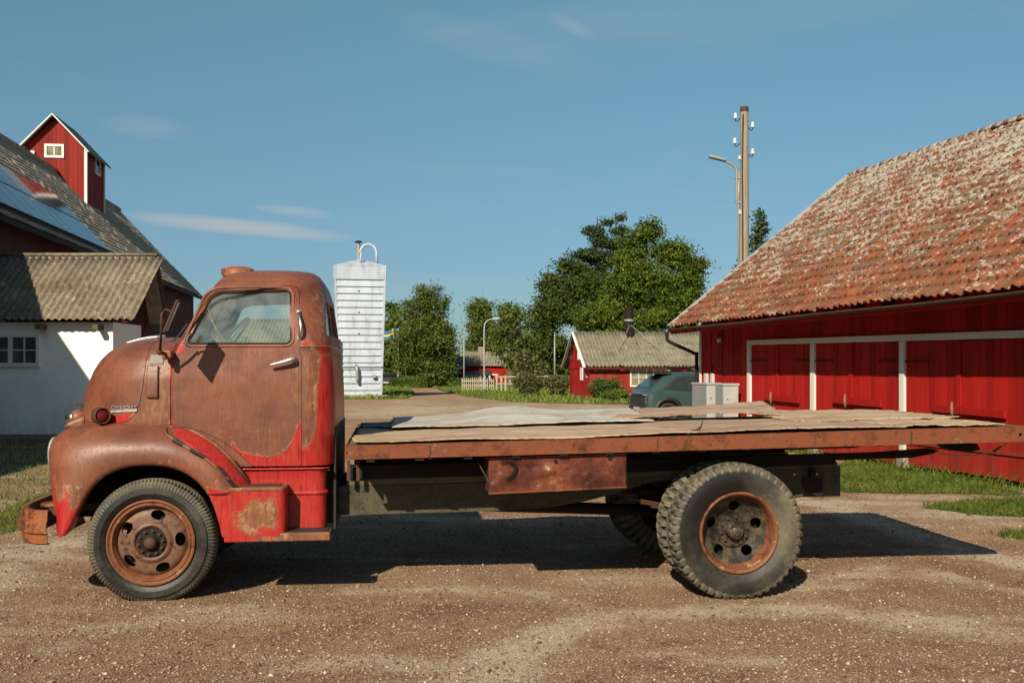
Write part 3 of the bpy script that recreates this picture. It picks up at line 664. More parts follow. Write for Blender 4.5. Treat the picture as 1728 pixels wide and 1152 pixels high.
# ================================================================ red barn on the right
M['peg_wood'] = flat('peg_wood', (.20, .10, .065), .85, 0, .3, 20)
RB = Frame(4.77, 25.07, math.atan2(-.9748, .2232))
def build_right_barn():
    b = root_of('barn', RB, 'long red barn with double doors and a lichen-spotted clay tile roof', 'barn')
    XE = 27.0; yo = -.84; g0, g1 = RB.hy(1130, 553, yo), RB.hy(1728, 499, yo); ZE = (g0[2] + g1[2]) / 2 + .03
    ridge_y = 4.22; ZR = 6.74; kk = (ZR - ZE) / (ridge_y - yo); XV = RB.hy(1131, 553, yo)[0]
    wall_top = 2.95
    ws = {k: RB.hy(k, 600, 0)[0] for k in (1265, 1270, 1315, 1372, 1379, 1440, 1523, 1531, 1622)}
    # beam line over the doors drops a little towards the yard end
    q0 = RB.hy(1265, 574, 0); q1 = RB.hy(1728, 557, 0); bs = (q1[2] - q0[2]) / (q1[0] - q0[0])
    bt = lambda x: q0[2] + bs * (x - q0[0])
    bh = .11
    w3 = ws[1622] - ws[1531]
    bays = [(ws[1270], ws[1372], ws[1315]), (ws[1379], ws[1523], ws[1440]), (ws[1531], ws[1531] + 2.55 * w3, ws[1622])]
    x = bays[-1][1]
    while x < XE - 4.3: bays.append((x + .1, x + .1 + 2 * w3, x + .1 + w3)); x = bays[-1][1]
    xend = bays[-1][1]
    # boards beside and above the doors
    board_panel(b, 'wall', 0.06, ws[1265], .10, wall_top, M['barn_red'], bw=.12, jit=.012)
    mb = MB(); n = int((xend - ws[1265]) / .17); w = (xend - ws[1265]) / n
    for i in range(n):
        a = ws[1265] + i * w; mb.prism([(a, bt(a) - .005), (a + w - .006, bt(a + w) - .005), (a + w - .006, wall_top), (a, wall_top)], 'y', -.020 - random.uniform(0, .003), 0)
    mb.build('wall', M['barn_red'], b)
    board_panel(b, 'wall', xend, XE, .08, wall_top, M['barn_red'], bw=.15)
    # inner core so no light passes
    MB().bb(0.02, XE, .0, .14, .12, wall_top).build('wall', M['barn_red_dark'], b)
    # gable ends and rear wall
    gz_ = lambda y: min(ZE + (y - yo) * kk, ZR - (y - ridge_y) * kk) - .10
    for xx, fc in ((0.0, -1), (XE, 1)):
        mb = MB(); n = 60; w = (2 * ridge_y) / n
        for i in range(n):
            a = i * w; c = a + w - .006; mb.prism([(a, .1), (c, .1), (c, gz_(c)), (a, gz_(a))], 'x', xx, xx + fc * (.022 + random.uniform(0, .006)))
        mb.build('wall', M['barn_red'], b)
    MB().bb(0, XE, 2 * ridge_y - .02, 2 * ridge_y, .1, wall_top).build('wall', M['barn_red'], b)
    # white corner board, beam and posts
    MB().bb(-.03, .06, -.05, 0.05, .1, ZE + .05).build('corner_board', M['trim_white'], b)
    MB().prism([(ws[1265], bt(ws[1265]) - bh), (xend, bt(xend) - bh), (xend, bt(xend)), (ws[1265], bt(ws[1265]))], 'y', -.075, -.004).build('beam', M['trim_white'], b, bevel=.004)
    posts = [(ws[1265], ws[1270])] + [(bays[i][1], bays[i + 1][0]) for i in range(len(bays) - 1)]
    for a, c in posts:
        MB().bb(a, c, -.07, -.004, .28, bt((a + c) / 2) - bh - .003).build('door_post', M['trim_white'], b, bevel=.004)
        MB().prism([(a - .03, -.1), (c + .12, -.1), (c + .04, .28), (a - .01, .28)], 'y', -.12, .02).build('plinth_block', M['concrete'], b, bevel=.02)
    rnd = random.Random(4)
    for bi, (a, c, m_) in enumerate(bays):
        zb = .07
        for li, (p, q) in enumerate(((a + .012, m_ - .006), (m_ + .006, c - .012))):
            zt = bt((p + q) / 2) - bh - .012
            d = board_panel(b, 'door', p, q, zb + rnd.uniform(-.01, .02), zt, M['barn_red'], bw=.155, th=.03, jit=.004, gap=.010)
            # ledge strap near the top and foot of each leaf
            MB().bb(p + .03, q - .03, -.052, -.034, .42, .47).build('ledge', M['barn_red_old'], d, bevel=.004)
            hx = p if li == 0 else q
            for zz in (zt - .32, ):
                s_ = 1 if li == 0 else -1
                MB().beam((hx - s_ * .05, -.045, zz), (hx + s_ * .62, -.045, zz - .004), .03, .012, (0, 1, 0)).build('strap_hinge', M['barn_red_dark'], d)
        # cover strip and wooden latch bar with peg
        g = MB().bb(m_ - .05, m_ + .05, -.055, -.036, 1.0, bt(m_) - bh - .03).build('cover_strip', M['barn_red'], b)
        zl = [RB.hy(1320, 672, 0)[2], RB.hy(1440, 677, 0)[2], RB.hy(1622, 692, 0)[2]][min(bi, 2)]
        pa, pb, po = [(1290, 1348, 1304), (1406, 1487, 1430), (1576, 1697, 1611)][min(bi, 2)]
        xa, xb, o = (RB.hy(p_, 680, -.085)[0] for p_ in (pa, pb, po))
        if bi > 2: xa, xb, o = m_ - .45, m_ + .75, m_ - .15
        lb = MB().box(((xa + xb) / 2, -.085, zl), (xb - xa, .045, .12), Matrix.Rotation(R(1.2), 3, 'Y')).build('latch_bar', M['barn_red'], b, bevel=.006)
        MB().tube([(o - .01, -.12, zl - .13), (o, -.14, zl), (o - .015, -.125, zl + .13)], [.018, .028, .016], 8).build('peg', M['peg_wood'], lb, smooth=True)
        MB().bb(o - .05, o + .05, -.12, -.1, zl - .06, zl - .04).build('staple', M['brown_iron'], lb)
    # roof
    sl = math.hypot(ridge_y - yo, ZR - ZE); B = ((ridge_y - yo) / sl, (ZR - ZE) / sl)
    r = corrugated('roof', (XV, yo, ZE + .03), (1, 0, 0), (0, B[0], B[1]), XE + .45 - XV, sl, .19, .036, M['pantile'], b, res=7, course=.31, lip=.040, kind='pan', jitter=.007, sag=.14, attrs=True, thick=.014)
    corrugated('roof', (XV, 2 * ridge_y - yo, ZE + .03), (1, 0, 0), (0, -B[0], B[1]), XE + .45 - XV, sl, .43, .03, M['pantile'], b, res=4, course=.8, kind='pan', attrs=True)
    mb = MB(); rn = random.Random(2); n = int((XE + .45 - XV) / .36)
    for i in range(n):
        x0 = XV + i * .36; sg = .14 * math.sin(math.pi * (x0 - XV) / (XE + .45 - XV)) ** 2 * .8; j = rn.uniform(-.02, .015)
        prof = [(ridge_y + .15 * math.cos(t), ZR - .055 - sg + j + .13 * math.sin(t)) for t in [math.pi * k / 8 for k in range(9)]]
        V = [(x0 - .03, *p) for p in prof] + [(x0 + .37, p[0], p[1] + .012) for p in prof]; mb.add(V, [(k, k + 1, 10 + k, 9 + k) for k in range(8)])
    rc = mb.build('ridge_tiles', M['pantile'], b, smooth=True)
    for nm in ('tile', 'up'):
        a = rc.data.attributes.new(nm, 'FLOAT', 'POINT'); a.data.foreach_set('value', np.full(len(rc.data.vertices), .4 if nm == 'tile' else 1., np.float32))
    mm = rc.modifiers.new('s', 'SOLIDIFY'); mm.thickness = .015
    # verge boards, soffit, fascia
    for xx in (XV - .04, XE + .44):
        for sgn in (1, -1):
            ya = yo - .02 if sgn == 1 else 2 * ridge_y - yo + .02
            MB().beam((xx, ya, ZE + .06), (xx, ridge_y, ZR + .08), .05, .22, (1, 0, 0)).build('verge_board', M['light_grey'], b)
    MB().bb(XV + .02, XE + .40, yo + .04, yo + .07, ZE - .14, ZE - .015).build('fascia', M['barn_red'], b)
    mb = MB()
    for i in range(int((XE) / .9)):
        xx = -.2 + i * .9; mb.beam((xx, yo + .1, ZE - .10), (xx, ridge_y, ZR - .12), .08, .1)
    mb.build('rafters', M['barn_red_dark'], b)
    # half-round gutter and downpipe
    V = []; x0, x1 = XV + .02, XE + .4; n = 60
    for i in range(n + 1):
        xx = x0 + (x1 - x0) * i / n
        for k in range(9):
            t = math.pi * (1 + k / 8); V.append((xx, yo - .01 + .06 * math.cos(t), ZE - .02 + .06 * math.sin(t) + .006 * math.sin(xx * 1.1)))
    g = mesh('gutter', np.array(V), grid_faces(n + 1, 9), M['brown_iron'], b, smooth=True); mm = g.modifiers.new('s', 'SOLIDIFY'); mm.thickness = .006
    p = [(-.2, yo, ZE - .07), (-.2, yo, ZE - .22), (-.14, yo + .06, ZE - .34), (-.10, -.14, ZE - .62), (-.09, -.09, ZE - .75), (-.09, -.09, .15)]
    MB().tube(smooth_open(p, 4), .045, 10).build('downpipe', M['dark_iron'], b, smooth=True)
    p = RB.hy(1213, 574, -.1)
    l = MB().lathe([(0, -.05), (.05, -.05), (.06, 0), (.05, .05), (0, .06)], (p[0], -.09, p[2]), 'z', 14).build('wall_lamp', M['lens'], b, smooth=True)
    MB().bb(p[0] - .02, p[0] + .02, -.06, -.02, p[2] + .02, p[2] + .07).build('bracket', M['galv'], l)
    for a, c in ((1186, 1190), (1196.5, 1200)):
        x0 = RB.hy(a, 636, -.12)[0]; x1 = RB.hy(c, 636, -.12)[0]; z0 = RB.hy(a, 646, -.12)[2]; z1 = RB.hy(a, 630, -.12)[2]
        MB().bb(x0, x1, -.10, -.024, z0, z1).build('meter_box', M['white_paint'], b, bevel=.01)
    MB().tube(smooth_open([(RB.hy(1200, 630, -.08)[0], -.06, z1), (RB.hy(1200, 630, -.08)[0], -.06, z1 + .2), (RB.hy(1200, 630, -.08)[0] + .05, -.06, z1 + .22)], 3), .02, 6).build('cable', M['black'], b)
build_right_barn()
def cabinets():
    for i, (pa, pb) in enumerate(((1168, 1193), (1207, 1221))):
        x0 = RB.hy(pa, 660, -.60)[0]; x1 = RB.hy(pb, 660, -.60)[0]; dpt = .34 if i == 0 else .36; yf = -.60 + .004 * i
        zt = RB.hy(pa, 645, -.60)[2] - .02 * i
        lab = ('grey steel electrical cabinet standing next to the downpipe at the barn corner', 'grey steel electrical cabinet with a black lock, standing farther from the barn corner')[i]
        wx, wy = RB.x + RB.U[0] * x0 + RB.W[0] * yf, RB.y + RB.U[1] * x0 + RB.W[1] * yf
        c = empty('electrical_cabinet', (wx, wy, 0), RB.a, lab, 'cabinet', 'electrical cabinets by the barn wall')
        L = x1 - x0
        MB().bb(0, L, 0, dpt, .12, zt - .05).build('body', M['light_grey'], c, bevel=.008)
        MB().bb(-.02, L + .025, -.02, dpt + .02, zt - .048, zt).build('lid', M['light_grey'], c, bevel=.01)
        MB().bb(.02, L - .02, .02, dpt - .02, 0, .118).build('base', M['concrete'], c)
        d = MB().bb(.025, L - .025, -.012, -.002, .16, zt - .08).build('door', M['grey_shaded'], c, bevel=.004)  # left face's shading put into its colour, darker than the end panel
        MB().cyl((L - .07, -.03, .8), (L - .07, -.012, .8), .02, 10).build('handle', M['black'], d)
        e = MB().bb(L + .002, L + .012, .02, dpt - .02, .16, zt - .08).build('end_panel', M['light_grey'], c, bevel=.004)
        MB().cyl((L + .012, .09, 1.0), (L + .02, .09, 1.0), .016, 10).build('lock', M['black'], e)
cabinets()
# ================================================================ big grey-roofed barn on the left
LB = Frame(-17.1, 55.0, math.atan2(.9915, -.1305))
def build_left_barn():
    b = root_of('barn', LB, 'big dark red barn with a long grey cement roof, solar panels and a roof tower', 'barn')
    ZE, D, ZR, X0 = 5.74, 4.44, 10.4, -58.0; k = (ZR - ZE) / D; sl = math.hypot(D, ZR - ZE); by, bz = D / sl, (ZR - ZE) / sl
    corrugated('roof', (X0, 0, ZE), (1, 0, 0), (0, by, bz), -X0, sl, .20, .022, M['cement_roof'], b, res=6, course=.31, lip=.008, jitter=.004)
    corrugated('roof', (X0, 2 * D, ZE), (1, 0, 0), (0, -by, bz), -X0, sl, .6, .03, M['cement_roof'], b, res=4, course=1.3)
    MB().tube([(X0, D, ZR + .03), (0.02, D, ZR + .03)], .14, 8).build('ridge_cap', M['cement_roof'], b, smooth=True)
    for s_ in (0, 2 * D): MB().beam((.03, s_, ZE - .05), (.03, D, ZR - .02), .05, .26, (1, 0, 0)).build('verge_board', M['dark_iron'], b)
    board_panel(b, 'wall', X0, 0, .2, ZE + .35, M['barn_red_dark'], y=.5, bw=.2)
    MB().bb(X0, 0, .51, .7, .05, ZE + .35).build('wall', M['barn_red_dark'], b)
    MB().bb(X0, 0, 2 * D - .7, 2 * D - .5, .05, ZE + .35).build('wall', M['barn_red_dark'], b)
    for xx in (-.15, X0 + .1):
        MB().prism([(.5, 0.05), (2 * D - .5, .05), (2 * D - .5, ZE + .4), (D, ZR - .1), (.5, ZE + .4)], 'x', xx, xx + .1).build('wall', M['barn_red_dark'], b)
    mb = MB()
    for i in range(64): mb.beam((X0 + .4 + i * .9, .02, ZE - .10), (X0 + .4 + i * .9, D, ZR - .12), .08, .1)
    mb.build('rafters', M['barn_red_dark'], b)
    MB().bb(X0, 0, .0, .03, ZE - .20, ZE - .04).build('fascia', M['dark_iron'], b)
    # solar panels: traced onto the roof plane, two rows
    def rp(px, py, lift=.12):
        o, d = LB.ray(px, py); # plane z = ZE + k*y + lift
        t = (ZE + lift + k * o[1] - o[2]) / (d[2] - k * d[1]); return (o[0] + t * d[0], o[1] + t * d[1])
    pr = rp(176, 417); top = rp(0, 278); bot = rp(0, 345)
    y0 = min(bot[1], pr[1]) + .05; y1 = top[1]; xr = pr[0]
    nrow = 2; ph = (y1 - y0) / nrow; pw = 1.02
    for r_ in range(nrow):
        for c in range(26):
            xa = xr - (c + 1) * pw - (r_ * .0); xb = xa + pw - .02
            ya = y0 + r_ * ph; yb = ya + ph - .02
            n_ = Vector((0, -k, 1)).normalized() * .10
            P = lambda x, y, e: (x, y + n_.y * (1 + e), ZE + k * y + n_.z * (1 + e))
            fr = MB().add([P(xa, ya, 0), P(xb, ya, 0), P(xb, yb, 0), P(xa, yb, 0), P(xa, ya, .5), P(xb, ya, .5), P(xb, yb, .5), P(xa, yb, .5)],
                     [(0, 1, 2, 3), (4, 7, 6, 5), (0, 4, 5, 1), (1, 5, 6, 2), (2, 6, 7, 3), (3, 7, 4, 0)]).build('solar_panel', M['black'], b)
            m = .02; mesh('glass', [P(xa + m, ya + m, .53), P(xb - m, ya + m, .53), P(xb - m, yb - m, .53), P(xa + m, yb - m, .53)], [(0, 1, 2, 3)], M['solar'], fr)
    mb = MB()
    for r_ in range(nrow + 1):
        y = y0 + r_ * ph + (.0 if r_ else -.03); mb.beam((xr - 26.6, y, ZE + k * y + .06), (xr, y, ZE + k * y + .06), .05, .05)
    mb.build('mounting_rail', M['black'], b)
    # roof tower astride the ridge
    xc, hw, hd = -9.3, 1.50, 1.30; zb, ze, za = ZR - 1.75, 11.42, 12.80
    tw = MB().bb(xc - hw + .03, xc + hw - .03, D - hd + .03, D + hd - .03, zb, ze).build('roof_tower', M['barn_red_dark'], b)
    gf = lambda y: ze + (za - .1 - ze) * (1 - abs(y - D) / hd)
    board_panel(tw, 'front_wall', D - hd, D + hd, zb, ze, M['tower_red'], y=xc - hw + .03, bw=.17, axis='y', zf=gf)
    board_panel(tw, 'rear_wall', D - hd, D + hd, zb, ze, M['tower_red'], y=xc + hw - .03, bw=.17, axis='y', facing=1, zf=gf)
    board_panel(tw, 'side_wall', xc - hw, xc + hw, zb, ze, M['tower_red'], y=D - hd + .03, bw=.17)
    board_panel(tw, 'side_wall', xc - hw, xc + hw, zb, ze, M['barn_red'], y=D + hd - .03, bw=.17, facing=1)
    for sy in (-1, 1):
        V = []; yy = D + sy * (hd + .22); zz = ze - .22 * (za - ze) / hd
        o_ = .09
        P4 = [(xc - hw - .25, yy, zz), (xc + hw + .25, yy, zz), (xc + hw + .25, D, za), (xc - hw - .25, D, za)]
        V = P4 + [(a, c + 0, d_ + o_) for a, c, d_ in P4]
        MB().add(V, [(0, 1, 2, 3), (7, 6, 5, 4), (0, 4, 5, 1), (1, 5, 6, 2), (2, 6, 7, 3), (3, 7, 4, 0)]).build('tower_roof', M['dark_roof'], tw)
        for xx in (xc - hw - .27, xc + hw + .27):
            MB().beam((xx, yy - sy * .0, zz + .035), (xx, D, za + .035), .05, .15, (1, 0, 0)).build('verge_board', M['trim_white'], tw)
        MB().bb(xc - hw - .035, xc - hw + .06, D + sy * hd - .08, D + sy * hd + .04, zb, ze).build('corner_board', M['trim_white'], tw)
    MB().bb(xc + hw - .06, xc + hw + .035, D - hd - .04, D - hd + .08, zb, ze).build('corner_board', M['trim_white'], tw)
    window(tw, M['trim_white'], M['cream_pane'], D + .0, 11.28, .62, .40, xc - hw, 'y', -1, (2, 1), .10)
    window(tw, M['trim_white'], M['house_pane'], xc + .35, 11.0, .60, .60, D - hd, 'x', -1, (1, 1), .08)
    MB().bb(xc - hw - .11, xc - hw - .03, D + hd - .50, D + hd - .34, 10.75, 11.25).build('vent_box', M['trim_white'], tw)
build_left_barn()
# ================================================================ white plastered outhouse in front of it
def build_outhouse():
    X1, YF = -9.34, 23.3; XL = -13.05
    b = empty('outhouse', (X1, YF, 0), 0, 'white plastered outhouse with a mossy corrugated roof and small windows', 'outhouse')
    L = X1 - XL
    MB().bb(-L, 0, 0, 1.77, .16, 2.78).build('wall', M['plaster'], b)
    MB().bb(-L, .02, -.02, 1.79, -.1, .16).build('plinth', M['concrete'], b)
    board_panel(b, 'gable', 0, 2.5, 2.72, 2.72, M['barn_red_dark'], y=-.03, bw=.16, axis='y', facing=1, zf=lambda y: min(2.72 + .80 * (y + .2), 4.32 - 1.9 * (y - 1.62)))
    MB().bb(-L, -.05, 1.78, 2.3, .0, 2.8).build('wall', M['barn_red_dark'], b)
    sl = math.hypot(2.0, 1.68); rl = XL - X1
    corrugated('roof', (rl - .3, -.38, 2.81), (1, 0, 0), (0, 2.0 / sl, 1.68 / sl), L + .95, sl, .165, .030, M['cement_roof_moss'], b, res=8, course=1.32, lip=.03, jitter=.005)
    MB().add([(rl, 1.62, 4.50), (.38, 1.62, 4.50), (.38, 2.40, 2.87), (rl, 2.40, 2.87), (rl, 1.62, 4.45), (.38, 1.62, 4.45), (.38, 2.36, 2.85), (rl, 2.36, 2.85)],
             [(0, 3, 2, 1), (4, 5, 6, 7), (0, 1, 5, 4), (1, 2, 6, 5), (2, 3, 7, 6), (3, 0, 4, 7)]).build('roof', M['cement_roof'], b)
    MB().beam((.41, 1.64, 4.46), (.41, 2.43, 2.80), .05, .13, (1, 0, 0)).build('barge_board', M['old_wood'], b)
    MB().beam((.41, -.36, 2.74), (.41, 1.60, 4.41), .04, .11, (1, 0, 0)).build('barge_board', M['barn_red_dark'], b)
    MB().tube([(rl, 1.63, 4.545), (.45, 1.63, 4.545)], .05, 8).build('ridge_cap', M['cement_roof_moss'], b, smooth=True)
    mb = MB()
    for xx in (-2.9, -1.6, -.27): mb.bb(xx - .06, xx + .06, -.36, .02, 2.60, 2.71)
    mb.build('rafter_ends', M['old_wood'], b)
    f = WF
    for pxa, pxb in ((-36, 15), (22, 62)):
        a = f.hy(pxa, 590, YF); c = f.hy(pxb, 590, YF); zt = f.hy(0, 569, YF)[2]; zb = f.hy(0, 612, YF)[2]
        x0, x1 = a[0] - X1, c[0] - X1
        window(b, M['trim_white'], M['shed_pane'], (x0 + x1) / 2, (zt + zb) / 2, x1 - x0, zt - zb, 0, 'x', -1, (2, 2), .05)
    x0 = f.hy(-40, 600, YF)[0] - X1; x1 = f.hy(68, 600, YF)[0] - X1
    MB().bb(x0, x1, -.08, 0, zb - .10, zb - .055).build('sill', M['trim_white'], b)
    window(b, M['trim_white'], M['shed_pane'], 1.15, 2.06, .6, .45, 0, 'y', 1, (1, 1), .05)
build_outhouse()
def wall_stand():
    p = GP(92, 738)
    t = empty('wire_stand', (p[0], p[1], 0), 0, 'thin bent wire stand leaning in front of the white outhouse wall', 'stand')
    q0 = WF.hy(91, 700, p[1]); q1 = WF.hy(120, 694, p[1])
    MB().tube([(0, 0, 0), (0, 0, q0[2]), (q1[0] - p[0], 0, q1[2]), (q1[0] - p[0] + .1, 0, q1[2] - .1)], .008, 6).build('wire', M['dark_iron'], t)
wall_stand()
# ================================================================ white silo
def build_silo():
    Y = 62.0; xc = (607 - CX) / F * Y; wt = 1.58; wb = 1.34; zt = WF.hy(607, 452, Y)[2]
    s = empty('silo', (xc, Y, 0), R(9.5), 'tall white ribbed steel silo with a pipe and curved tube on its roof', 'silo')
    MB().bb(-1.62, 1.62, -1.6, 1.6, -.1, .16).build('base', M['concrete'], s)
    def ribs(nm, ax, sgn):
        V = []; n = 420; z0 = .16; z1 = zt - .85; p = .42
        for i in range(n + 1):
            z = z0 + (z1 - z0) * i / n; w = wb + (wt - wb) * (z / zt); q = (z / p) % 1
            h = .09 * (1 - q) if q > .10 else .09 * (q / .10) ** .5 * .9
            for t in (-1, 1):
                e = w - .12
                V.append((t * e, sgn * (w - .06 + h), z) if ax == 'x' else (sgn * (w - .06 + h), t * e, z))
        return mesh(nm, np.array(V), grid_faces(n + 1, 2), M['silo_paint'], s)
    for ax in ('x', 'y'):
        for sg in (-1, 1): ribs('wall', ax, sg)
    for sx in (-1, 1):
        for sy in (-1, 1):
            V = []
            mb = MB(); a = .13
            for z, w in ((.16, wb), (zt, wt)):
                V += [(sx * w, sy * w, z), (sx * (w - a), sy * w, z), (sx * (w - a), sy * (w - a), z), (sx * w, sy * (w - a), z)]
            mb.add(V, [(0, 1, 2, 3), (4, 7, 6, 5), (0, 4, 5, 1), (1, 5, 6, 2), (2, 6, 7, 3), (3, 7, 4, 0)]).build('corner_post', M['silo_paint'], s)
    MB().bb(-wt + .13, wt - .13, -wt - .01, wt + .01, zt - .85, zt - .05).bb(-wt - .01, wt + .01, -wt + .13, wt - .13, zt - .85, zt - .052).build('top_band', M['silo_paint'], s, bevel=.01)
    MB().add([(-wt, -wt, zt), (wt, -wt, zt), (wt, wt, zt), (-wt, wt, zt), (0, 0, zt + .55), (-wt, -wt, zt - .04), (wt, -wt, zt - .04), (wt, wt, zt - .04), (-wt, wt, zt - .04)],
             [(0, 1, 4), (1, 2, 4), (2, 3, 4), (3, 0, 4), (5, 8, 7, 6), (0, 5, 6, 1), (1, 6, 7, 2), (2, 7, 8, 3), (3, 8, 5, 0)]).build('roof', M['silo_paint'], s)
    lx = lambda px: (px - 607) / F * Y
    z = lambda py: WF.hy(0, py, Y)[2]
    v = MB().cyl((lx(605), 0, z(443)), (lx(605), 0, z(409)), .12, 12).build('vent_pipe', M['galv'], s, smooth=False, auto=40)
    MB().lathe([(0, .12), (.22, .06), (.24, 0), (.1, -.02)], (lx(605), 0, z(409)), 'z', 16).build('cap', M['dark_iron'], v, smooth=True)
    pts = [(lx(607), -.9, z(449)), (lx(608), -.9, z(430))] + [(lx(621) + lx(607 + 14) * 0 - math.cos(t) * .50, -.9, z(430) + math.sin(t) * .55) for t in [math.pi * k_ / 10 for k_ in range(11)]] + [(lx(635), -.9, z(449))]
    MB().tube(pts, .085, 10).build('curved_tube', M['silo_paint'], s, smooth=True)
    # side box, ground-level hatch frame, outlet and bolts
    MB().bb(-wt - .06, -wt + .28, -wt - .35, -wt, z(612), z(570)).build('ladder_box', M['light_grey'], s, bevel=.02)
    hf = MB()
    x0, x1, z0, z1 = -wb + .18, wb - .02, .22, z(619)
    hf.bb(x0, x0 + .09, -wb - .16, -wb - .02, z0, z1).bb(x0, x1, -wb - .163, -wb - .02, z1, z1 + .09)
    hf.build('hatch_frame', M['silo_paint'], s)
    MB().tube(smooth_open([(lx(603), -wb - .25, z(644)), (lx(602), -wb - .3, z(622)), (lx(600), -wb, z(617))], 4), .10, 10).build('outlet_pipe', M['galv'], s, smooth=True)
    MB().bb(lx(627), lx(633), -wb - .30, -wb - .1, z(637), z(632)).build('valve_box', M['galv'], s, bevel=.02)
    mb = MB()
    for py in (494, 529, 564): w = wb + (wt - wb) * (z(py) / zt); mb.cyl((lx(605), -w - .06, z(py)), (lx(605), -w + .04, z(py)), .045, 8)
    mb.build('port', M['black'], s)
build_silo()
# ================================================================ grey-roofed shed beyond the yard
SH = Frame(4.45, 57.0, R(9))
def build_shed():
    b = root_of('shed', SH, 'low red shed with a grey corrugated roof and a black metal chimney', 'shed')
    L, Dp, ZW, ZR_ = 13.0, 5.4, 1.95, 3.95; yo = -.35; k = (ZR_ - ZW + .1) / (Dp / 2 - yo)
    zf = lambda y: ZW - .08 + k * (min(y, Dp - y) - yo) - .05
    MB().bb(0.02, L, 0.0, .1, .0, ZW).bb(.02, L, Dp - .1, Dp, 0, ZW).build('wall', M['barn_red_old'], b)
    board_panel(b, 'wall', 0, L, .35, ZW, M['barn_red_old'], y=0, bw=.2)
    MB().bb(-.03, L, -.045, 0, 0, .35).build('plinth', M['barn_red_old'], b)
    board_panel(b, 'wall', 0, Dp, 1.75, 1.75, M['barn_red'], y=.0, axis='y', bw=.2, zf=zf)
    board_panel(b, 'wall', 0, Dp, .0, 1.74, M['barn_red'], y=.02, axis='y', bw=1.2, gap=.0)
    board_panel(b, 'wall', 0, Dp, 0, 1.75, M['barn_red_old'], y=L, axis='y', facing=1, bw=.3, zf=zf)
    sl = math.hypot(Dp / 2 - yo, ZR_ - ZW + .1); B = ((Dp / 2 - yo) / sl, (ZR_ - ZW + .1) / sl)
    corrugated('roof', (-.35, yo, ZW - .08), (1, 0, 0), (0, B[0], B[1]), L + .7, sl, .22, .055, M['cement_roof_far'], b, res=8, course=1.2, lip=.04, jitter=.012)
    corrugated('roof', (-.35, Dp - yo, ZW - .08), (1, 0, 0), (0, -B[0], B[1]), L + .7, sl, .44, .04, M['cement_roof_far'], b, res=4, course=1.2)
    for s_ in (yo, Dp - yo): MB().beam((-.4, s_, ZW - .12), (-.4, Dp / 2, ZR_ - .03), .05, .15, (1, 0, 0)).build('verge_board', M['trim_white'], b)
    MB().bb(-.3, L + .3, yo - .02, yo + .03, ZW - .25, ZW - .1).build('fascia', M['barn_red_dark'], b)
    MB().tube([(4.5, yo - .05, ZW - .12), (L + .3, yo - .05, ZW - .14)], .06, 8).build('gutter', M['dark_iron'], b)
    window(b, M['trim_white'], M['house_pane'], 1.9, 1.45, .35, .55, -.02, 'y', -1, (1, 1), .10)
    window(b, M['trim_white'], M['cream_pane'], 2.7, 2.75, .20, .75, 0 - .02, 'y', -1, (1, 1), .08)
    window(b, M['trim_white'], M['cream_pane'], 3.55, 1.25, 2.2, .9, -.02, 'x', -1, (5, 2), .08)
    MB().bb(-.12, -.02, .35, .5, 1.25, 1.45).build('wall_box', M['white_paint'], b)
    c = MB().lathe([(.28, 0), (.26, .25), (.26, 1.6), (.29, 1.6), (.29, 1.75), (0, 1.75)], (3.0, Dp / 2 - .3, 3.7), 'z', 16).build('chimney', M['dark_iron'], b, auto=30)
    MB().lathe([(.275, 0), (.28, .06), (.275, .12)], (3.0, Dp / 2 - .3, 4.6), 'z', 16).build('band', M['galv'], c)
    MB().tube([(3.0, Dp / 2 - .5, 4.4), (1.9, .9, 2.75)], .02, 4).tube([(3.0, Dp / 2 - .5, 4.4), (4.6, .9, 2.75)], .02, 4).build('stay_wire', M['galv'], c)
build_shed()
# ================================================================ far farmhouse, garage, fence, hedges, posts
def build_ribbed_barn():
    Y = 66.0; X = lambda px: (px - CX) / F * Y; Z = lambda py: H + (HY - py) / F * Y; x0, x1 = X(398), X(553)
    b = empty('ribbed_barn', (x0, Y, 0), 0, 'far building with a pale ribbed roof, seen only through the truck cab windows', 'barn')
    L = x1 - x0; ze, zr = Z(598), Z(535)
    board_panel(b, 'wall', 0, L, 0, ze, M['barn_red_dark'], bw=.3); MB().bb(0, L, .01, 7, 0, ze).build('wall', M['barn_red_dark'], b)
    MB().prism([(0.01, ze), (7, ze), (3.5, zr - .1)], 'x', .02, L - .02).build('gable', M['barn_red_dark'], b)
    sl = math.hypot(3.9, zr - ze + .1)
    for s_, y_ in ((1, -.4), (-1, 7.4)): corrugated('roof', (-.3, y_, ze - .05), (1, 0, 0), (0, s_ * 3.9 / sl, (zr - ze + .1) / sl), L + .6, sl, .26, .05, M['cement_roof_far'], b, course=1.2, res=6)
build_ribbed_barn()
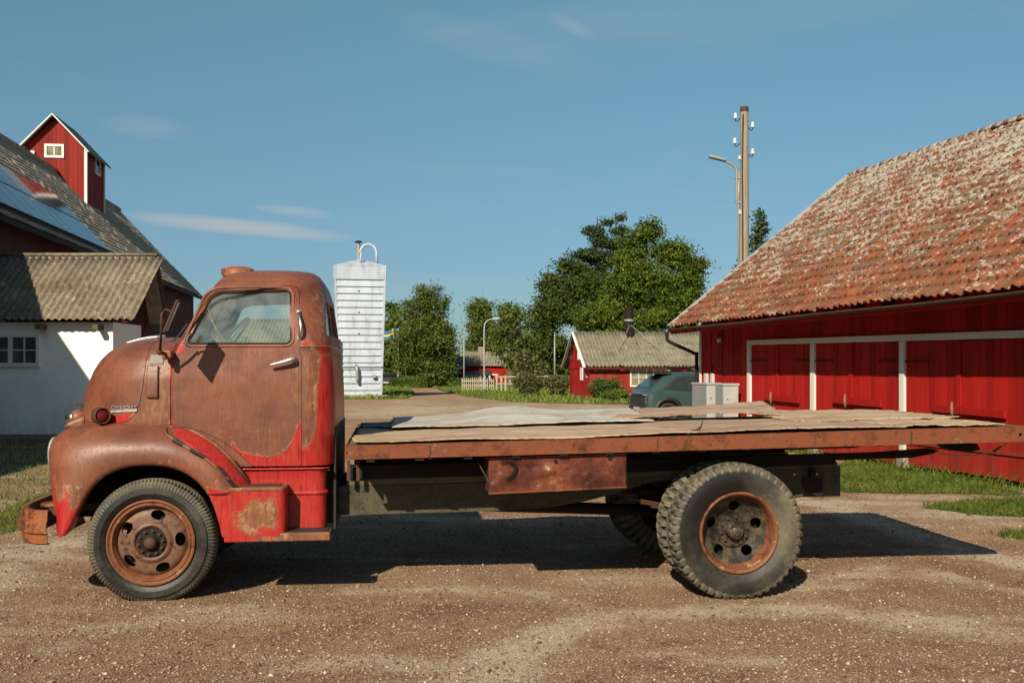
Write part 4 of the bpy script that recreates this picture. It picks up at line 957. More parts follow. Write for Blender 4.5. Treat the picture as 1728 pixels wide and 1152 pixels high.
def build_far():
    Y = 105.0; f = WF; X = lambda px, Yy=Y: (px - CX) / F * Yy; Z = lambda py, Yy=Y: H + (HY - py) / F * Yy
    x0, x1 = X(782), X(857); h = empty('farmhouse', (x0, Y, 0), 0, 'red farmhouse with a grey roof, chimney and white glazed porch', 'house')
    L = x1 - x0; ze = Z(616.5); zr = Z(592)
    board_panel(h, 'wall', 0, L, .0, ze, M['barn_red'], bw=.25)
    MB().bb(0, L, .01, 6, 0, ze).build('wall', M['barn_red'], h)
    MB().prism([(0.01, ze), (6, ze), (3, zr)], 'x', .02, L - .02).build('gable', M['barn_red'], h)
    sl = math.hypot(3.4, zr - ze + .1)
    corrugated('roof', (-.3, -.4, ze - .05), (1, 0, 0), (0, 3.4 / sl, (zr - ze + .1) / sl), L + .5, sl, .3, .04, M['cement_roof_far'], h, course=.6)
    corrugated('roof', (-.3, 6.4, ze - .05), (1, 0, 0), (0, -3.4 / sl, (zr - ze + .1) / sl), L + .5, sl, .3, .04, M['cement_roof_far'], h, course=.6)
    MB().bb(X(811) - x0 - .35, X(811) - x0 + .3, 2.4, 3.1, zr - .8, Z(584)).build('chimney', M['concrete'], h, bevel=.02)
    MB().beam((-.35, -.5, ze - .05), (-.35, 3, zr), .06, .2, (1, 0, 0)).build('verge_board', M['trim_white'], h)
    p = MB().bb(X(786) - x0, X(828) - x0, -2.2, -.05, 0, Z(641)).build('porch', M['barn_red_dark'], h)
    MB().bb(X(785) - x0, X(829) - x0, -2.35, -.05, Z(632), Z(630)).build('porch_beam', M['white_paint'], p)
    MB().add([(X(784) - x0, -2.5, Z(630)), (X(830) - x0, -2.5, Z(630)), (X(828) - x0, -.1, Z(625)), (X(786) - x0, -.1, Z(625)), (X(784) - x0, -2.5, Z(631)), (X(830) - x0, -2.5, Z(631)), (X(828) - x0, -.1, Z(626)), (X(786) - x0, -.1, Z(626))],
             [(0, 1, 2, 3), (7, 6, 5, 4), (0, 4, 5, 1), (1, 5, 6, 2), (2, 6, 7, 3), (3, 7, 4, 0)]).build('porch_roof', M['dark_roof'], p)
    for px in (786, 792, 798, 805, 812, 819, 827): MB().bb(X(px) - x0 - .08, X(px) - x0 + .08, -2.3, -2.2, Z(641), Z(632)).build('post', M['white_paint'], p)
    MB().bb(X(787) - x0, X(826) - x0, -2.15, -2.12, Z(641), Z(632)).build('pane', M['house_pane'], p)
    MB().bb(X(829) - x0, X(841) - x0, -1.9, -1.6, Z(633), Z(630.5)).build('awning', M['white_paint'], h)
    # dark annex with its own low roof
    Yd = 104.0; a0, a1 = X(735, Yd), X(781, Yd); d = empty('annex', (a0, Yd, 0), 0, 'dark red low annex with two white windows and a dark roof', 'outbuilding')
    L = a1 - a0; zt = Z(622, Yd)
    board_panel(d, 'wall', 0, L, 0, zt, M['barn_red_dark'], bw=.25); MB().bb(0, L, .01, 4, 0, zt).build('wall', M['barn_red_dark'], d)
    MB().add([(-.4, -.5, zt), (L + .1, -.5, zt), (L + .1, 3.2, Z(600, Yd)), (-.4 + 1.5, 3.2, Z(600, Yd)), (-.4, -.5, zt + .15), (L + .1, -.5, zt + .15), (L + .1, 3.2, Z(600, Yd) + .15), (1.1, 3.2, Z(600, Yd) + .15)],
             [(0, 3, 2, 1), (4, 5, 6, 7), (0, 1, 5, 4), (1, 2, 6, 5), (2, 3, 7, 6), (3, 0, 4, 7)]).build('roof', M['dark_roof'], d)
    MB().bb(-.45, L + .1, -.54, -.46, zt + .02, zt + .2).build('fascia', M['light_grey'], d)
    window(d, M['white_paint'], M['house_pane'], X(746.5, Yd) - a0, Z(633, Yd), .42, .5, -.02, 'x', -1, (1, 1), .11)
    window(d, M['white_paint'], M['house_pane'], X(765.5, Yd) - a0, Z(634, Yd), .75, .75, -.02, 'x', -1, (2, 1), .11)
    MB().bb(-.1, .08, -.06, 0, 0, zt).build('corner_board', M['white_paint'], d)
    # red garage to the left, behind the silo
    Yg = 120.0; g0, g1 = X(630, Yg), X(671, Yg); g = empty('garage', (g0, Yg, 0), 0, 'small red garage with white trim and grey tiled roof behind the birch', 'garage')
    L = g1 - g0; zt = Z(634, Yg)
    MB().bb(0, L, 0, 5, 0, zt).build('wall', M['barn_red'], g)
    MB().bb(-.05, L + .05, -.06, -.01, zt - .32, zt - .05).build('beam', M['white_paint'], g)
    for px in (646, 653, 670.5): MB().bb(X(px, Yg) - g0 - .08, X(px, Yg) - g0 + .08, -.07, -.01, 0, zt - .33).build('door_post', M['white_paint'], g)
    sl = math.hypot(2.8, 1.55)
    corrugated('roof', (-.3, -.3, zt), (1, 0, 0), (0, 2.8 / sl, 1.55 / sl), L + .6, sl, .3, .04, M['cement_roof_far'], g, course=.6)
    c = empty('parked_car', (X(651, 100), 100, 0), 0, 'small dark car seen from the front beside the red garage', 'car')
    MB().prism([(-.85, .25), (.85, .25), (.88, .75), (.72, .95), (.6, 1.42), (-.6, 1.42), (-.72, .95), (-.88, .75)], 'y', 0, 3.6).build('body', M['black_car'], c, bevel=.12, seg=3)
    MB().prism([(-.66, .98), (.66, .98), (.55, 1.34), (-.55, 1.34)], 'y', -.012, .02).build('windscreen', M['house_pane'], c)
    for sx in (-1, 1):
        MB().bb(sx * .78 - .11, sx * .78 + .11, -.02, .03, .62, .74).build('headlight', M['lens'], c, bevel=.01)
        MB().cyl((sx * .86, .5, .3), (sx * .64, .5, .3), .3, 16).build('wheel', M['rubber'], c)
    MB().bb(-.26, .26, -.03, .0, .38, .50).build('number_plate', M['white_paint'], c)
    # hedges: clipped, leafy surface
    for i, (pa, pb, yt, yb, Yh, lab) in enumerate(((660, 722, 639.5, 653.5, 96, 'long clipped green hedge in front of the birch'), (744, 781, 640, 653, 97, 'short clipped green hedge below the dark annex windows'))):
        xa, xb = X(pa, Yh), X(pb, Yh); hz = Z(yt, Yh); t = empty('hedge', ((xa + xb) / 2, Yh, 0), 0, lab, 'hedge', 'clipped hedges along the lane')
        n = 9000 if i == 0 else 6000; w = xb - xa; C = np.c_[RNG.uniform(-w / 2, w / 2, n), RNG.uniform(-.6, .6, n), RNG.uniform(0.02, hz, n)]
        e = RNG.uniform(0, 1, n); C[e < .45, 1] = -.6 + RNG.normal(0, .05, (e < .45).sum()); C[e > .7, 2] = hz + RNG.normal(0, .05, (e > .7).sum()); ed = np.abs(C[:, 0]) > w / 2 - .3
        C[:, 2] -= ed * RNG.uniform(0, .25, n)
        V, Fc = leaf_quads(C, .11); mesh('foliage', V, Fc, M['hedge_leaf'], t)
        MB().bb(-w / 2 + .1, w / 2 - .1, -.5, .5, 0, hz - .1).build('core', M['soil_green'], t, bevel=.1)
    # picket fence
    Yf = 78.0; fa, fb = X(780, Yf), X(833, Yf); t = empty('picket_fence', (fa, Yf, 0), R(-1), 'unpainted picket fence of pale wooden slats beside the lamp posts', 'fence')
    n = 16; w = fb - fa; zt = Z(637, Yf)
    for i in range(n):
        x = w * i / (n - 1); MB().bb(x - .035, x + .035, -.05, -.02, .08, zt + random.uniform(-.05, .04)).build('picket', M['old_wood_pale'], t)
    for zz in (.45, zt - .3): MB().bb(-.05, w + .05, -.018, .02, zz, zz + .10).build('rail', M['old_wood_pale'], t)
    t = empty('pasture_fence', (X(838, Yf), Yf, 0), R(2), 'open rail fence of grey wooden posts behind the willow bushes', 'fence')
    for px in (838, 846, 853, 874, 900, 925): MB().bb(X(px, Yf) - X(838, Yf) - .07, X(px, Yf) - X(838, Yf) + .07, -.07, .07, -.1, 1.3 + random.uniform(-.15, .1)).build('post', M['old_wood_pale'], t)
    for zz in (.6, 1.15): MB().beam((-.1, .09, zz), (X(930, Yf) - X(838, Yf), .09, zz + .05), .03, .11).build('rail', M['old_wood_pale'], t)
    # light posts and poles
    def post(px, yt, yb, lab, r=.06, mat='galv', lamp=False, name='flagpole', Yp=None):
        Yp = Yp or H * F / (yb - HY); z = Z(yt, Yp)
        o = empty(name, (X(px, Yp), Yp, 0), 0, lab, 'lamp post' if lamp else 'pole')
        if lamp:
            MB().tube(smooth_open([(0, 0, -.1), (0, 0, z * .5), (0, 0, z - .9), (.08, 0, z - .35), (.35, 0, z - .08), (.75, 0, z)], 4), [r] * 14 + [r * .8] * 7, 8).build('column', M[mat], o, smooth=True)
            MB().lathe([(0, -.3), (.09, -.25), (.11, .1), (.05, .3), (0, .32)], (.95, 0, z + .02), 'x', 12).build('lamp_head', M['light_grey'], o, smooth=True)
        else:
            MB().tube([(0, 0, -.1), (0, 0, z * .5), (0, 0, z)], [r, r * .95, r * .8], 8).build('shaft', M[mat], o, smooth=True)
            MB().lathe([(0, -.04), (r * 1.2, 0), (0, .08)], (0, 0, z), 'z', 10).build('cap', M[mat], o)
        return o
    post(817, 538, 661, 'slender white lamp post with a curved arm in front of the farmhouse', .05, 'light_grey', True, 'lamp_post')
    post(783, 563, 656, 'plain grey pole standing left of the picket fence', .07, 'galv', False, 'pole')
    post(936, 561, 655, 'thin grey pole among the bushes in front of the dark trees', .08, 'galv', False, 'pole')
    fp = post(672, 555, 645, 'white flagpole beside the birch, flying a blue and yellow flag', .07, 'white_paint', False, 'flagpole', Yp=100)
    # the flag: a waving cross flag
    Yp = 100; w = (671 - 646) / F * Yp; hh = .95; z0 = Z(571, Yp); nu, nv = 32, 16
    fx = X(672, Yp)
    fl = empty('flag', (fx, Yp, z0), 0, 'blue flag with a yellow cross waving from the flagpole', 'flag')
    def cell(a0, a1, b0, b1, mat, nm):
        V = []; us = np.linspace(a0, a1, 12); vs = np.linspace(b0, b1, 6)
        for u in us:
            for v in vs: V.append((-u * w, .12 * math.sin(u * 7 + v), v * hh + .10 * math.sin(u * 6) - .16 * u))
        o = mesh(nm, np.array(V), grid_faces(12, 6), M[mat], fl, smooth=True); m = o.modifiers.new('s', 'SOLIDIFY'); m.thickness = .01
    for a in ((0, .3125), (.4375, 1)):
        for b_ in ((0, .4), (.6, 1)): cell(*a, *b_, 'flag_blue', 'field')
    cell(0, 1, .4, .6, 'flag_yellow', 'cross'); cell(.3125, .4375, 0, .4, 'flag_yellow', 'cross'); cell(.3125, .4375, .6, 1, 'flag_yellow', 'cross')
t_ = NT('old_wood_pale'); n_ = t_.noise(3, 5, .7); t_.set(t_.ramp(n_, [(.3, (.24, .21, .15)), (.7, (.42, .38, .28))]), .85); M['old_wood_pale'] = t_.m
build_far()
# ================================================================ utility pole with street lamp
def utility_pole():
    Y = 29.5; x = (1255.5 - CX) / F * Y; X = lambda px: (px - CX) / F * Y - x; Z = lambda py: H + (HY - py) / F * Y
    p = empty('utility_pole', (x, Y, 0), 0, 'tall weathered wooden utility pole with white insulators and a street lamp', 'utility pole')
    MB().tube([(0, 0, 0), (0, 0, 4), (0.01, 0, Z(182))], [.16, .15, .118], 16).build('shaft', M['pole_wood'], p, auto=40)
    MB().lathe([(0, .03), (.122, .0), (.125, -.14), (.12, -.15)], (0.01, 0, Z(181)), 'z', 16).build('cap', M['brown_iron'], p)
    MB().tube([(-.17, -.02, 0), (-.165, -.02, Z(330)), (-.15, -.02, Z(290))], .03, 8).build('conduit', M['galv'], p, smooth=True)
    MB().tube(smooth_open([(-.06, -.15, 1), (-.07, -.14, Z(400)), (-.08, -.135, Z(280)), (-.05, -.125, Z(195))], 5), .02, 6).build('cable', M['black'], p, smooth=True)
    for (px, py, s_) in ((1241, 198, -1), (1270, 213, 1), (1240, 240, -1), (1270, 258, 1)):
        x0 = X(px); z = Z(py)
        a = MB().tube(smooth_open([(s_ * .11, 0, z - .02), (x0 - s_ * .06, 0, z - .12), (x0, 0, z - .10), (x0, 0, z)], 3), .014, 6).build('insulator_hook', M['dark_iron'], p)
        MB().lathe([(0, -.03), (.05, -.03), (.062, .0), (.05, .05), (.035, .07), (.052, .09), (.045, .13), (0, .15)], (x0, 0, z - .02), 'z', 14).build('insulator', M['ceramic'], a, smooth=True)
    arm = MB().tube(smooth_open([(-.22, -.03, Z(343)), (-.22, -.03, Z(300)), (-.25, -.03, Z(284)), (-.42, -.03, Z(276)), (-.62, -.03, Z(271.5))], 5), .033, 8).build('lamp_arm', M['galv'], p, smooth=True)
    for py in (302, 343): MB().bb(-.27, -.1, -.07, 0.02, Z(py), Z(py) + .04).build('clamp', M['galv'], arm)
    hd = MB().box((-.80, -.03, Z(267.5)), (.50, .20, .075), Matrix.Rotation(R(14), 3, 'Y')).build('lamp_head', M['galv'], p, bevel=.02)
    MB().box((-.80, -.03, Z(267.5) - .04), (.36, .16, .012), Matrix.Rotation(R(14), 3, 'Y')).build('lens', M['shed_pane'], hd)
    MB().bb(-.19, -.11, -.09, .0, Z(270), Z(264)).build('junction_box', M['white_paint'], p)
    MB().bb(-.17, -.10, -.09, .0, Z(362), Z(355)).build('junction_box', M['white_paint'], p)
utility_pole()
# ================================================================ lawns, grass, trees
def px_poly(pts): return [GP(*p) for p in pts]
def greenery():
    lawn = px_poly([(722, 651.5), (745, 659), (790, 669), (860, 677), (960, 680.5), (1060, 682), (1300, 684), (1500, 684), (1300, 645), (1000, 641), (722, 643)])
    left = px_poly([(560, 643), (690, 643), (702, 652), (690, 657), (700, 665), (688, 672), (648, 673), (560, 673)])
    for i, p in enumerate((lawn, left)): poly_sheet('lawn', p, .012, M['soil_green'])
    blades('lawn_grass', scatter_in(lawn, 60000), .10, .26, .05, M['grass_far'], z0=.01)
    blades('lawn_grass', scatter_in(left, 12000), .10, .30, .05, M['grass_far'], z0=.01)
    far = [(-1400, 112), (1400, 112), (1400, 1900), (-1400, 1900)]
    poly_sheet('field', far, .03, M['soil_green'])
    # strips of grass on the yard by the red barn
    a = px_poly([(1405, 790), (1440, 779), (1520, 786), (1575, 797), (1650, 811), (1722, 828), (1700, 833), (1640, 831), (1560, 830), (1480, 829), (1412, 824)])
    b = px_poly([(1560, 850), (1625, 843), (1700, 839), (1790, 838), (1860, 850), (1860, 880), (1740, 868), (1640, 862)])
    c = px_poly([(1690, 894), (1760, 888), (1800, 897), (1720, 899)])
    for p, n in ((a, 15000), (b, 10000), (c, 500)):
        q = rough_edge(p, .03); poly_sheet('grass_verge', q, .008, M['soil_green'])
        blades('verge_grass', scatter_in(rough_edge(p, .10), n), .025, .075, .006, M['grass'])
    # weeds thinly over the yard edge and along the left barn
    L = px_poly([(-260, 735), (108, 742), (118, 800), (100, 838), (40, 862), (-30, 900), (-300, 900)])
    q = [(x, y) for x, y in L]
    blades('verge_grass', scatter_in(q, 9000), .03, .09, .006, M['grass'])
    L2 = px_poly([(-30, 885), (40, 850), (110, 822), (150, 800), (150, 850), (90, 880), (30, 905), (-30, 915)])
    blades('verge_grass', scatter_in(L2, 4200), .02, .07, .006, M['grass'])
    S = px_poly([(1040, 690), (1048, 686), (1060, 690), (1050, 694)])
    # single tall weeds against the wall plinth
    P = scatter_in([(-14, 25.2), (-8.5, 25.2), (-8.5, 25.6), (-14, 25.6)], 700); blades('wall_weeds', P, .1, .4, .012, M['grass'])
    P = scatter_in([(RB.x + RB.U[0] * x + RB.W[0] * y, RB.y + RB.U[1] * x + RB.W[1] * y) for x, y in ((0, -.25), (14, -.35), (14, -.05), (0, -.05))], 1500); blades('wall_weeds', P, .04, .18, .008, M['grass'])
def stones():
    def lay(n, x0, x1, y0, y1, s0, s1, k=1.6):
        y = y0 + (y1 - y0) * RNG.uniform(0, 1, n) ** k; x = RNG.uniform(x0, x1, n) * (y / y1) ** .6; s = s0 + (s1 - s0) * RNG.uniform(0, 1, n) ** 3.0
        base = np.array([(1, 0, 0), (-1, 0, 0), (0, 1, 0), (0, -1, 0), (0, 0, 1), (0, 0, -.6)], float)
        V = base[None] * RNG.uniform(.6, 1.3, (n, 6, 1)) + RNG.normal(0, .16, (n, 6, 3)); th = RNG.uniform(0, 6.28, n); c, sn = np.cos(th)[:, None], np.sin(th)[:, None]
        V = np.stack([V[..., 0] * c - V[..., 1] * sn, V[..., 0] * sn + V[..., 1] * c, V[..., 2] * .65], -1) * s[:, None, None]
        z = np.array([gz(a, b) for a, b in zip(x, y)]); V += np.stack([x, y, z + s * .12], -1)[:, None, :]
        f = np.array([(0, 2, 4), (2, 1, 4), (1, 3, 4), (3, 0, 4), (2, 0, 5), (1, 2, 5), (3, 1, 5), (0, 3, 5)])
        o = mesh('loose_gravel', V.reshape(-1, 3), (f[None] + (np.arange(n) * 6)[:, None, None]).reshape(-1, 3), M['pebble']); tag(o, kind='stuff')
    lay(110000, -7, 9, 4.7, 12, .0035, .012); lay(12000, -7, 9, 4.7, 14, .006, .020)
greenery(); stones()
def tree_px(name, label, depth, foot, blobs, leaf, nleaf, ls, tr, **k):
    X = lambda px: (px - CX) / F * depth; Z = lambda py: H + (HY - py) / F * depth
    x0 = X(foot); B = [(X(cx) - x0, Z(cy), rx / F * depth, ry / F * depth) for cx, cy, rx, ry in blobs]
    ts = k.pop('trunks_px', None); T_ = None
    if ts: T_ = [[(X(px) - x0, 0, max(0, Z(py))) for px, py in t] for t in ts]
    return tree(name, x0, depth, 0, B, leaf, nleaf, ls, tr, label, trunks=T_, **k)
G = 'trees behind the yard'
tree_px('birch_tree', 'tall birch with one dense drooping crown just right of the white silo', 97, 716,
        [(722, 497, 20, 25), (735, 520, 25, 28), (705, 530, 26, 32), (716, 565, 44, 40), (692, 585, 34, 44), (742, 590, 31, 46), (724, 617, 42, 22), (752, 560, 17, 30)],
        'birch_leaf', 42000, .12, .28, bark='birch_bark', clump=.34, droop=.35, group=G, limbs=16, trunks_px=[[(716, 650), (716, 600), (726, 545), (722, 490)], [(716, 640), (700, 590), (692, 550)]])
tree_px('broadleaf_tree', 'lower tree partly hidden by the white silo, left of the dense birch', 104, 664, [(664, 540, 14, 28), (668, 580, 22, 40), (658, 612, 26, 26)], 'lime_leaf', 8000, .17, .2, group=G, clump=.4)
tree_px('birch_tree', 'narrow dark birch left of the lamp post, above the farmhouse roof', 118, 812, [(812, 520, 15, 20), (815, 550, 22, 30), (800, 580, 14, 16), (826, 585, 22, 26)], 'birch_leaf', 15000, .14, .22, bark='birch_bark', group=G, droop=.3, trunks_px=[[(814, 650), (812, 590), (813, 520)], [(818, 640), (826, 580), (820, 550)]])
tree_px('birch_tree', 'thin airy birch with a white trunk in front of the farmhouse gable', 92, 861, [(850, 530, 15, 20), (872, 525, 15, 20), (862, 555, 26, 26), (880, 585, 20, 30), (846, 580, 14, 20), (872, 615, 20, 16)], 'birch_leaf', 7500, .14, .20, bark='birch_bark', group=G, droop=.3, clump=.38, limbs=18, trunks_px=[[(861, 650), (861, 600), (856, 560), (852, 520)], [(861, 620), (868, 580), (873, 530)]])
tree_px('broadleaf_tree', 'broad dark tree behind the thin grey pole, left of the lime', 108, 925, [(905, 560, 22, 38), (925, 590, 36, 40), (945, 520, 38, 48), (965, 470, 36, 40), (925, 500, 20, 40), (985, 520, 40, 60), (905, 610, 24, 28)], 'dark_leaf', 44000, .16, .4, group=G, clump=.5, limbs=14)
tree_px('pine_tree', 'ragged pine top rising above the dark tree and the lime', 112, 1008, [(1000, 392, 20, 10), (1012, 410, 20, 10), (990, 430, 28, 12), (1020, 440, 28, 16), (1046, 395, 14, 20), (1046, 372, 5, 10), (1010, 470, 30, 22), (1025, 375, 8, 6), (1052, 425, 20, 20)], 'needle', 20000, .15, .3, group=G, clump=.32, limbs=24)
tree_px('lime_tree', 'big bright green lime with a lobed crown above the grey-roofed shed', 92, 1075, [(1078, 410, 24, 32), (1095, 390, 14, 16), (1075, 450, 42, 34), (1130, 430, 28, 30), (1155, 455, 30, 34), (1168, 490, 24, 34), (1120, 490, 46, 44), (1050, 500, 44, 46), (1020, 535, 40, 34), (1090, 545, 56, 36), (1150, 530, 38, 34), (1040, 560, 50, 24)], 'lime_leaf', 80000, .14, .45, group=G, clump=.42, limbs=22)
tree_px('broadleaf_tree', 'small pale-flowered tree between the thin birch and the dark tree', 84, 892, [(885, 610, 16, 16), (905, 620, 18, 14), (890, 632, 24, 12)], 'bush_leaf', 4500, .13, .12, group=G, clump=.3)
def spruce():
    Y = 46.0; X0 = (1283 - CX) / F * Y; zt = H + (HY - 355) / F * Y
    t = empty('spruce_tree', (X0, Y, 0), 0, 'spruce with drooping tiers standing behind the utility pole and barn roof', 'tree')
    L = []; mb = MB(); mb.tube([(0, 0, 0), (0, 0, zt)], [.2, .02], 8)
    for i in range(120):
        f = (i / 120) ** .9; z = zt - f * (zt - 2.0); r = .12 + f * 2.9 * random.uniform(.6, 1.1); a = random.uniform(0, 6.28)
        e = (r * math.cos(a), r * math.sin(a), z - .10 * r + .15); mb.tube(smooth_open([(0, 0, z), (e[0] * .5, e[1] * .5, z - .12 * r), e], 2), .02, 4)
        n = int(14 + r * 50)
        for k in range(n):
            s = random.uniform(.1, 1); w = (1 - s) * .30 + .06; L.append((e[0] * s + random.gauss(0, w * .7), e[1] * s + random.gauss(0, w * .7), z - .12 * r * s + (.15 * s * s) - abs(random.gauss(0, .14))))
    V, Fc = leaf_quads(np.array(L), .085); mesh('crown', V, Fc, M['needle'], t); mb.build('trunk', M['bark'], t, smooth=True)
spruce()
def bush(px, pyb, w, h, leaf, n, ls, label, depth=None, group=None, stems=14):
    Y = depth or H * F / (pyb - HY); X0 = (px - CX) / F * Y; W = w / F * Y; Hh = h / F * Y
    t = empty('bush', (X0, Y, 0), 0, label, 'bush', group); C = []; mb = MB()
    for i in range(stems * 3):
        a = random.uniform(0, 6.28); r = random.uniform(.2, 1) ** .7; e = (W * .5 * r * math.cos(a), W * .4 * r * math.sin(a), Hh * (1 - .35 * r * r) * random.uniform(.75, 1.05))
        if i < stems: mb.tube(smooth_open([(e[0] * .1, e[1] * .1, 0), (e[0] * .45, e[1] * .45, e[2] * .6), e], 3), .018, 4)
        for k in range(n // (stems * 3)):
            s = random.uniform(.12, 1.0); C.append((e[0] * s + random.gauss(0, .12 * W / 2), e[1] * s + random.gauss(0, .15), max(.03, e[2] * s + random.gauss(0, .09))))
    V, Fc = leaf_quads(np.array(C), ls); mesh('foliage', V, Fc, M[leaf], t); mb.build('stems', M['bark'], t)
bush(892, 668, 58, 42, 'bush_leaf', 9000, .07, 'brownish willow bush left of the thin grey pole')
bush(941, 668, 52, 38, 'bush_leaf', 9000, .07, 'olive willow bush between the grey pole and the shed gable')
bush(1022, 674, 58, 40, 'rose_leaf', 7000, .06, 'straggling rose bush growing against the shed front')
bush(1040, 676, 60, 18, 'hedge_leaf', 4000, .06, 'low green bush spreading at the foot of the rose bush')
def far_trees():
    for y0, d, h0, mt, n in ((0, 330, 5.5, 'dark_leaf', 22000), (0, 700, 22, 'haze_hill', 0)):
        if n:
            x = RNG.uniform(-330, 330, n); hh = h0 + 2.0 * np.sin(x * .05) + 1.5 * np.sin(x * .13 + 1); C = np.c_[x, d + RNG.normal(0, 6, n), np.abs(RNG.uniform(0, 1, n)) * hh]
            V, Fc = leaf_quads(C, 1.3); o = mesh('treeline', V, Fc, M[mt]); tag(o, kind='stuff')
        else:
            xs = np.linspace(-900, 900, 120); V = []
            for x in xs:
                h = 12 + 7 * math.sin(x * .006 + 1) + 3 * math.sin(x * .021) + 1.2 * math.sin(x * .09)
                V += [(x, d, -2), (x, d + 30, h * .8), (x, d + 80, h), (x, d + 200, -2)]
            o = mesh('hills', np.array(V), grid_faces(120, 4), M[mt], smooth=True); tag(o, kind='structure')
far_trees()
# ================================================================ teal hatchback behind the cabinets
def hatchback():
    ang = R(11); c = empty('hatchback_car', (3.93, 31.0, 0), ang, 'teal electric hatchback with black wheel arches parked beside the shed and barn corner', 'car')
    # stations from the rear: x, half width low, belt z, belt half width, roof z, roof half width
    S = [(0.00, .80, .78, .78, .80, .76), (0.03, .88, .92, .86, .98, .82), (.10, .915, 1.0, .90, 1.08, .84), (.30, .935, 1.03, .91, 1.25, .78), (.55, .94, 1.04, .92, 1.44, .72), (.75, .945, 1.04, .92, 1.53, .68),
         (1.2, .945, 1.02, .925, 1.58, .67), (2.0, .945, .99, .925, 1.60, .67), (2.7, .945, .98, .92, 1.57, .66), (3.3, .94, .98, .90, 1.25, .70), (3.7, .94, .97, .88, 1.00, .82), (4.2, .93, .88, .85, .92, .76), (4.55, .86, .75, .80, .78, .70), (4.63, .78, .62, .7, .66, .6)]
    V = []; 
    for x, hb, zb, bb_, zr, hr in S:
        ring = [(hb * .9, .22), (hb, .34), (hb + .01, .6), (bb_ + .01, zb * .9), (bb_, zb), ((bb_ + hr) / 2 + .015, (zb + zr) / 2), (hr, zr - .05), (hr * .85, zr), (hr * .4, zr + .015)]
        full = [(x, -a, z) for a, z in ring] + [(x, a, z) for a, z in ring[::-1]]; V += full
    n = 18; Fc = grid_faces(len(S), n).tolist() + [[i * n + n - 1, i * n, (i + 1) * n, (i + 1) * n + n - 1] for i in range(len(S) - 1)] + [list(range(n)), list(range((len(S) - 1) * n, len(S) * n))[::-1]]
    body = mesh('body', V, Fc, M['car_paint'], None); fix_normals(body)
    cut = []
    for xw in (.66, 3.70): cut.append(MB().cyl((xw, -1.2, .37), (xw, -.62, .37), .385, 40).build('k', None)); cut.append(MB().cyl((xw, 1.2, .37), (xw, .62, .37), .385, 40).build('k', None))
    boolean(body, cut); smooth_angle(body, 28); body.parent = c
    # side glass, follows the cabin side
    def side_y(z, s_): return s_
    for sg in (-1, 1):
        def quad(pts, nm, mat, off=.012, par=c):
            V = []
            for x, z in pts:
                xs_ = [s[0] for s in S]; zb = np.interp(x, xs_, [s[2] for s in S]); bb_ = np.interp(x, xs_, [s[3] for s in S]); zr = np.interp(x, xs_, [s[4] for s in S]); hr = np.interp(x, xs_, [s[5] for s in S])
                mz = (zb + zr) / 2; mw = (bb_ + hr) / 2 + .015
                w = np.interp(z, [zb, mz, zr - .05], [bb_, mw, hr]); V.append((x, sg * (w + off), z))
            V2 = [(x, y - sg * .02, z) for x, y, z in V]; k = len(V)
            return MB().add(V + V2, [tuple(range(k)), tuple(range(2 * k - 1, k - 1, -1))] + [(i, (i + 1) % k, k + (i + 1) % k, k + i) for i in range(k)]).build(nm, mat, par)
        quad([(.50, 1.10), (1.2, 1.045), (2.2, 1.03), (3.20, 1.02), (2.85, 1.30), (2.72, 1.49), (2.0, 1.53), (1.2, 1.51), (.95, 1.44)], 'window_frame', M['rubber'], .032)
        quad([(.66, 1.13), (1.30, 1.09), (1.30, 1.46), (1.02, 1.41)], 'side_window', M['car_glass'], .040)
        quad([(1.36, 1.09), (2.05, 1.07), (2.05, 1.50), (1.36, 1.47)], 'side_window', M['car_glass'], .040)
        quad([(2.12, 1.07), (3.05, 1.06), (2.68, 1.46), (2.12, 1.50)], 'side_window', M['car_glass'], .040)
        quad([(1.28, .36), (3.32, .36), (3.32, .44), (1.28, .44)], 'sill_cladding', M['black_car'], .012)
        quad([(1.55, .50), (3.20, .50), (3.20, .94), (1.40, .94)], 'door', M['car_paint'], .010)
        quad([(1.42, .80), (1.62, .80), (1.62, .84), (1.42, .84)], 'door_handle', M['black_car'], .02)
        for xw in (.66, 3.70):
            V = []
            for k in range(25):
                t = math.pi * (-.05 + 1.1 * k / 24)
                for r, y in ((.37, .94), (.375, .965), (.45, .962), (.46, .94)): V.append((xw + r * math.cos(t), sg * y, .37 + r * math.sin(t)))
            a = mesh('arch_cladding', np.array(V), grid_faces(25, 4), M['black_car'], c, smooth=True); a.modifiers.new('s', 'SOLIDIFY').thickness = .02
            w = MB().lathe([(.20, .0), (.30, -.01), (.345, .03), (.35, .1), (.345, .2), (.2, .22)], (xw, sg * .93 - (0 if sg < 0 else .22), .35), 'y', 40, closed=True).build('wheel', M['rubber'], c, smooth=True)
            MB().lathe([(0, .02), (.06, .02), (.2, .03), (.235, .01), (.24, .06)], (xw, sg * .93 - (0 if sg < 0 else .1), .35), 'y', 30).build('rim', M['black_car'], w, smooth=True)
    # tail: dark boot lid panel, bumper, lamps, glass, spoiler, plate
    MB().add([(-.035, -.80, .60), (-.035, .80, .60), (-.018, .74, .86), (-.018, -.74, .86), (.05, -.80, .60), (.05, .80, .60), (.06, .74, .86), (.06, -.74, .86)], [(0, 1, 2, 3), (4, 7, 6, 5), (0, 4, 5, 1), (1, 5, 6, 2), (2, 6, 7, 3), (3, 7, 4, 0)]).build('boot_lid', M['black_car'], c, bevel=.015)
    MB().bb(-.05, .12, -.84, .84, .28, .56).build('bumper', M['black_car'], c, bevel=.04)
    MB().bb(-.04, .02, -.70, .70, .875, .925).build('light_bar', M['rubber'], c, bevel=.01)
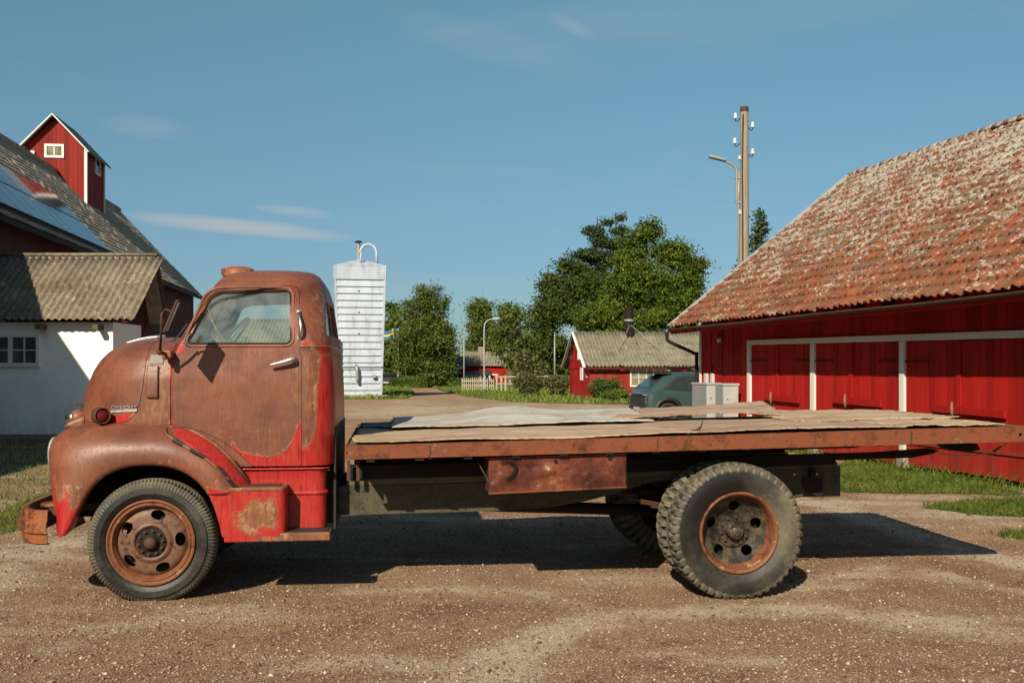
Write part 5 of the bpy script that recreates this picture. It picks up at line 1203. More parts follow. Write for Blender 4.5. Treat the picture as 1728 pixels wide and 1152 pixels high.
    for sg in (-1, 1): MB().bb(-.055, .04, sg * .66 - .08, sg * .66 + .08, .89, .91).build('tail_light', M['white_paint'], c, bevel=.01)
    MB().bb(-.065, -.045, -.26, .26, .40, .52).build('number_plate', M['white_paint'], c)
    MB().add([(.10, -.70, 1.10), (.10, .70, 1.10), (.62, .60, 1.50), (.62, -.60, 1.50), (.14, -.70, 1.08), (.14, .70, 1.08), (.66, .60, 1.48), (.66, -.60, 1.48)], [(0, 1, 2, 3), (4, 7, 6, 5), (0, 4, 5, 1), (1, 5, 6, 2), (2, 6, 7, 3), (3, 7, 4, 0)]).build('rear_window', M['car_glass'], c, bevel=.01)
    MB().bb(.28, .85, -.66, .66, 1.535, 1.575).build('spoiler', M['black_car'], c, bevel=.015)
    MB().prism([(1.0, 1.60), (1.18, 1.60), (1.06, 1.68)], 'y', -.015, .015).build('aerial', M['black_car'], c)
    MB().bb(.4, 4.3, -.8, .8, .2, .34).build('underbody', M['rubber'], c)
hatchback()
# ================================================================ the truck
TK = Frame(-2.53, 6.95, R(7.0))
T = lambda px, py, w=.15: TK.hy(px, py, w)
U2 = lambda px, py, w=.15: (T(px, py, w)[0], T(px, py, w)[2])
truck = root_of('flatbed_truck', TK, 'old rust-brown and red cab-over flatbed truck parked across the gravel yard', 'truck')
WC = 1.03
def paint(o, red=(), tan=(), dark=()):
    me = o.data; n = len(me.vertices); co = np.zeros(n * 3); me.vertices.foreach_get('co', co); co = co.reshape(-1, 3)
    for nm, L in (('red', red), ('tan', tan), ('dark', dark)):
        v = np.zeros(n)
        for poly, soft, lev, w in L:
            P = [U2(px, py, w) for px, py in poly]
            d = poly_dist(co[:, 0], co[:, 2], P); v = np.maximum(v, lev * np.clip(.5 + d / soft * .5, 0, 1))
        a = me.attributes.new(nm, 'FLOAT', 'POINT'); a.data.foreach_set('value', v.astype(np.float32))
    return o
def offset_poly(P, d):
    n = len(P); A = sum(P[i][0] * P[(i + 1) % n][1] - P[(i + 1) % n][0] * P[i][1] for i in range(n)); s = 1 if A > 0 else -1; o = []
    for i in range(n):
        a, b, c = (np.array(P[j % n], float) for j in (i - 1, i, i + 1)); e1 = b - a; e2 = c - b
        n1 = np.array([-e1[1], e1[0]]) / (np.linalg.norm(e1) + 1e-9) * s; n2 = np.array([-e2[1], e2[0]]) / (np.linalg.norm(e2) + 1e-9) * s
        m = n1 + n2; m /= np.linalg.norm(m) + 1e-9; o.append(tuple(b + m * d / max(.5, m.dot(n1))))
    return o
def prism_obj(poly, w0, w1, axis='y'):
    return MB().prism(poly, axis, w0, w1).build('cutter', None)
def copy_obj(o):
    c = o.copy(); c.data = o.data.copy(); COL.objects.link(c); return c
# ---- cab shell
def cab_ring(uf, ur, b, rf, rr, z, ns=44, nc=9, ne=16):
    P = []
    rf = min(rf, b * .95, (ur - uf) * .45); rr = min(rr, b * .95, (ur - uf) * .45)
    for t in np.linspace(0, 1, ns): P.append((uf + rf + (ur - rr - uf - rf) * t, WC - b))
    for t in np.linspace(0, 1, nc + 2)[1:-1]: a = -math.pi / 2 + t * math.pi / 2; P.append((ur - rr + rr * math.cos(a), WC - b + rr + rr * math.sin(a)))
    for t in np.linspace(0, 1, ne): P.append((ur, WC - b + rr + (2 * b - 2 * rr) * t))
    for t in np.linspace(0, 1, nc + 2)[1:-1]: a = t * math.pi / 2; P.append((ur - rr + rr * math.cos(a), WC + b - rr + rr * math.sin(a)))
    for t in np.linspace(0, 1, ns): P.append((ur - rr - (ur - rr - uf - rf) * t, WC + b))
    for t in np.linspace(0, 1, nc + 2)[1:-1]: a = math.pi / 2 + t * math.pi / 2; P.append((uf + rf + rf * math.cos(a), WC + b - rf + rf * math.sin(a)))
    for t in np.linspace(0, 1, ne): P.append((uf, WC + b - rf - (2 * b - 2 * rf) * t))
    for t in np.linspace(0, 1, nc + 2)[1:-1]: a = math.pi + t * math.pi / 2; P.append((uf + rf + rf * math.cos(a), WC - b + rf + rf * math.sin(a)))
    return [(u, w, z) for u, w in P]
def trace(pts):
    """pts (px, py, w) -> sorted z, u arrays"""
    Q = sorted((T(*p)[2], T(*p)[0]) for p in pts); return np.array([q[0] for q in Q]), np.array([q[1] for q in Q])
fz, fu = trace([(285, 800, .15), (285, 620, .15), (288, 600, .17), (297, 583, .2), (322, 540, .24), (345, 500, .28), (356, 484, .32), (366, 472, .38), (378, 463, .45), (395, 457, .5), (415, 454, .55), (432, 452.6, .6)])
rz, ru = trace([(574, 800, 1.45), (577.5, 760, 1.45), (579, 700, 1.45), (578, 650, 1.45), (573, 590, 1.45), (568.5, 555, 1.4), (561, 510, 1.35), (554, 489, 1.25), (545, 475, 1.1), (533, 465.5, 1.0), (517, 458.5, .85), (500, 455, .75), (484, 453.2, .7)])
bz = np.array([.90, 1.2, 1.6, 1.85, 2.05, 2.2, 2.28, 2.335, 2.375, 2.40, 2.415, 2.424]); bb_ = np.array([.870, .885, .888, .872, .835, .79, .745, .68, .58, .47, .36, .26])
ztop = min(fz[-1], rz[-1])
bz = bz * 1.0; bz[bz > 2.1] = 2.1 + (bz[bz > 2.1] - 2.1) * (ztop - 2.1) / (2.424 - 2.1)
zb0 = T(400, 787, .15)[2]
zz = np.concatenate([np.arange(zb0, 2.1, .026), 2.1 + (ztop - .001 - 2.1) * np.sin(np.linspace(0, math.pi / 2, 26))])
rings = []
for z in zz:
    k = min(1, max(0, (z - 1.85) / .4)); rf = .05 + .10 * k; rr = .20 + .12 * k
    rings.append(cab_ring(float(np.interp(z, fz, fu)), float(np.interp(z, rz, ru)), float(np.interp(z, bz, bb_)), rf, rr, z))
r0 = rings[-1]; cu = sum(p[0] for p in r0) / len(r0); nr = len(rings)
for s_, dz in ((.75, .006), (.45, .010), (.15, .012)): rings.append([(cu + (p[0] - cu) * s_, WC + (p[1] - WC) * s_, r0[0][2] + dz) for p in r0])
NR = len(r0); V = [p for r in rings for p in r]; Fc = []
for i in range(len(rings) - 1):
    for j in range(NR): k = (j + 1) % NR; Fc.append((i * NR + j, i * NR + k, (i + 1) * NR + k, (i + 1) * NR + j))
Fc.append(tuple((len(rings) - 1) * NR + j for j in range(NR)))
shell = mesh('cab', V, Fc, M['patina'], None, smooth=True)
m_ = shell.modifiers.new('s', 'SOLIDIFY'); m_.thickness = .028; m_.offset = -1; m_.use_even_offset = False
bake(shell); fix_normals(shell)
door_px = round_poly([(286, 716), (286, 604), (304, 576), (351, 487), (480, 478), (503, 482), (505, 592), (509, 600), (509, 788), (428, 790), (404, 766), (376, 744), (332, 724)], [6, 20, 14, 26, 30, 22, 3, 3, 8, 14, 20, 30, 20], 5)
door_uz = [U2(px, py) for px, py in door_px]
win_px = round_poly([(317, 578), (352, 500), (368, 491.5), (487, 488), (490, 578)], [8, 16, 26, 13, 9], 5)
win_uz = [U2(px, py, .18) for px, py in win_px]
door = copy_obj(shell); door.name = 'door'
boolean(door, [prism_obj(offset_poly(door_uz, .0035), -.5, .45)], 'INTERSECT')
boolean(door, [prism_obj(win_uz, -.5, .5)])
ws_w = [(WC - .62, 1.86), (WC + .62, 1.86), (WC + .60, 2.20), (WC + .35, 2.24), (WC - .35, 2.24), (WC - .60, 2.20)]
um = U2(420, 600)[0]
back = round_poly([(WC - .38, 1.92), (WC + .38, 1.92), (WC + .36, 2.17), (WC - .36, 2.17)], .06, 4)
cwin = round_poly([U2(551, 568, .3), U2(547, 507, .3), U2(556, 499, .3), U2(575, 560, .3)], .02, 4)
cuts = [prism_obj(door_uz, -.5, .45), prism_obj(win_uz, 1.4, 2.6), MB().prism(ws_w, 'x', um - 2, um - .05).build('cutter', None), MB().prism(back, 'x', um + .1, um + 2).build('cutter', None),
        MB().prism(cwin, 'y', -.3, WC - .44).build('cutter', None), MB().prism(cwin, 'y', WC + .44, 2.6).build('cutter', None)]
cab = shell; boolean(cab, cuts); cab.name = 'cab'; cab.parent = truck; door.parent = truck
for o in (cab, door): smooth_angle(o, 32)
# paint areas (traced on the side of the cab)
redcab = [([(508, 748), (516, 756), (528, 740), (536, 700), (538, 650), (542, 600), (600, 600), (600, 800), (508, 800)], .07, 1.0, .2), ([(531, 590), (545, 582), (572, 590), (572, 600), (535, 602)], .04, .72, .25),
          ([(505, 575), (520, 565), (535, 572), (528, 590), (505, 590)], .03, .56, .2), ([(509, 590), (520, 598), (516, 625), (509, 630)], .03, .55, .2), ([(520, 470), (560, 490), (572, 590), (534, 590), (524, 540)], .14, .56, .3), ([(340, 455), (500, 440), (560, 470), (540, 480), (480, 466), (400, 468)], .06, .38, .4)]
tancab = [([(505, 598), (536, 598), (536, 700), (528, 748), (510, 750)], .10, .62, .2), ([(500, 480), (512, 490), (512, 590), (500, 590)], .04, .45, .2)]
paint(cab, redcab, tancab, [([(521, 680), (534, 676), (534, 712), (522, 716)], .03, .42, .2)])
reddoor = [([(394, 744), (399, 757), (408, 763), (432, 768), (452, 770), (474, 766), (486, 756), (494, 742), (500, 722), (512, 700), (514, 800), (420, 800), (384, 762)], .028, 1.0, .15), ([(282, 600), (292, 600), (291, 640), (288, 700), (294, 718), (282, 722)], .014, .85, .15),
           ([(286, 576), (306, 572), (318, 588), (308, 598), (288, 602)], .03, .85, .15)]
tandoor = [([(285, 690), (360, 700), (470, 690), (500, 700), (498, 740), (480, 760), (440, 762), (400, 750), (350, 720), (285, 712)], .12, .34, .15), ([(300, 585), (400, 590), (400, 640), (310, 640)], .1, .34, .15), ([(490, 600), (508, 600), (508, 700), (492, 690)], .03, .45, .15)]
darkdoor = [([(345, 722), (366, 726), (364, 736), (350, 734)], .025, .62, .15), ([(391, 742), (398, 745), (403, 754), (396, 756)], .02, .55, .15), ([(440, 766), (470, 764), (486, 752), (495, 735), (499, 738), (488, 760), (470, 771), (440, 771)], .014, .60, .15)]
paint(door, reddoor, tandoor, darkdoor)
# ---- hood and cowl: one rounded nose, split along the seam
uD = U2(287, 650)[0]
nzt, nut = trace([(139, 735, .8), (137.5, 712, .8), (138, 695, .8), (141, 672, .8), (147, 650, .8), (157, 626, .8), (169, 608, .8), (183, 594, .8), (200, 583, .8), (218, 576, .8), (238, 571, .8), (256, 568.5, .8)])
hz_ = np.array([1.0, 1.3, 1.6, 1.72, 1.79, 1.84, 1.875, 1.90, 1.915]); hz_[-3:] += nzt[-1] - 1.915; hb = np.array([.872, .880, .873, .845, .79, .70, .56, .36, .16])
def hood_b(z): return float(np.interp(z, hz_, hb))
def hood_uf(z): return float(np.interp(z, nzt, nut))
PE = 2.35
def hood_w(u, z):
    uf = hood_uf(z); t = max(0, min(1, (uD - u) / (uD - uf))); return WC - hood_b(z) * (1 - t ** PE) ** (1 / PE)
zs_ = np.concatenate([np.arange(1.14, 1.74, .022), np.linspace(1.745, nzt[-1] - .0005, 16)])
V = []; nn = 61
for z in zs_:
    uf = hood_uf(z); b = hood_b(z)
    for k in range(nn):
        a = math.pi * k / (nn - 1); c_, s_ = math.cos(a), math.sin(a)
        V.append((uD - (uD - uf) * abs(s_) ** (2 / PE), WC - b * math.copysign(abs(c_) ** (2 / PE), c_), z))
Fg = grid_faces(len(zs_), nn).tolist() + [[(len(zs_) - 1) * nn + k for k in range(nn)]]
hs = mesh('hood', V, Fg, M['patina'], None, smooth=True)
m_ = hs.modifiers.new('s', 'SOLIDIFY'); m_.thickness = .012; m_.offset = -1; bake(hs); fix_normals(hs)
seam = [(60, 500), (249, 500), (249, 580), (246.5, 620), (243, 655), (238, 680), (231, 697), (222, 707), (212, 712), (198, 714), (60, 716)]
seam_uz = [U2(px, py, .2) for px, py in seam]
hood = copy_obj(hs); hood.name = 'hood'; boolean(hood, [prism_obj(offset_poly(seam_uz, .004), -.6, 3)], 'INTERSECT')
boolean(hs, [prism_obj(seam_uz, -.6, 3)]); cowl = hs; cowl.name = 'cowl'
for o in (hood, cowl): o.parent = truck; smooth_angle(o, 32)
paint(hood, [([(150, 704), (178, 700), (200, 694), (222, 690), (234, 692), (226, 712), (200, 722), (150, 722)], .04, .72, .25)], [([(140, 640), (160, 640), (165, 716), (136, 716)], .08, .5, .5), ([(236, 620), (250, 620), (240, 700), (225, 712)], .03, .42, .2)])
paint(cowl, [([(279, 590), (292, 590), (292, 612), (282, 612)], .03, .8, .15), ([(283, 612), (287.5, 612), (287.5, 716), (284, 716)], .012, .62, .15)], [([(240, 600), (290, 600), (290, 722), (215, 722), (240, 690)], .10, .62, .15)])
# gray bare patch, vent flap
def on_hood(px, py):
    u, w, z = T(px, py, .16); return (u, hood_w(u, z), z)
def surf_patch(name, px0, px1, py0, py1, mat, off, th, parent, n=8):
    V = []
    for i in range(n + 1):
        for j in range(n + 1):
            p = on_hood(px0 + (px1 - px0) * i / n, py0 + (py1 - py0) * j / n); V.append((p[0], p[1] - off, p[2]))
    o = mesh(name, np.array(V), grid_faces(n + 1, n + 1), mat, parent, smooth=True); m = o.modifiers.new('s', 'SOLIDIFY'); m.thickness = th; m.offset = 0; return o
surf_patch('bare_patch', 250.5, 275, 598, 614.5, M['grey_patch'], .0035, .002, cowl)
fl = surf_patch('vent_flap', 247.5, 267.5, 617, 671, M['patina'], .010, .018, truck); bake(fl); m_ = fl.modifiers.new('b', 'BEVEL'); m_.width = .006; m_.segments = 3; bake(fl); paint(fl, [([(252, 650), (262, 650), (262, 668), (252, 668)], .05, .35, .15)], [])
# ---- front fender: arch lip to crown, section by section
def fender():
    L = [(106, 903), (113, 900), (121, 885), (128, 868), (137, 850), (150, 829), (166, 811), (186, 798), (210, 789), (238, 785), (264, 785), (290, 789), (313, 798), (333, 812), (344, 824), (351, 834)]
    O = [(104, 903), (101, 893), (98, 872), (95, 845), (91, 815), (89, 785), (90, 748), (112, 725), (152, 716), (196, 713), (236, 713), (276, 714), (310, 721), (350, 739), (392, 775), (426, 826)]
    wO = [.10, .12, .16, .20, .24, .28, .30, .30, .29, .27, .25, .22, .19, .165, .15, .15]
    Ls = smooth_open(L, 5); Os = smooth_open(O, 5); Ws = smooth_open([(w, 0) for w in wO], 5); V = []; nj = 26
    for (lx, ly), (ox, oy), (w, _) in zip(Ls, Os, Ws):
        l = T(lx, ly, -.02); o = T(ox, oy, w); inner = (o[0], .62, o[2])
        V.append((l[0], .10, l[2] + .012)); V.append((l[0], .0, l[2] + .004)); V.append((l[0], -.018, l[2]))
        for j in range(1, nj + 1):
            ph = math.pi / 2 * j / nj; f = math.sin(ph) ** .92; g = 1 - math.cos(ph) ** .88
            bulge = -.022 * math.sin(math.pi * min(1, f * 1.15)) ** 1.0 if f < .87 else 0
            V.append((l[0] + (o[0] - l[0]) * f, -.022 + (w + .022) * g + bulge, l[2] + (o[2] - l[2]) * f))
        V.append((o[0], w + .10, o[2] + .004)); V.append((o[0], .66, o[2] + .006))
    n = nj + 5; f = mesh('fender', np.array(V), grid_faces(len(Ls), n), M['patina'], None, smooth=True)
    m = f.modifiers.new('s', 'SOLIDIFY'); m.thickness = .006; m.offset = 0; bake(f); fix_normals(f); f.data.polygons.foreach_set('use_smooth', [True] * len(f.data.polygons)); f.parent = truck
    red = [([(350, 818), (385, 826), (420, 826), (412, 840), (350, 840)], .02, .7, .0), ([(292, 724), (302, 722), (330, 731), (350, 743), (374, 762), (396, 787), (412, 808), (418, 820), (404, 820), (390, 802), (368, 782), (345, 763), (318, 745), (298, 733)], .012, 1.15, .10),
           ([(88, 790), (97, 790), (99, 830), (92, 835)], .02, .62, .2), ([(96, 850), (112, 842), (118, 866), (140, 850), (128, 895), (112, 918), (94, 910)], .05, 1.0, .05), ([(90, 800), (104, 800), (116, 850), (96, 850)], .05, .74, .15), ([(96, 795), (150, 815), (140, 850), (118, 880), (98, 860)], .10, .50, .05), ([(108, 838), (124, 842), (122, 880), (108, 872)], .03, .95, .05), ([(92, 795), (100, 795), (106, 850), (108, 880), (96, 880)], .03, .58, .15),
           ([(262, 782), (300, 784), (330, 800), (322, 792), (310, 780), (290, 772)], .04, .50, .0), ([(350, 800), (372, 800), (384, 826), (362, 830)], .05, .46, .0), ([(166, 818), (200, 790), (262, 785), (262, 781), (200, 784), (150, 812)], .012, .47, .0)]
    tan = [([(92, 800), (150, 830), (130, 880), (100, 900)], .10, .62, .1), ([(140, 780), (200, 760), (210, 790), (150, 830)], .14, .40, .05)]
    dark = [([(106, 845), (120, 845), (118, 866), (108, 862)], .03, .55, .05), ([(94, 800), (100, 800), (104, 815), (100, 818)], .02, .5, .1), ([(104, 888), (118, 882), (116, 893), (108, 896)], .02, .45, .0)]
    paint(f, red, tan, dark)
    # raised trim around the red insert, with scraps of old black rubber
    def on_f(px, py, off=.0):
        # nearest surface point of the fender for a traced pixel
        best = None; oo, dd = TK.ray(px, py)
        return oo, dd
    import mathutils
    bv = mathutils.bvhtree.BVHTree.FromPolygons([v.co.copy() for v in f.data.vertices], [tuple(p.vertices) for p in f.data.polygons])
    def hit(px, py):
        oo, dd = TK.ray(px, py); h = bv.ray_cast(Vector(oo), Vector(dd).normalized())
        return h[0] if h[0] is not None else Vector(T(px, py, .1))
    def strip(name, pts, r, mat):
        P = [hit(*p) for p in smooth_open(pts, 4)]; return MB().tube([(p.x, p.y - r * .4, p.z) for p in P], r, 8).build(name, mat, f, smooth=True)
    strip('fender_trim', [(279, 722), (282, 733), (300, 745), (325, 760), (348, 774), (369, 791), (386, 808), (399, 822)], .013, M['patina'])
    strip('fender_trim', [(285, 719), (318, 724), (349, 740), (372, 757), (391, 776), (412, 802), (426, 818)], .012, M['patina'])
    for seg in ([(293, 742), (308, 750)], [(322, 758), (334, 765), (346, 771)], [(368, 787), (382, 802)], [(386, 808), (398, 822), (408, 826)], [(404, 824), (424, 822)], [(396, 778), (412, 798)], [(414, 802), (424, 815)]):
        P = [hit(*p) for p in smooth_open(seg, 3)]; MB().tube([(p.x, p.y - .010, p.z) for p in P], .015, 6).build('rubber_scrap', M['black'], f)
    return f, hit
fender_o, fhit = fender()
for ch in fender_o.children:
    if 'trim' in ch.name: paint(ch, [], [([(280, 710), (430, 710), (430, 830), (280, 830)], .1, .4, .05)], [([(360, 780), (430, 780), (430, 830), (360, 830)], .1, .5, .05)])
# far fender (mirrored) keeps the other side whole
ff = copy_obj(fender_o); ff.parent = truck; ff.name = 'fender'
co = np.zeros(len(ff.data.vertices) * 3); ff.data.vertices.foreach_get('co', co); co = co.reshape(-1, 3); co[:, 1] = 2 * WC - co[:, 1]; ff.data.vertices.foreach_set('co', co.ravel()); ff.data.flip_normals()
# wheel housing, engine and grille mass
def bbx(name, pxa, pxb, pya, pyb, w0, w1, mat, bevel=0, par=None, wt=None):
    a = T(pxa, pya, w0 if wt is None else wt); c = T(pxb, pyb, w0 if wt is None else wt)
    return MB().bb(a[0], c[0], w0, w1, a[2], c[2]).build(name, mat, par or truck, bevel=bevel)
bbx('engine_bay', 145, 420, 722, 810, .66, 1.40, M['dark_iron'])
bbx('inner_wing', 150, 410, 716, 750, .50, .60, M['dark_iron'], wt=.5)
g = bbx('grille', 128, 150, 722, 850, .62, 1.45, M['brown_iron'], .03, wt=.6)
# headlights
for w in (.36, 2 * WC - .36):
    u, _, z = T(93, 765, .34)
    h = MB().lathe([(.105, .07), (.118, .03), (.122, -.005), (.116, -.022), (.104, -.026), (.10, -.012)], (u, w, z), 'x', 40, closed=True).build('headlight', M['pale_metal'], truck, smooth=True)
    MB().lathe([(0, -.035), (.05, -.030), (.09, -.018), (.104, -.005), (.104, .02), (0, .05)], (u, w, z), 'x', 32).build('lens', M['lens'], h, smooth=True)
    MB().lathe([(0, .22), (.09, .18), (.118, .08), (.115, .0)], (u, w, z), 'x', 32).build('bowl', M['patina'], h, smooth=True)
# parking lamp in front of the hood
p = T(127, 705, .60)
k = MB().lathe([(0, .10), (.05, .085), (.066, .02), (.06, -.01), (0, -.03)], p, 'x', 20, ).build('parking_lamp', M['patina'], truck, smooth=True)
MB().lathe([(0, -.075), (.035, -.06), (.052, -.02), (.055, .005), (.05, .01)], p, 'x', 20).build('lens', M['chrome'], k, smooth=True)
MB().prism([U2(112, 722, .6), U2(120, 712, .6), U2(150, 700, .6), U2(150, 722, .6)], 'y', .50, 1.5).build('nose_panel', M['patina'], truck, bevel=.02)
p = T(139, 684, .75); MB().tube(smooth_open([(p[0] + .02, .75, p[2] - .05), (p[0], .75, p[2]), (p[0] - .03, .75, p[2] + .012), (p[0] - .045, .75, p[2] + .005)], 3), .007, 6).build('hook', M['brown_iron'], truck)
# bumper
def bumper():
    zt, zb = T(60, 862, -.03)[2], T(60, 917, -.03)[2]; ue = T(81, 880, -.05)[0]; u0 = T(40, 880, .30)[0]
    path = [(ue, -.055), (ue - .05, -.052), (T(56, 880, -.03)[0], -.030), (T(45, 880, .03)[0], .03), (T(39.5, 880, .12)[0], .12), (u0, .30), (u0 - .02, .6), (u0 - .03, WC)]; path = smooth_open(path, 6)
    path = path + [(u, 2 * WC - w) for u, w in path[-2::-1]]
    hgt = zt - zb; prof = [(0, -.045), (0.0, -.008), (.03, 0), (.30, .004), (.33, .014), (.36, .022), (.50, .026), (.64, .022), (.67, .014), (.70, .004), (.97, 0), (1, -.008), (1, -.045)]
    V = []; m = len(path)
    for i, (u, w) in enumerate(path):
        a = np.array(path[max(0, i - 1)]); b = np.array(path[min(m - 1, i + 1)]); d = b - a; d /= np.linalg.norm(d); nrm = np.array([-d[1], d[0]]) * 1.0
        # outward = towards -u / -w from the middle
        c = np.array([u, w]) - np.array([T(200, 880, 1)[0], WC]); 
        if nrm.dot(c) < 0: nrm = -nrm
        for t, o in prof: V.append((u + nrm[0] * o, w + nrm[1] * o, zb + hgt * t))
    o = mesh('bumper', np.array(V), grid_faces(m, len(prof)), M['bumper_rust'], truck, smooth=True); mm = o.modifiers.new('s', 'SOLIDIFY'); mm.thickness = .006
    smooth_angle(o, 40)
    for w in (.62, 1.44):
        MB().beam((u0 + .04, w, (zt + zb) / 2 + .02), (T(150, 850, .6)[0], w, (zt + zb) / 2 + .05), .05, .12).build('bumper_bracket', M['brown_iron'], truck)
    q = T(92, 846, .22)
    MB().lathe([(0, .02), (.09, .014), (.10, 0), (.09, -.014), (0, -.02)], (q[0], .24, q[2] - .02), 'z', 24).build('step_plate', M['bumper_rust'], truck, smooth=True)
    MB().beam((q[0], .24, q[2] - .05), (q[0] + .35, .35, q[2] - .05), .08, .05).build('bumper_bracket', M['brown_iron'], truck)
bumper()
# ---- lower cab, step box and running board
def lower_cab():
    z0, z1 = T(500, 893, .2)[2], T(500, 790, .2)[2]; V = []; uf = T(372, 850, .2)[0]; ur = T(557, 850, .7)[0]
    prof = [(0, 0.0), (.02, .0), (.2, .0), (.40, .0), (.56, .002), (.58, .010), (.60, .014), (.62, .010), (.64, .0), (.80, .0), (.93, .002), (.97, .008), (1.0, .03)]
    ns = []
    for t, o in prof:
        z = z0 + (z1 - z0) * t
        ns.append([(u, w, z) for u, w, _ in cab_ring(uf, ur + o, .84 + o, .03, .075, z, 46, 8, 12)])
    V = [p for r in ns for p in r]; n = len(ns[0]); Fc = []
    for i in range(len(ns) - 1):
        for j in range(n): k = (j + 1) % n; Fc.append((i * n + j, i * n + k, (i + 1) * n + k, (i + 1) * n + j))
    o = mesh('lower_body', V, Fc, M['patina'], truck, smooth=True); mm = o.modifiers.new('s', 'SOLIDIFY'); mm.thickness = .01; bake(o); smooth_angle(o, 35)
    paint(o, [([(360, 780), (620, 780), (620, 900), (360, 900)], .05, .95, .2)], [([(485, 838), (520, 838), (520, 886), (478, 886)], .08, .3, .2)], [([(470, 880), (560, 886), (560, 900), (470, 900)], .04, .4, .2)])
    c = MB().bb(T(430, 800, .2)[0], T(556, 800, .2)[0], WC - .83, WC + .83, z1 - .02, z1 - .008).build('cab_floor', M['black'], truck)
    # step box
    u0, u1 = T(352, 860, -.01)[0], T(481, 860, -.01)[0]; zb, zt = T(400, 905, -.01)[2], T(400, 829, -.01)[2]
    V = []; nz = 14
    for i in range(nz):
        z = zb + (zt - zb) * i / (nz - 1); r = .05; pts = [(u0 + (u1 - r - u0) * t, -.012) for t in np.linspace(0, 1, 24)] + [(u1 - r + r * math.sin(a), -.012 + r - r * math.cos(a)) for a in np.linspace(.15, math.pi / 2, 8)] + [(u1, .05 + (.20 - .05) * t) for t in np.linspace(.1, 1, 6)]
        V += [(u, w, z) for u, w in pts]
    n = len(V) // nz; b = mesh('step_box', np.array(V), grid_faces(nz, n), M['patina'], None, smooth=True); mm = b.modifiers.new('s', 'SOLIDIFY'); mm.thickness = .008; bake(b)
    # cut it along the wheel arch
    arch = [(330, 800), (340, 815), (352, 833), (362, 856), (370, 882), (377, 912), (330, 930)]
    boolean(b, [prism_obj([U2(px, py, -.01) for px, py in arch], -.5, .5)]); b.parent = truck; smooth_angle(b, 35)
    paint(b, [([(340, 800), (500, 800), (500, 930), (340, 930)], .05, .95, 0)] , [], [])
    me = b.data; n_ = len(me.vertices); co = np.zeros(n_ * 3); me.vertices.foreach_get('co', co); co = co.reshape(-1, 3)
    d = poly_dist(co[:, 0], co[:, 2], [U2(*q, -.01) for q in ((408, 846), (430, 838), (466, 836), (469, 888), (452, 896), (420, 902), (398, 893), (393, 872))]); d = d + .012 * np.sin(co[:, 0] * 47) + .010 * np.sin(co[:, 2] * 61 + co[:, 0] * 20)
    v = .95 - .80 * np.clip(.5 + d / .13 * .5, 0, 1); me.attributes['red'].data.foreach_set('value', v.astype(np.float32)); me.attributes['tan'].data.foreach_set('value', (.6 * np.clip(.5 + d / .08, 0, 1)).astype(np.float32))
    me.attributes['dark'].data.foreach_set('value', (.36 * np.clip(.5 + d / .08, 0, 1)).astype(np.float32))
    zt2 = T(400, 822, -.01)[2]
    t = MB().prism(round_poly([(T(372, 825, -.01)[0], -.02), (u1 + .006, -.02), (u1 + .006, .20), (T(378, 825, -.01)[0], .20)], [.01, .05, .01, .01], 5), 'z', zt, zt + .028).build('step_tread', M['patina'], truck, bevel=.006, seg=3); bake(t); paint(t, [([(360, 815), (400, 815), (400, 840), (360, 840)], .08, .52, 0)], [([(380, 800), (500, 800), (500, 840), (380, 840)], .1, .55, 0)], [([(380, 800), (500, 800), (500, 840), (380, 840)], .1, .34, 0)])
    m = MB().bb(T(400, 824, 0)[0], u1 - .04, .02, .175, zt + .028, zt + .034).build('tread_mat', M['brown_iron'], t)
    zr = T(470, 899, -.01)[2]; zr0 = T(470, 913, -.01)[2]
    rb = MB().prism([(T(378, 905, -.01)[0], -.018), (T(557, 905, -.01)[0], -.018), (T(557, 905, -.01)[0], .20), (T(378, 905, -.01)[0], .20)], 'z', zr0, zr).build('running_board', M['patina'], truck, bevel=.008, seg=3); bake(rb)
    paint(rb, [([(340, 880), (535, 880), (530, 930), (340, 930)], .06, .8, 0)], [([(480, 880), (600, 880), (600, 930), (480, 930)], .08, .5, 0)])
    MB().bb(u1 + .03, T(553, 905, 0)[0], .005, .18, zr, zr + .006).build('tread_mat', M['rubber'], rb)
lower_cab()
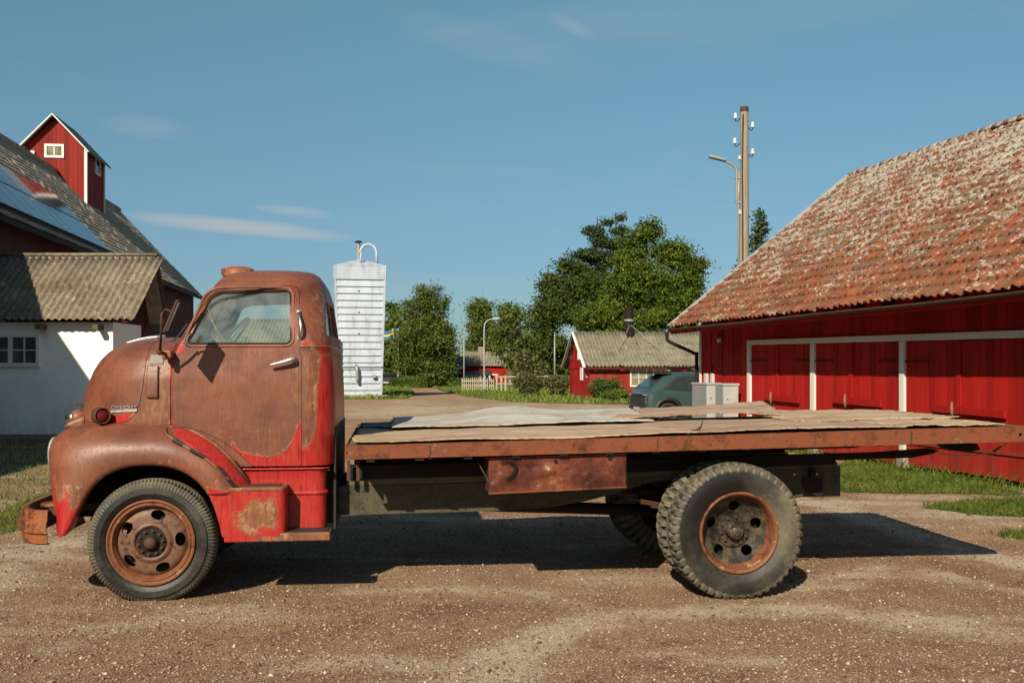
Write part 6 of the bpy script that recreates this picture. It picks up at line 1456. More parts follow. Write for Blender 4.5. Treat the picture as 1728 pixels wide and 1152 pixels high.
# ---- cab fittings
def cab_fittings():
    # window: rubber/steel frame, glass
    P = [T(px, py, .17) for px, py in win_px]
    import mathutils
    bv = mathutils.bvhtree.BVHTree.FromPolygons([v.co.copy() for v in door.data.vertices], [tuple(p.vertices) for p in door.data.polygons])
    def side(u, z):
        h = bv.ray_cast(Vector((u, -1.5, z)), Vector((0, 1, 0))); return h[0].y if h[0] is not None else None
    def loop(poly, r, name, mat, par, off=0):
        pts = []
        last = .16
        for u, z in poly:
            w = side(u, z)
            if w is None or w > .5: w = last
            last = w; pts.append((u, w - off, z))
        return MB().tube(pts, r, 8, closed=True).build(name, mat, par, smooth=True)
    b1 = loop(offset_poly(win_uz, -.026), .011, 'window_bead', M['patina'], door, -.003); paint(b1, [], [([(300, 470), (500, 470), (500, 590), (300, 590)], .05, .34, .17)])
    loop(offset_poly(win_uz, -.006), .006, 'window_seal', M['dark_iron'], door, 0)
    # glass pane a little inside the skin
    def pane(poly, name, mat, par, w0=None, far=False):
        pts = []; last = .18
        for u, z in poly:
            w = side(u, z)
            if w is None or w > .5: w = last
            last = w; w = w + .016; pts.append((u, 2 * WC - w if far else w, z))
        k = len(pts); c = tuple(sum(p[i] for p in pts) / k for i in range(3)); V = pts + [(p[0], p[1] + .003, p[2]) for p in pts]
        return MB().add(V, [tuple(range(k)), tuple(range(2 * k - 1, k - 1, -1))] + [(i, (i + 1) % k, k + (i + 1) % k, k + i) for i in range(k)]).build(name, mat, par)
    ow = offset_poly(win_uz, -.012)
    pane(ow, 'window_glass', M['cab_glass'], door); pane(ow, 'window_glass', M['cab_glass_far'], truck, far=True)
    # rear and corner windows, windscreen
    zb, zt = 1.92, 2.17; ub = float(np.interp(2.05, rz, ru)) - .022
    MB().add([(float(np.interp(z, rz, ru)) - .02 - e, WC + s_ * .40, z) for e in (0, .004) for s_, z in ((-1, 1.90), (1, 1.90), (1, 2.19), (-1, 2.19))], [(0, 1, 2, 3), (4, 7, 6, 5), (0, 4, 5, 1), (1, 5, 6, 2), (2, 6, 7, 3), (3, 7, 4, 0)]).build('rear_glass', M['cab_glass_far'], truck)
    zz_ = (1.85, 2.24)
    MB().add([(float(np.interp(z, fz, fu)) + .016 + e, WC + s_ * .64, z) for e in (0, .004) for s_, z in ((-1, 1.85), (1, 1.85), (1, 2.25), (-1, 2.25))], [(0, 1, 2, 3), (4, 7, 6, 5), (0, 4, 5, 1), (1, 5, 6, 2), (2, 6, 7, 3), (3, 7, 4, 0)]).build('windscreen', M['cab_glass_far'], truck)
    f0, f1 = [(float(np.interp(z, fz, fu)) + .01, WC, z) for z in (1.84, 2.26)]; MB().beam(f0, f1, .04, .03).build('windscreen_pillar', M['brown_iron'], truck)
    # windscreen gasket seen edge-on along the near pillar
    pts = [(float(np.interp(z, fz, fu)) - .004, WC - .63, z) for z in np.linspace(1.85, 2.24, 10)]; MB().tube(pts, .012, 6).build('windscreen_seal', M['dark_iron'], truck, smooth=True)
    # corner window pane
    V = []
    for z in np.linspace(T(560, 566, .3)[2], T(560, 499, .3)[2], 6):
        ur = float(np.interp(z, rz, ru)); b = float(np.interp(z, bz, bb_)); k = min(1, max(0, (z - 1.85) / .4)); rr = .20 + .12 * k
        for a in np.linspace(-1.15, -.1, 8): V.append((ur - rr + (rr - .012) * math.cos(a), WC - b + rr + (rr - .012) * math.sin(a), z))
    o = mesh('corner_glass', np.array(V), grid_faces(6, 8), M['car_glass'], truck, smooth=True)
    # belt bead around the rear corner
    for dz, r in ((0, .010), (-.020, .005)):
        z = T(530, 585, .2)[2] + dz; rg = cab_ring(float(np.interp(z, fz, fu)), float(np.interp(z, rz, ru)), float(np.interp(z, bz, bb_)), .05, .20, z)
        pts = [p for p in rg if p[0] > T(504, 585, .15)[0] and p[1] < WC * 1.99]
        b = MB().tube(pts, r, 8).build('belt_bead', M['patina'], truck, smooth=True); paint(b, [([(530, 570), (600, 570), (600, 600), (530, 600)], .1, .8, .3)], [])
    # gutter-like crease over the door
    z = None
    cr = round_poly([(336, 560), (352, 488), (366, 482), (480, 475), (503, 478), (507, 590)], 12, 4)
    # rear wall fittings: dark rear panel shadow gap
    # door handle
    a, c = T(456, 616, .13), T(497, 607, .13); w0 = side((a[0] + c[0]) / 2, a[2]) or .14
    h = MB().tube(smooth_open([(c[0], w0 - .005, c[2]), (c[0] - .01, w0 - .05, c[2] + .005), ((a[0] + c[0]) / 2, w0 - .052, (a[2] + c[2]) / 2 + .002), (a[0], w0 - .045, a[2])], 5), [.012, .014, .015, .015, .015, .016, .016, .015, .014, .013, .012, .012, .011, .011, .010, .009], 10).build('door_handle', M['pale_metal'], door, smooth=True)
    MB().lathe([(0, -.012), (.014, -.012), (.022, -.004), (.022, .0)], (c[0], w0, c[2]), 'y', 16).build('escutcheon', M['chrome'], h, smooth=True)
    # grab handle behind the door
    a, c = T(503, 526, .16), T(504.5, 571, .14); w0 = .17
    wA = WC - float(np.interp(a[2], bz, bb_)); wC = WC - float(np.interp(c[2], bz, bb_))
    h = MB().tube(smooth_open([(a[0], wA - .002, a[2]), (a[0] + .008, wA - .035, a[2] - .03), (a[0] + .022, (wA + wC) / 2 - .05, (a[2] + c[2]) / 2), (c[0] + .012, wC - .035, c[2] + .03), (c[0], wC - .002, c[2])], 5), .0105, 10).build('grab_handle', M['chrome'], truck, smooth=True)
    for q, w in ((a, wA), (c, wC)): MB().lathe([(0, -.012), (.012, -.012), (.018, -.004), (.018, .004)], (q[0], w, q[2]), 'y', 12).build('foot', M['pale_metal'], h, smooth=True)
    # roof lamp
    z = ztop - .01; uu = T(397, 455, .75)[0]
    l = MB().lathe([(.11, -.03), (.105, -.01), (.10, .015), (.085, .035), (.05, .046), (0, .048)], (uu, .86, z + .0), 'z', 28).build('roof_vent', M['bumper_rust'], truck, smooth=True)
    for v in l.data.vertices: v.co.x = uu + (v.co.x - uu) * (1.05 if v.co.x < uu else 1.35)
    MB().bb(uu - .118, uu - .085, .80, .92, z - .02, z + .028).build('lens', M['rail_rust'], l, bevel=.01)
    # hood chrome strip
    pts = [(hood_uf(z) + .01, WC, z + .006) for z in np.linspace(nzt[-1] - .10, nzt[-1] - .004, 7)] + [(U2(268, 570, .8)[0], WC, nzt[-1] + .010)]
    MB().tube(pts, .018, 8).build('hood_trim', M['pale_metal'], truck, smooth=True)
    a = T(212, 578, .55); 
    V = []
    for i in range(14):
        px = 213 + (268 - 213) * i / 13; py = 580 - 10.5 * math.sin(math.pi / 2 * i / 13); p = T(px, py, .80)
        V.append((p[0], .80, p[2] + .004))
    MB().tube(V, .011, 8).build('hood_trim', M['pale_metal'], truck, smooth=True)
    # mirror bracket, arm and mirror, wiper
    q = T(284, 598, .12)
    br = MB().bb(q[0] - .035, q[0] + .035, .06, .17, q[2] - .035, q[2] + .03).build('mirror_bracket', M['patina'], truck, bevel=.012, seg=3); bake(br); paint(br, [([(270, 585), (290, 585), (290, 610), (270, 610)], .03, .6, .1)], [])
    j = T(270, 594, -.02)
    arm = MB().tube([(q[0], .10, q[2]), (j[0], -.02, j[2])], .012, 8).tube([(j[0], -.02, j[2]), T(272, 560, -.12), T(273, 528, -.20)], [.009, .009, .008], 8).build('mirror_arm', M['brown_iron'], truck, smooth=True)
    MB().lathe([(0, -.022), (.018, -.015), (.022, 0), (.018, .015), (0, .022)], (j[0], -.02, j[2]), 'y', 12).build('ball_joint', M['brown_iron'], arm, smooth=True)
    MB().tube(smooth_open([T(273, 532, -.20), T(279, 522, -.22), T(288, 526, -.24), T(290, 532, -.25)], 3), .007, 6).build('stay', M['brown_iron'], arm)
    c = T(289, 533, -.25); rot = Matrix.Rotation(R(22), 3, 'Y') @ Matrix.Rotation(R(9), 3, 'Z')
    mi = MB().box(c, (.018, .16, .235), rot).build('mirror', M['brown_iron'], truck, bevel=.006)
    MB().box(Vector(c) + rot @ Vector((.0115, 0, 0)), (.003, .14, .21), rot).build('mirror_glass', M['lens'], mi)
    q = T(285, 580, .45); MB().tube(smooth_open([(q[0] - .04, .45, q[2] - .01), (q[0], .45, q[2] + .01), (q[0] + .04, .50, q[2] + .04), (q[0] + .10, .62, q[2] + .16)], 3), .006, 6).build('wiper', M['chrome'], truck)
    # emblem: raised letters and bar on the hood side
    q0, q1 = on_hood(183, 692), on_hood(230, 689); ang = math.atan2(q1[1] - q0[1], q1[0] - q0[0])
    cu_ = bpy.data.curves.new('lettering', 'FONT'); cu_.body = 'CHEVROLET'; cu_.size = .043; cu_.extrude = .003; cu_.space_character = 1.18; cu_.align_x = 'LEFT'
    to = bpy.data.objects.new('lettering', cu_); COL.objects.link(to)
    dg = bpy.context.evaluated_depsgraph_get(); dg.update(); me = bpy.data.meshes.new_from_object(to.evaluated_get(dg)); bpy.data.objects.remove(to, do_unlink=True)
    lo = bpy.data.objects.new('lettering', me); COL.objects.link(lo); me.materials.clear(); me.materials.append(M['pale_metal']); lo.parent = truck
    wmax = max(v.co.x for v in me.vertices); L = math.hypot(q1[0] - q0[0], q1[1] - q0[1])
    for v in me.vertices: v.co.x *= L / wmax
    lo.location = (q0[0], q0[1] - .012, q0[2] + .002); lo.rotation_euler = (R(90), 0, ang)
    MB().beam((q0[0] - .005, q0[1] - .010, q0[2] - .014), (q1[0] + .005, q1[1] - .010, q1[2] - .014), .012, .020).build('emblem_bar', M['pale_metal'], truck, bevel=.004)
    # side marker lamp standing on the fender
    q = T(169, 701, .18)
    s_ = MB().lathe([(0, .04), (.048, .035), (.058, .02), (.058, -.045), (.054, -.05), (.050, -.046), (.050, -.03)], (0, 0, 0), 'y', 28).build('side_lamp', M['brown_iron'], truck, smooth=True)
    s_.location = (q[0], .18, q[2]); s_.rotation_euler = (0, 0, R(38))
    MB().lathe([(0, -.052), (.03, -.048), (.047, -.036), (.05, -.028)], (0, 0, 0), 'y', 24).build('lens', M['red_lens'], s_, smooth=True)
    MB().cyl((0, 0, -.09), (0, 0, -.05), .022, 12).build('foot', M['brown_iron'], s_)
    # inside: seat, wheel, dash
    u0 = U2(440, 700)[0]; u1 = U2(565, 700)[0]; zs = T(500, 660, .4)[2]
    MB().bb(u0, u1 - .12, WC - .72, WC + .72, zs - .25, zs - .12).bb(u1 - .22, u1 - .10, WC - .72, WC + .72, zs - .12, T(500, 577, .5)[2]).build('seat', M['seat'], truck, bevel=.04, seg=3)
    MB().bb(U2(310, 600)[0], U2(345, 600)[0], WC - .78, WC + .78, T(330, 640, .3)[2], T(330, 590, .3)[2] + .0).build('dashboard', M['brown_iron'], truck, bevel=.03)
    cc = Vector((U2(372, 560)[0], WC - .38, T(372, 572, .6)[2])); th = R(52); ring = [cc + Vector((math.cos(a) * .205 * math.cos(th) * 1, math.sin(a) * .205, math.cos(a) * .205 * math.sin(th))) for a in np.linspace(0, 2 * math.pi, 33)[:-1]]
    w = MB().tube(ring, .012, 8, closed=True).build('steering_wheel', M['rubber'], truck, smooth=True)
    mb = MB(); 
    for a in (0, 2.1, 4.2): mb.tube([cc, cc + Vector((math.cos(a) * .2 * math.cos(th), math.sin(a) * .2, math.cos(a) * .2 * math.sin(th)))], .007, 6)
    mb.tube([cc, cc + Vector((-.35, 0, .0)) + Vector((0, 0, -.45))], .02, 8); mb.build('spokes', M['rubber'], w)
cab_fittings()
def straw():
    # dry stalks standing behind the side window
    q = T(371, 578, .22); w = TK
    x = TK.x + TK.U[0] * q[0] + TK.W[0] * .23; y = TK.y + TK.U[1] * q[0] + TK.W[1] * .23
    t = empty('dry_stalks', (x, y, q[2] - .02), TK.a, 'dry straw stalks standing upright behind the truck side window', 'straw')
    b = T(371, 582, .23)
    for a_, c_ in (((345, 522), (380, 578)), ((352, 520), (372, 580)), ((364, 560), (366, 590)), ((358, 545), (384, 585)), ((371, 552), (362, 590)), ((349, 518), (364, 556))):
        p0 = Vector(T(*a_, .215)) - Vector((q[0], .23, q[2] - .02)); p1 = Vector(T(*c_, .225)) - Vector((q[0], .23, q[2] - .02))
        p1.z = max(p1.z, -.04)
        MB().tube([p0, (p0 + p1) / 2 + Vector((0, 0, .004)), p1], [.0012, .0018, .002], 5).build('stalk', M['straw'], t)
straw()
# ---- wheels
def tyre(name, c, Rt, W, rr, n, lug, depth, parent, mir=1, kind='rib', flat_z=None, dustf=None):
    prof = [(rr - .008, .040), (rr + .004, .020), (rr + .020, .010), (rr + (Rt - rr) * .28, .001), (rr + (Rt - rr) * .31, -.0025), (rr + (Rt - rr) * .60, .001), (Rt - .066, .004), (Rt - .058, .0055), (Rt - .055, .011), (Rt - .034, .015), (Rt - .016, .022), (Rt - .005, .032), (Rt, .044), (Rt + .002, W * .26), (Rt + .002, W * .29), (Rt - .012, W * .30), (Rt - .012, W * .335), (Rt + .003, W * .345), (Rt + .004, W * .42), (Rt - .012, W * .43), (Rt - .012, W * .46), (Rt + .004, W * .47), (Rt + .004, W * .5)]
    full = prof + [(r, W - h) for r, h in prof[-2::-1]]; m = len(full); V = []; dust = []; half = len(prof) - 1
    for k in range(n):
        th = 2 * math.pi * k / n
        for i, (r, h) in enumerate(full):
            ii = min(i, 2 * half - i); side = 0 if i <= half else 1
            ph = (k + (lug[0] // 2 if side else 0)) % lug[0]
            g = ph < lug[1]
            rr_ = r; hh = h
            if 8 <= ii <= 13 and g: rr_ -= depth * (0 if ii < 9 else 1) * (.55 + .45 * (ii >= 11)); hh += (depth * .35 if side == 0 else -depth * .35)
            if ii > 16 and kind == 'lug' and ((k + lug[0] // 3) % lug[0]) < lug[1]: rr_ -= depth * .8
            x = rr_ * math.cos(th); z = rr_ * math.sin(th); y = hh if mir > 0 else W - hh
            if flat_z is not None and z < flat_z:
                e = flat_z - z; z = flat_z + .1 * (z - flat_z) * 0
                y += (-.25 if i <= half else .25) * e * (1 if 3 <= ii <= 12 else 0)
            V.append((c[0] + x, c[1] + y, c[2] + z)); dust.append(dustf(th, ii, g))
    Fc = grid_faces(n, m, True); o = mesh(name, np.array(V), Fc, M['tyre'], parent, smooth=True); smooth_angle(o, 45)
    a = o.data.attributes.new('dust', 'FLOAT', 'POINT'); a.data.foreach_set('value', np.array(dust, np.float32)); return o
def bolt_ring(c, r, n, size, h, mat, parent, name='nut', out=-1):
    for k in range(n):
        a = 2 * math.pi * k / n + .15; p = (c[0] + r * math.cos(a), c[1], c[2] + r * math.sin(a))
        MB().cyl(p, (p[0], p[1] + out * h, p[2]), size, 6).cyl((p[0], p[1] + out * h * .9, p[2]), (p[0], p[1] + out * h * 1.5, p[2]), size * .5, 8).build(name, mat, parent)
def holes(disc, c, r, n, a0, sr, st_):
    cut = []; par = disc.parent; disc.parent = None
    for k in range(n):
        a = a0 + 2 * math.pi * k / n; P = []
        for t in np.linspace(0, 2 * math.pi, 25)[:-1]:
            x = r + sr * math.cos(t); y = st_ * math.sin(t); P.append((c[0] + x * math.cos(a) - y * math.sin(a), c[2] + x * math.sin(a) + y * math.cos(a)))
        cut.append(MB().prism(P, 'y', c[1] - .3, c[1] + .4).build('k', None))
    boolean(disc, cut); disc.parent = par
def front_wheel(far=False):
    q = T(254, 915.5, 0); Rt = .438; W = .205; w0 = 0 if not far else 2 * WC - W; mir = -1 if far else 1
    c = (q[0], w0, q[2]); 
    o = empty('wheel', (0, 0, 0)); o.parent = truck
    df = lambda th, ii, g: (.60 if ii >= 10 else .42 if ii >= 7 else .30) + (.18 if g and ii >= 8 else 0) + .10 * math.cos(th + .6) * (ii < 8)
    tyre('tyre', c, Rt, W, .300, 432, (4, 2), .011, o, mir, flat_z=-(q[2] - gz(-2.5, 7)) + .004, dustf=df)
    s = mir; y0 = w0 if not far else w0 + W
    Y = lambda h: y0 + s * h
    def lt(name, prof, mat, par=o, n=72, closed=False, auto=35): return MB().lathe([(r, s * h) for r, h in prof], (q[0], y0, q[2]), 'y', n, closed=closed).build(name, mat, par, auto=auto)
    lt('rim', [(.296, .045), (.303, .012), (.300, .002), (.291, .000), (.283, .010), (.276, .014), (.270, .006), (.262, .006), (.256, .014), (.252, .026), (.246, .034), (.240, .050), (.236, .10), (.236, .17), (.262, .185), (.300, .190), (.30, .17), (.25, .16), (.25, .06), (.28, .045)], M['flange_rust'], closed=True)
    d = lt('disc', [(.238, .062), (.225, .046), (.205, .036), (.175, .032), (.150, .030), (.138, .020), (.130, .012), (.120, .010), (.110, .016), (.105, .028), (.06, .030), (.06, .042), (.105, .040), (.120, .026), (.130, .026), (.150, .042), (.205, .050), (.238, .074)], M['rim_rust'], closed=True)
    holes(d, c, .194, 5, R(77), .034, .050)
    hub = lt('hub', [(.102, .032), (.100, .016), (.060, .012), (.058, .004), (.050, -.002), (.046, -.016), (.036, -.026), (.018, -.032), (0, -.033)], M['dark_iron'], n=40)
    lt('hub_cap', [(.044, -.010), (.042, -.022), (.032, -.034), (.014, -.041), (0, -.042)], M['brown_iron'], hub, n=32)
    if not far: bolt_ring((q[0], Y(.018), q[2]), .082, 10, .0125, .016, M['brown_iron'], hub, out=-s)
    lt('drum', [(0, .12), (.20, .12), (.20, .19), (0, .19)], M['dark_iron'], n=32)
    return o
def rear_wheels(far=False):
    q = T(1248.5, 899, -.15); Rt = .504; W = .235; gap = .295
    wo = -.15 if not far else 2 * WC + .15 - W; o = empty('wheel', (0, 0, 0)); o.parent = truck; mir = -1 if far else 1; s = mir
    zg = gz(1.6, 7.4); c = (q[0], wo, q[2]); y0 = wo if not far else wo + W
    def df(th, ii, g):
        v = .62 if ii >= 9 else .45
        if ii < 9: v += .30 * math.sin(th + 1.9) * 1.0 + .18 * math.sin(2 * th + .6); v = max(v, -.25)
        if 6 < ii < 12: v += .12
        if ii < 2: v += .15
        return v - .12 + (.25 if g and ii >= 8 else 0)
    tyre('tyre', c, Rt, W, .300, 384, (8, 3), .020, o, mir, 'lug', -(q[2] - zg) + .004, df)
    tyre('tyre', (c[0], c[1] + s * gap, c[2]), Rt - .004, W, .300, 320, (8, 3), .030, o, mir, 'lug', -(q[2] - zg) + .004, lambda th, ii, g: .85 if not g else .5)
    def lt(name, prof, mat, par=o, n=72, closed=False, auto=35): return MB().lathe([(r, s * h) for r, h in prof], (q[0], y0, q[2]), 'y', n, closed=closed).build(name, mat, par, auto=auto)
    lt('rim', [(.296, .045), (.303, .014), (.300, .003), (.290, .0), (.280, .006), (.274, .016), (.268, .040), (.262, .070), (.255, .10), (.252, .105), (.247, .125), (.245, .20), (.262, .225), (.300, .23), (.300, .21), (.262, .19), (.262, .12), (.275, .075), (.283, .045)], M['flange_rust'], closed=True)
    d = lt('disc', [(.250, .118), (.228, .124), (.20, .134), (.165, .150), (.13, .160), (.115, .162), (.06, .162), (.06, .176), (.13, .174), (.17, .164), (.21, .148), (.250, .132)], M['rim_rust_rear'], closed=True)
    holes(d, c, .182, 5, R(88), .038, .042)
    hub = lt('hub', [(.128, .160), (.126, .142), (.072, .138), (.066, .12), (.060, .085), (.052, .080), (.050, .076), (.034, .074), (.034, .062), (.026, .056), (0, .054)], M['rim_rust_rear'], n=40)
    if not far: bolt_ring((q[0], y0 + s * .144, q[2]), .100, 10, .014, .020, M['brown_iron'], hub, out=-s); bolt_ring((q[0], y0 + s * .080, q[2]), .050, 8, .006, .006, M['brown_iron'], hub, 'bolt', out=-s)
    lt('inner_rim', [(.302, gap + .01), (.29, gap), (.27, gap + .02), (.25, gap + .07), (.245, gap + .2), (.30, gap + .22)], M['dark_iron'])
    lt('drum', [(0, .24), (.22, .24), (.22, .50), (0, .50)], M['dark_iron'], n=36)
    return q
for f_ in (False, True): front_wheel(f_); rq = rear_wheels(f_)
# ---- chassis and flat bed
def chassis():
    rail = [(572, 820), (850, 813), (1060, 803), (1150, 778), (1300, 780), (1418, 786), (1418, 838), (1300, 838), (1180, 806), (1100, 812), (1040, 832), (985, 846), (930, 855), (850, 861), (572, 869)]
    zc = lambda px, py: U2(px, py, .49)
    P = [zc(*p) for p in rail]
    for w in (.49, 1.49):
        o = MB().prism(P, 'y', w, w + .075).build('frame_rail', M['frame_paint'], truck)
        if w < 1:
            mb = MB()
            for px, py in ((613, 829), (613, 858), (591, 830), (591, 846), (620, 841), (700, 842), (754, 849), (751, 824)):
                p = T(px, py, .49); mb.cyl((p[0], .487, p[2]), (p[0], .50, p[2]), .009 if py in (829, 858) else .005, 10)
            mb.build('bolt_holes', M['black'], o)
            mb = MB()
            for px, py in ((1367, 797), (1378, 800), (1340, 800)): p = T(px, py, .49); mb.cyl((p[0], .482, p[2]), (p[0], .492, p[2]), .008, 8)
            mb.build('rivets', M['pale_metal'], o)
    ss = [(585, 809), (640, 807.5), (1060, 796), (1200, 784), (1413, 780), (1413, 787), (1200, 793), (1060, 806), (585, 819)]
    for w in (.487, 1.492): MB().prism([U2(*p, .487) for p in ss], 'y', w, w + .08).build('wood_packer', M['old_wood'], truck)
    # cross tubes
    for px in (600, 760, 930, 1120, 1280, 1400):
        p = T(px, 835 if px < 1000 else 810, .49); MB().bb(p[0] - .03, p[0] + .03, .56, 1.49, p[2] - .06, p[2] + .06).build('cross_member', M['dark_iron'], truck)
    # axle, differential, springs, propshaft
    u, z = rq[0], rq[2]
    MB().tube([(u, .3, z), (u, .8, z), (u, 1.0, z), (u, 1.06, z), (u, 1.26, z), (u, 1.8, z)], [.07, .08, .19, .2, .08, .07], 16).build('rear_axle', M['dark_iron'], truck, smooth=True)
    MB().tube([(u - .1, 1.03, z), (U2(600, 840)[0], 1.03, z + .12)], .05, 10).build('propeller_shaft', M['dark_iron'], truck, smooth=True)
    for w in (.40, 1.60):
        a = T(1075, 836, .47); mb = MB()
        for k in range(5):
            L = .72 - .1 * k; mb.tube(smooth_open([(u - L, w, z + .10 + .10 * (L / .72) ** 2 - .012 * k), (u, w, z + .09 - .014 * k), (u + L, w, z + .10 + .10 * (L / .72) ** 2 - .012 * k)], 5), .011, 4)
        mb.build('leaf_spring', M['brown_iron'], truck)
    uf = T(254, 915, 0)[0]; zf = T(254, 925, 0)[2]
    MB().tube([(uf, .2, zf), (uf, .5, zf - .05), (uf, 1.5, zf - .05), (uf, 1.86, zf)], .05, 10).build('front_axle', M['dark_iron'], truck, smooth=True)
    for w in (.55, 1.45): MB().tube(smooth_open([(uf - .55, w, zf + .14), (uf, w, zf + .03), (uf + .5, w, zf + .14)], 5), .03, 6).build('leaf_spring', M['brown_iron'], truck)
    p0 = U2(150, 850, .62)[0]
    for w in (.50, 1.49): MB().bb(p0 - .1, U2(600, 850, .62)[0], w, w + .07, zf + .16, zf + .34).build('frame_rail', M['dark_iron'], truck)
    MB().bb(U2(390, 850)[0], U2(540, 850)[0], .75, 1.3, zf + .05, zf + .5).build('gearbox', M['dark_iron'], truck, bevel=.05)
    # tail: hanger plate at the frame end
    P = [U2(px, py, .44) for px, py in ((1357, 806), (1388, 806), (1389, 839), (1380, 838), (1363, 827), (1357, 820))]
    MB().prism(P, 'y', .44, .455).build('hanger_plate', M['dark_iron'], truck)
    a = T(1372, 795, .45); MB().tube([(a[0], .46, a[2] + .03), (a[0], .46, a[2] - .08)], .03, 8).build('shackle', M['dark_iron'], truck)
chassis()
BT0 = T(583, 751.5, -.12); BT1 = T(1741, 717.5, -.12); BB0 = T(583, 775.5, -.12); BB1 = T(1741, 744.5, -.12)
def bz_(u, lift=0):
    t = (u - BT0[0]) / (BT1[0] - BT0[0]); return BT0[2] + (BT1[2] - BT0[2]) * t + lift
W0, W1 = -.12, 2.26
def bed():
    b = empty('flat_bed', (0, 0, 0)); b.parent = truck
    u0, u1 = BT0[0] - .005, BT1[0] - .02
    for w, s_ in ((W0, 1), (W1, -1)):
        zt0, zt1, zb0_, zb1 = bz_(u0, -.004), bz_(u1, -.004), BB0[2], BB1[2]
        def pr(ua, ub, wa, wb, ta, tb, ba, bb2):
            return [(ua, wa, ba), (ub, wa, bb2), (ub, wb, bb2), (ua, wb, ba), (ua, wa, ta), (ub, wa, tb), (ub, wb, tb), (ua, wb, ta)]
        FF = [(0, 1, 2, 3), (4, 7, 6, 5), (0, 4, 5, 1), (1, 5, 6, 2), (2, 6, 7, 3), (3, 7, 4, 0)]
        o = MB().add(pr(u0, u1, w, w + s_ * .008, zt0, zt1, zb0_, zb1), FF).build('side_rail', M['rail_rust'], None)
        hs_ = []
        if s_ == 1:
            for px, r in ((590.5, .026), (579.5, .010)):
                p = T(px, 764, w); P = [(p[0] + (r if r > .02 else r) * math.cos(a), p[2] + .011 * math.sin(a)) for a in np.linspace(0, 2 * math.pi, 17)[:-1]]; hs_.append(MB().prism(P, 'y', w - .05, w + .05).build('k', None))
            p = T(1722, 733, w); P = [(p[0] + .014 * math.cos(a), p[2] + .014 * math.sin(a)) for a in np.linspace(0, 2 * math.pi, 17)[:-1]]; hs_.append(MB().prism(P, 'y', w - .05, w + .05).build('k', None))
            boolean(o, hs_)
        o.parent = b
        MB().add(pr(u0, u1, w + s_ * .0085, w + s_ * .07, zt0, zt1, zt0 - .008, zt1 - .008), FF).build('rail_flange', M['rail_rust'], b)
        MB().add(pr(u0, u1, w + s_ * .0085, w + s_ * .07, zb0_ + .008, zb1 + .008, zb0_, zb1), FF).build('rail_flange', M['rail_rust'], b)
        # worn welds on the outer face
        if s_ == 1:
            mb = MB(); rn = random.Random(5)
            for px in (725, 1110, 1538):
                p = T(px, 745, w); zt = bz_(p[0], -.006)
                for k in range(9): mb.box((p[0] + rn.uniform(-.006, .006), w - .002, zt - .012 - k * .0115), (.010, .006, .007))
            mb.build('weld', M['brown_iron'], o)
    for u in (u0 + .004, u1 - .004):
        MB().bb(u - .004, u + .004, W0 + .075, W1 - .075, BB0[2] + (.02 if u < 3 else .09), bz_(u, -.01)).build('end_rail', M['rail_rust'], b)
    # deck planks
    nb = 12; w = (W1 - W0 - .16) / nb
    for i in range(nb):
        wa = W0 + .08 + i * w; o = MB().add([(ua, wb, bz_(ua, zl)) for zl in (-.035, -.004) for ua, wb in ((u0 + .02, wa), (u1 - .02, wa), (u1 - .02, wa + w - .006), (u0 + .02, wa + w - .006))], [(0, 3, 2, 1), (4, 5, 6, 7), (0, 1, 5, 4), (1, 2, 6, 5), (2, 3, 7, 6), (3, 0, 4, 7)]).build('deck_plank', M['old_wood'], b)
    for i in range(15):
        u = u0 + .18 + i * (u1 - u0 - .35) / 14; zt = bz_(u, -.038); MB().bb(u - .03, u + .03, W0 + .012, W1 - .012, zt - .085, zt).build('cross_bearer', M['dark_iron'], b)
    # long bearers resting on the frame
    for w in (.46, 1.50):
        P = [U2(px, py, .46) for px, py in ((590, 785), (1060, 775), (1480, 764), (1574, 757), (1585, 759), (1575, 765), (1540, 772), (1410, 776), (1412, 783), (1060, 797), (590, 808))]
        MB().prism(P, 'y', w, w + .09).build('long_bearer', M['dark_iron'], b)
    P = [U2(px, py, -.05) for px, py in ((1607, 745), (1690, 743), (1692, 750), (1670, 749), (1650, 757), (1615, 755))]
    # tail lump and hanging wire
    MB().prism([U2(px, py, .5) for px, py in ((1590, 750), (1650, 748), (1655, 758), (1640, 762), (1605, 760))], 'y', .5, .62).build('tail_bracket', M['dark_iron'], b, bevel=.008)
    MB().tube(smooth_open([T(1578, 762, .1), T(1600, 767, .1), T(1640, 768, .08), T(1678, 761, .06), T(1700, 748, .0)], 5), .006, 6).build('cable', M['straw'], b, smooth=True)
    MB().tube(smooth_open([T(1676, 762, .06), T(1684, 757, .05), T(1690, 753, .04)], 3), .011, 6).build('plug', M['old_wood'], b, smooth=True)
    # posts behind the cab under the bed front
    for px in (588, 604):
        p = T(px, 800, .35); MB().bb(p[0] - .012, p[0] + .012, .35, .38, p[2] - .05, p[2] + .10).build('front_bracket', M['brown_iron'], b)
    # black panel standing in for the shade in the gap behind the cab
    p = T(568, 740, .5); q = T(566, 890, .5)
    MB().bb(p[0] - .012, p[0] + .008, .30, 1.76, q[2] + .02, T(575, 716, .5)[2]).build('cab_gap_shade', M['black'], truck, bevel=.004)
    P = T(553, 800, .4); MB().bb(P[0] - .002, p[0] - .014, .34, 1.72, q[2] + .06, T(575, 790, .4)[2]).build('cab_mount', M['dark_iron'], truck)
    # toolbox
    a, c = T(825, 832, -.07), T(1057, 767, -.07); a2 = T(823, 774, -.07); zb = T(1057, 821, -.07)[2]
    nu, nv = 90, 28; V = []; rn = np.random.default_rng(8); bumps = [(rn.uniform(0, 1), rn.uniform(.15, .75), rn.uniform(.015, .05), rn.uniform(-.012, .012)) for _ in range(46)]
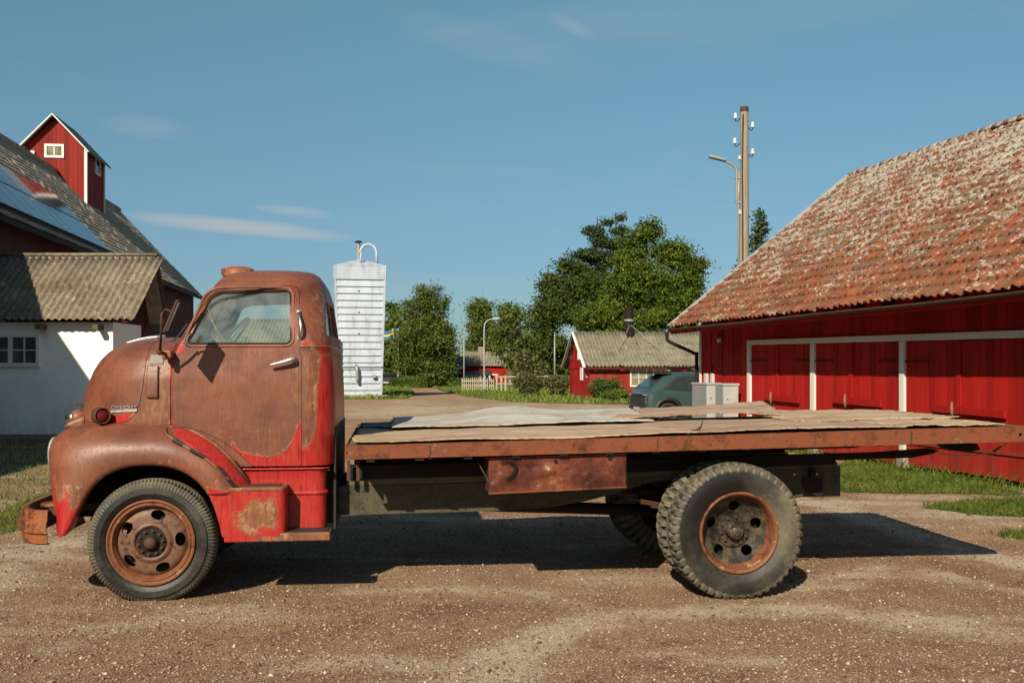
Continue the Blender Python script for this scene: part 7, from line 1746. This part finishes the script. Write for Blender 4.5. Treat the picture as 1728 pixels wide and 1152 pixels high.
    for i in range(nu):
        for j in range(nv):
            s = i / (nu - 1); t = j / (nv - 1); u = a[0] + (c[0] - a[0]) * s; z0 = a[2] + (zb - a[2]) * s; z1 = a2[2] + (c[2] - a2[2]) * s; d = 0
            for bu, bv_, br, bh in bumps: d += bh * math.exp(-(((s - bu) * 1.0) ** 2 + ((t - bv_) * .26) ** 2) / (br * br))
            e = min(1, min(s, 1 - s) * 20) * min(1, min(t, 1 - t) * 8); V.append((u, -.07 + d * e * 1.1, z0 + (z1 - z0) * t))
    tb = mesh('toolbox', np.array(V), grid_faces(nu, nv), M['box_rust'], truck, smooth=True); mm = tb.modifiers.new('s', 'SOLIDIFY'); mm.thickness = .005
    FFb = [(0, 3, 2, 1), (4, 5, 6, 7), (0, 1, 5, 4), (1, 2, 6, 5), (2, 3, 7, 6), (3, 0, 4, 7)]
    MB().add([(u, w, z) for dz in (0, 1) for u, w, z in ((a[0], -.062, a[2] if not dz else a2[2]), (c[0], -.062, zb if not dz else c[2]), (c[0], .24, zb if not dz else c[2]), (a[0], .24, a[2] if not dz else a2[2]))], FFb).build('box_shell', M['brown_iron'], tb)
    MB().add([(u, w, z + dz) for dz in (0, .010) for u, w, z in ((a2[0] - .008, -.085, a2[2] + .001), (c[0] + .004, -.085, c[2] + .001), (c[0] + .004, .24, c[2] + .001), (a2[0] - .008, .24, a2[2] + .001))], FFb).build('lid', M['rail_rust'], tb, bevel=.002)
    MB().beam((a[0] - .002, -.075, a[2]), (c[0], -.075, zb), .012, .012).build('lower_lip', M['rail_rust'], tb)
    for px, py in ((1030, 773), (938, 778)):
        p = T(px, py, -.09); MB().lathe([(0, -.012), (.010, -.010), (.014, 0), (.006, .02)], (p[0], -.078, p[2]), 'y', 10).build('catch', M['dark_iron'], tb)
    pts = smooth_open([T(845, 779, -.10), T(858, 777, -.105), T(868, 783, -.105), T(869, 792, -.105), T(864, 801, -.105), T(855, 808, -.10)], 4); mb = MB()
    for i in range(0, len(pts) - 1, 1):
        pa, pb = Vector(pts[i]), Vector(pts[i + 1]); mid = (pa + pb) / 2; d = (pb - pa).normalized(); sd_ = Vector((0, 1, 0)) if i % 2 else d.cross(Vector((0, 1, 0))).normalized()
        mb.tube([mid + d * (.015 * math.cos(t)) + sd_ * (.009 * math.sin(t)) for t in np.linspace(0, 2 * math.pi, 13)[:-1]], .0024, 5, closed=True)
    mb.build('chain', M['dark_iron'], tb)
    p0, p1 = T(806, 778, .0), T(826, 815, -.04); MB().tube([p0, p1], .005, 6).build('stay_rod', M['brown_iron'], truck)
    return b
bed()
def sheets():
    def sh(u0, u1, w0, w1, mat, label, lift, edge=.014, seed=1, th=.009, taper=None, name='metal_sheet', corner=None):
        rn = np.random.default_rng(seed); nu, nv = 150, 44; f = rn.uniform(0, 6, 8)
        V = []
        ox, oy = (u0 + u1) / 2, (w0 + w1) / 2; wx = TK.x + TK.U[0] * ox + TK.W[0] * oy; wy = TK.y + TK.U[1] * ox + TK.W[1] * oy; wz = bz_(ox)
        ea = rn.normal(0, edge, nu); eb = rn.normal(0, edge, nu); ec = rn.normal(0, edge, nv); ed = rn.normal(0, edge, nv)
        ea = np.convolve(ea, [.3, .4, .3], 'same'); eb = np.convolve(eb, [.3, .4, .3], 'same')
        for i in range(nu):
            s = i / (nu - 1)
            for j in range(nv):
                t = j / (nv - 1); u = u0 + (u1 - u0) * s; w = w0 + (w1 - w0) * t
                if taper: a_, b_ = taper(s, t); u += a_; w += b_
                w += ea[i] * max(0, 1 - t * 6) + eb[i] * max(0, 1 - (1 - t) * 6); u += ec[j] * max(0, 1 - s * 8) + ed[j] * max(0, 1 - (1 - s) * 8)
                z = bz_(u) + lift(s, t) + .005 * math.sin(s * 9 + f[0]) * math.sin(t * 4 + f[1]) + .003 * math.sin(s * 31 + f[2]) * math.sin(t * 9 + f[3])
                V.append((u - ox, w - oy, z - wz))
        o = mesh(name, np.array(V), grid_faces(nu, nv), M[mat], None, smooth=True); o.location = (wx, wy, wz); o.rotation_euler = (0, 0, TK.a)
        mm = o.modifiers.new('s', 'SOLIDIFY'); mm.thickness = th; tag(o, label, 'sheet', 'loose sheets lying on the truck bed'); return o
    ub = BT0[0]
    up = lambda px: T(px, 735, W0)[0]
    sh(up(595), up(1178), -.085, 1.50, 'sheet_tan', 'tan sheet along the near side of the bed, next to the cab', lambda s, t: .012 + .012 * (1 - t) * math.sin(s * 5) ** 2 + .014 * max(0, 1 - s * 8), seed=1, taper=lambda s, t: (.10 * t * (1 - s) * 0 - .0, (.05 * max(0, .12 - s) / .12) * (1 - t)))
    sh(up(600) + .05, 3.95, 1.28, 2.23, 'sheet_grey', 'buckled pale grey sheet on the far side of the bed behind the cab', lambda s, t: .045 + .04 * t + .065 * math.exp(-((s - .48) / .16) ** 2) * t + .03 * s * t, seed=2, taper=lambda s, t: (.22 * (1 - s) * 1 + .0, -.04 * (1 - s)))
    sh(up(597), up(597) + .75, 1.52, 2.24, 'sheet_dark', 'dark grey folded sheet at the far front corner of the bed', lambda s, t: .030 + .01 * t, seed=3)
    sh(up(1165), up(1536), -.085, 1.45, 'sheet_pink', 'flat brownish sheet over the rear wheels on the near side of the bed', lambda s, t: .020 + .012 * math.sin(s * 3.2) * (1 - t), seed=4)
    sh(3.75, 5.30, 1.38, 2.26, 'sheet_pink', 'brownish sheet with a lifted far edge, in front of the electrical cabinets', lambda s, t: .055 + .045 * t + .045 * t * s ** 2 + .03 * (1 - t) * math.sin(math.pi * min(1, s)) , seed=5, taper=lambda s, t: (.28 * (1 - s) * (t - 1) * -1 * 0 - .10 * (1 - t) + .0, .0))
    sh(5.05, BT1[0] - .06, .75, 2.24, 'sheet_tan', 'tan sheet with a ragged far edge at the tail of the bed', lambda s, t: .032 + .03 * t * (1 - s), edge=.028, seed=6)
    sh(up(1530), up(1700), -.08, .95, 'sheet_tan', 'short tan sheet at the near rear corner of the bed', lambda s, t: .022 + .006 * math.sin(s * 6), edge=.010, seed=7)
    # splinter sticking up between the two near sheets
    p = TK; q = T(1178, 727, .1); a = T(1172, 731, .02); b = T(1186, 717, .1)
    wx = TK.x + TK.U[0] * a[0] + TK.W[0] * a[1]; wy = TK.y + TK.U[1] * a[0] + TK.W[1] * a[1]
    t = empty('wood_splinter', (wx, wy, bz_(a[0], .02)), TK.a, 'small broken stick jutting up where two bed sheets meet', 'stick')
    MB().tube([(0, 0, 0), (.06, .03, .03), (b[0] - a[0], b[1] - a[1], .075)], [.008, .007, .003], 6).tube([(-.02, 0, .004), (.05, .02, .012)], [.008, .005], 6).build('stick', M['brown_iron'], t)
sheets()
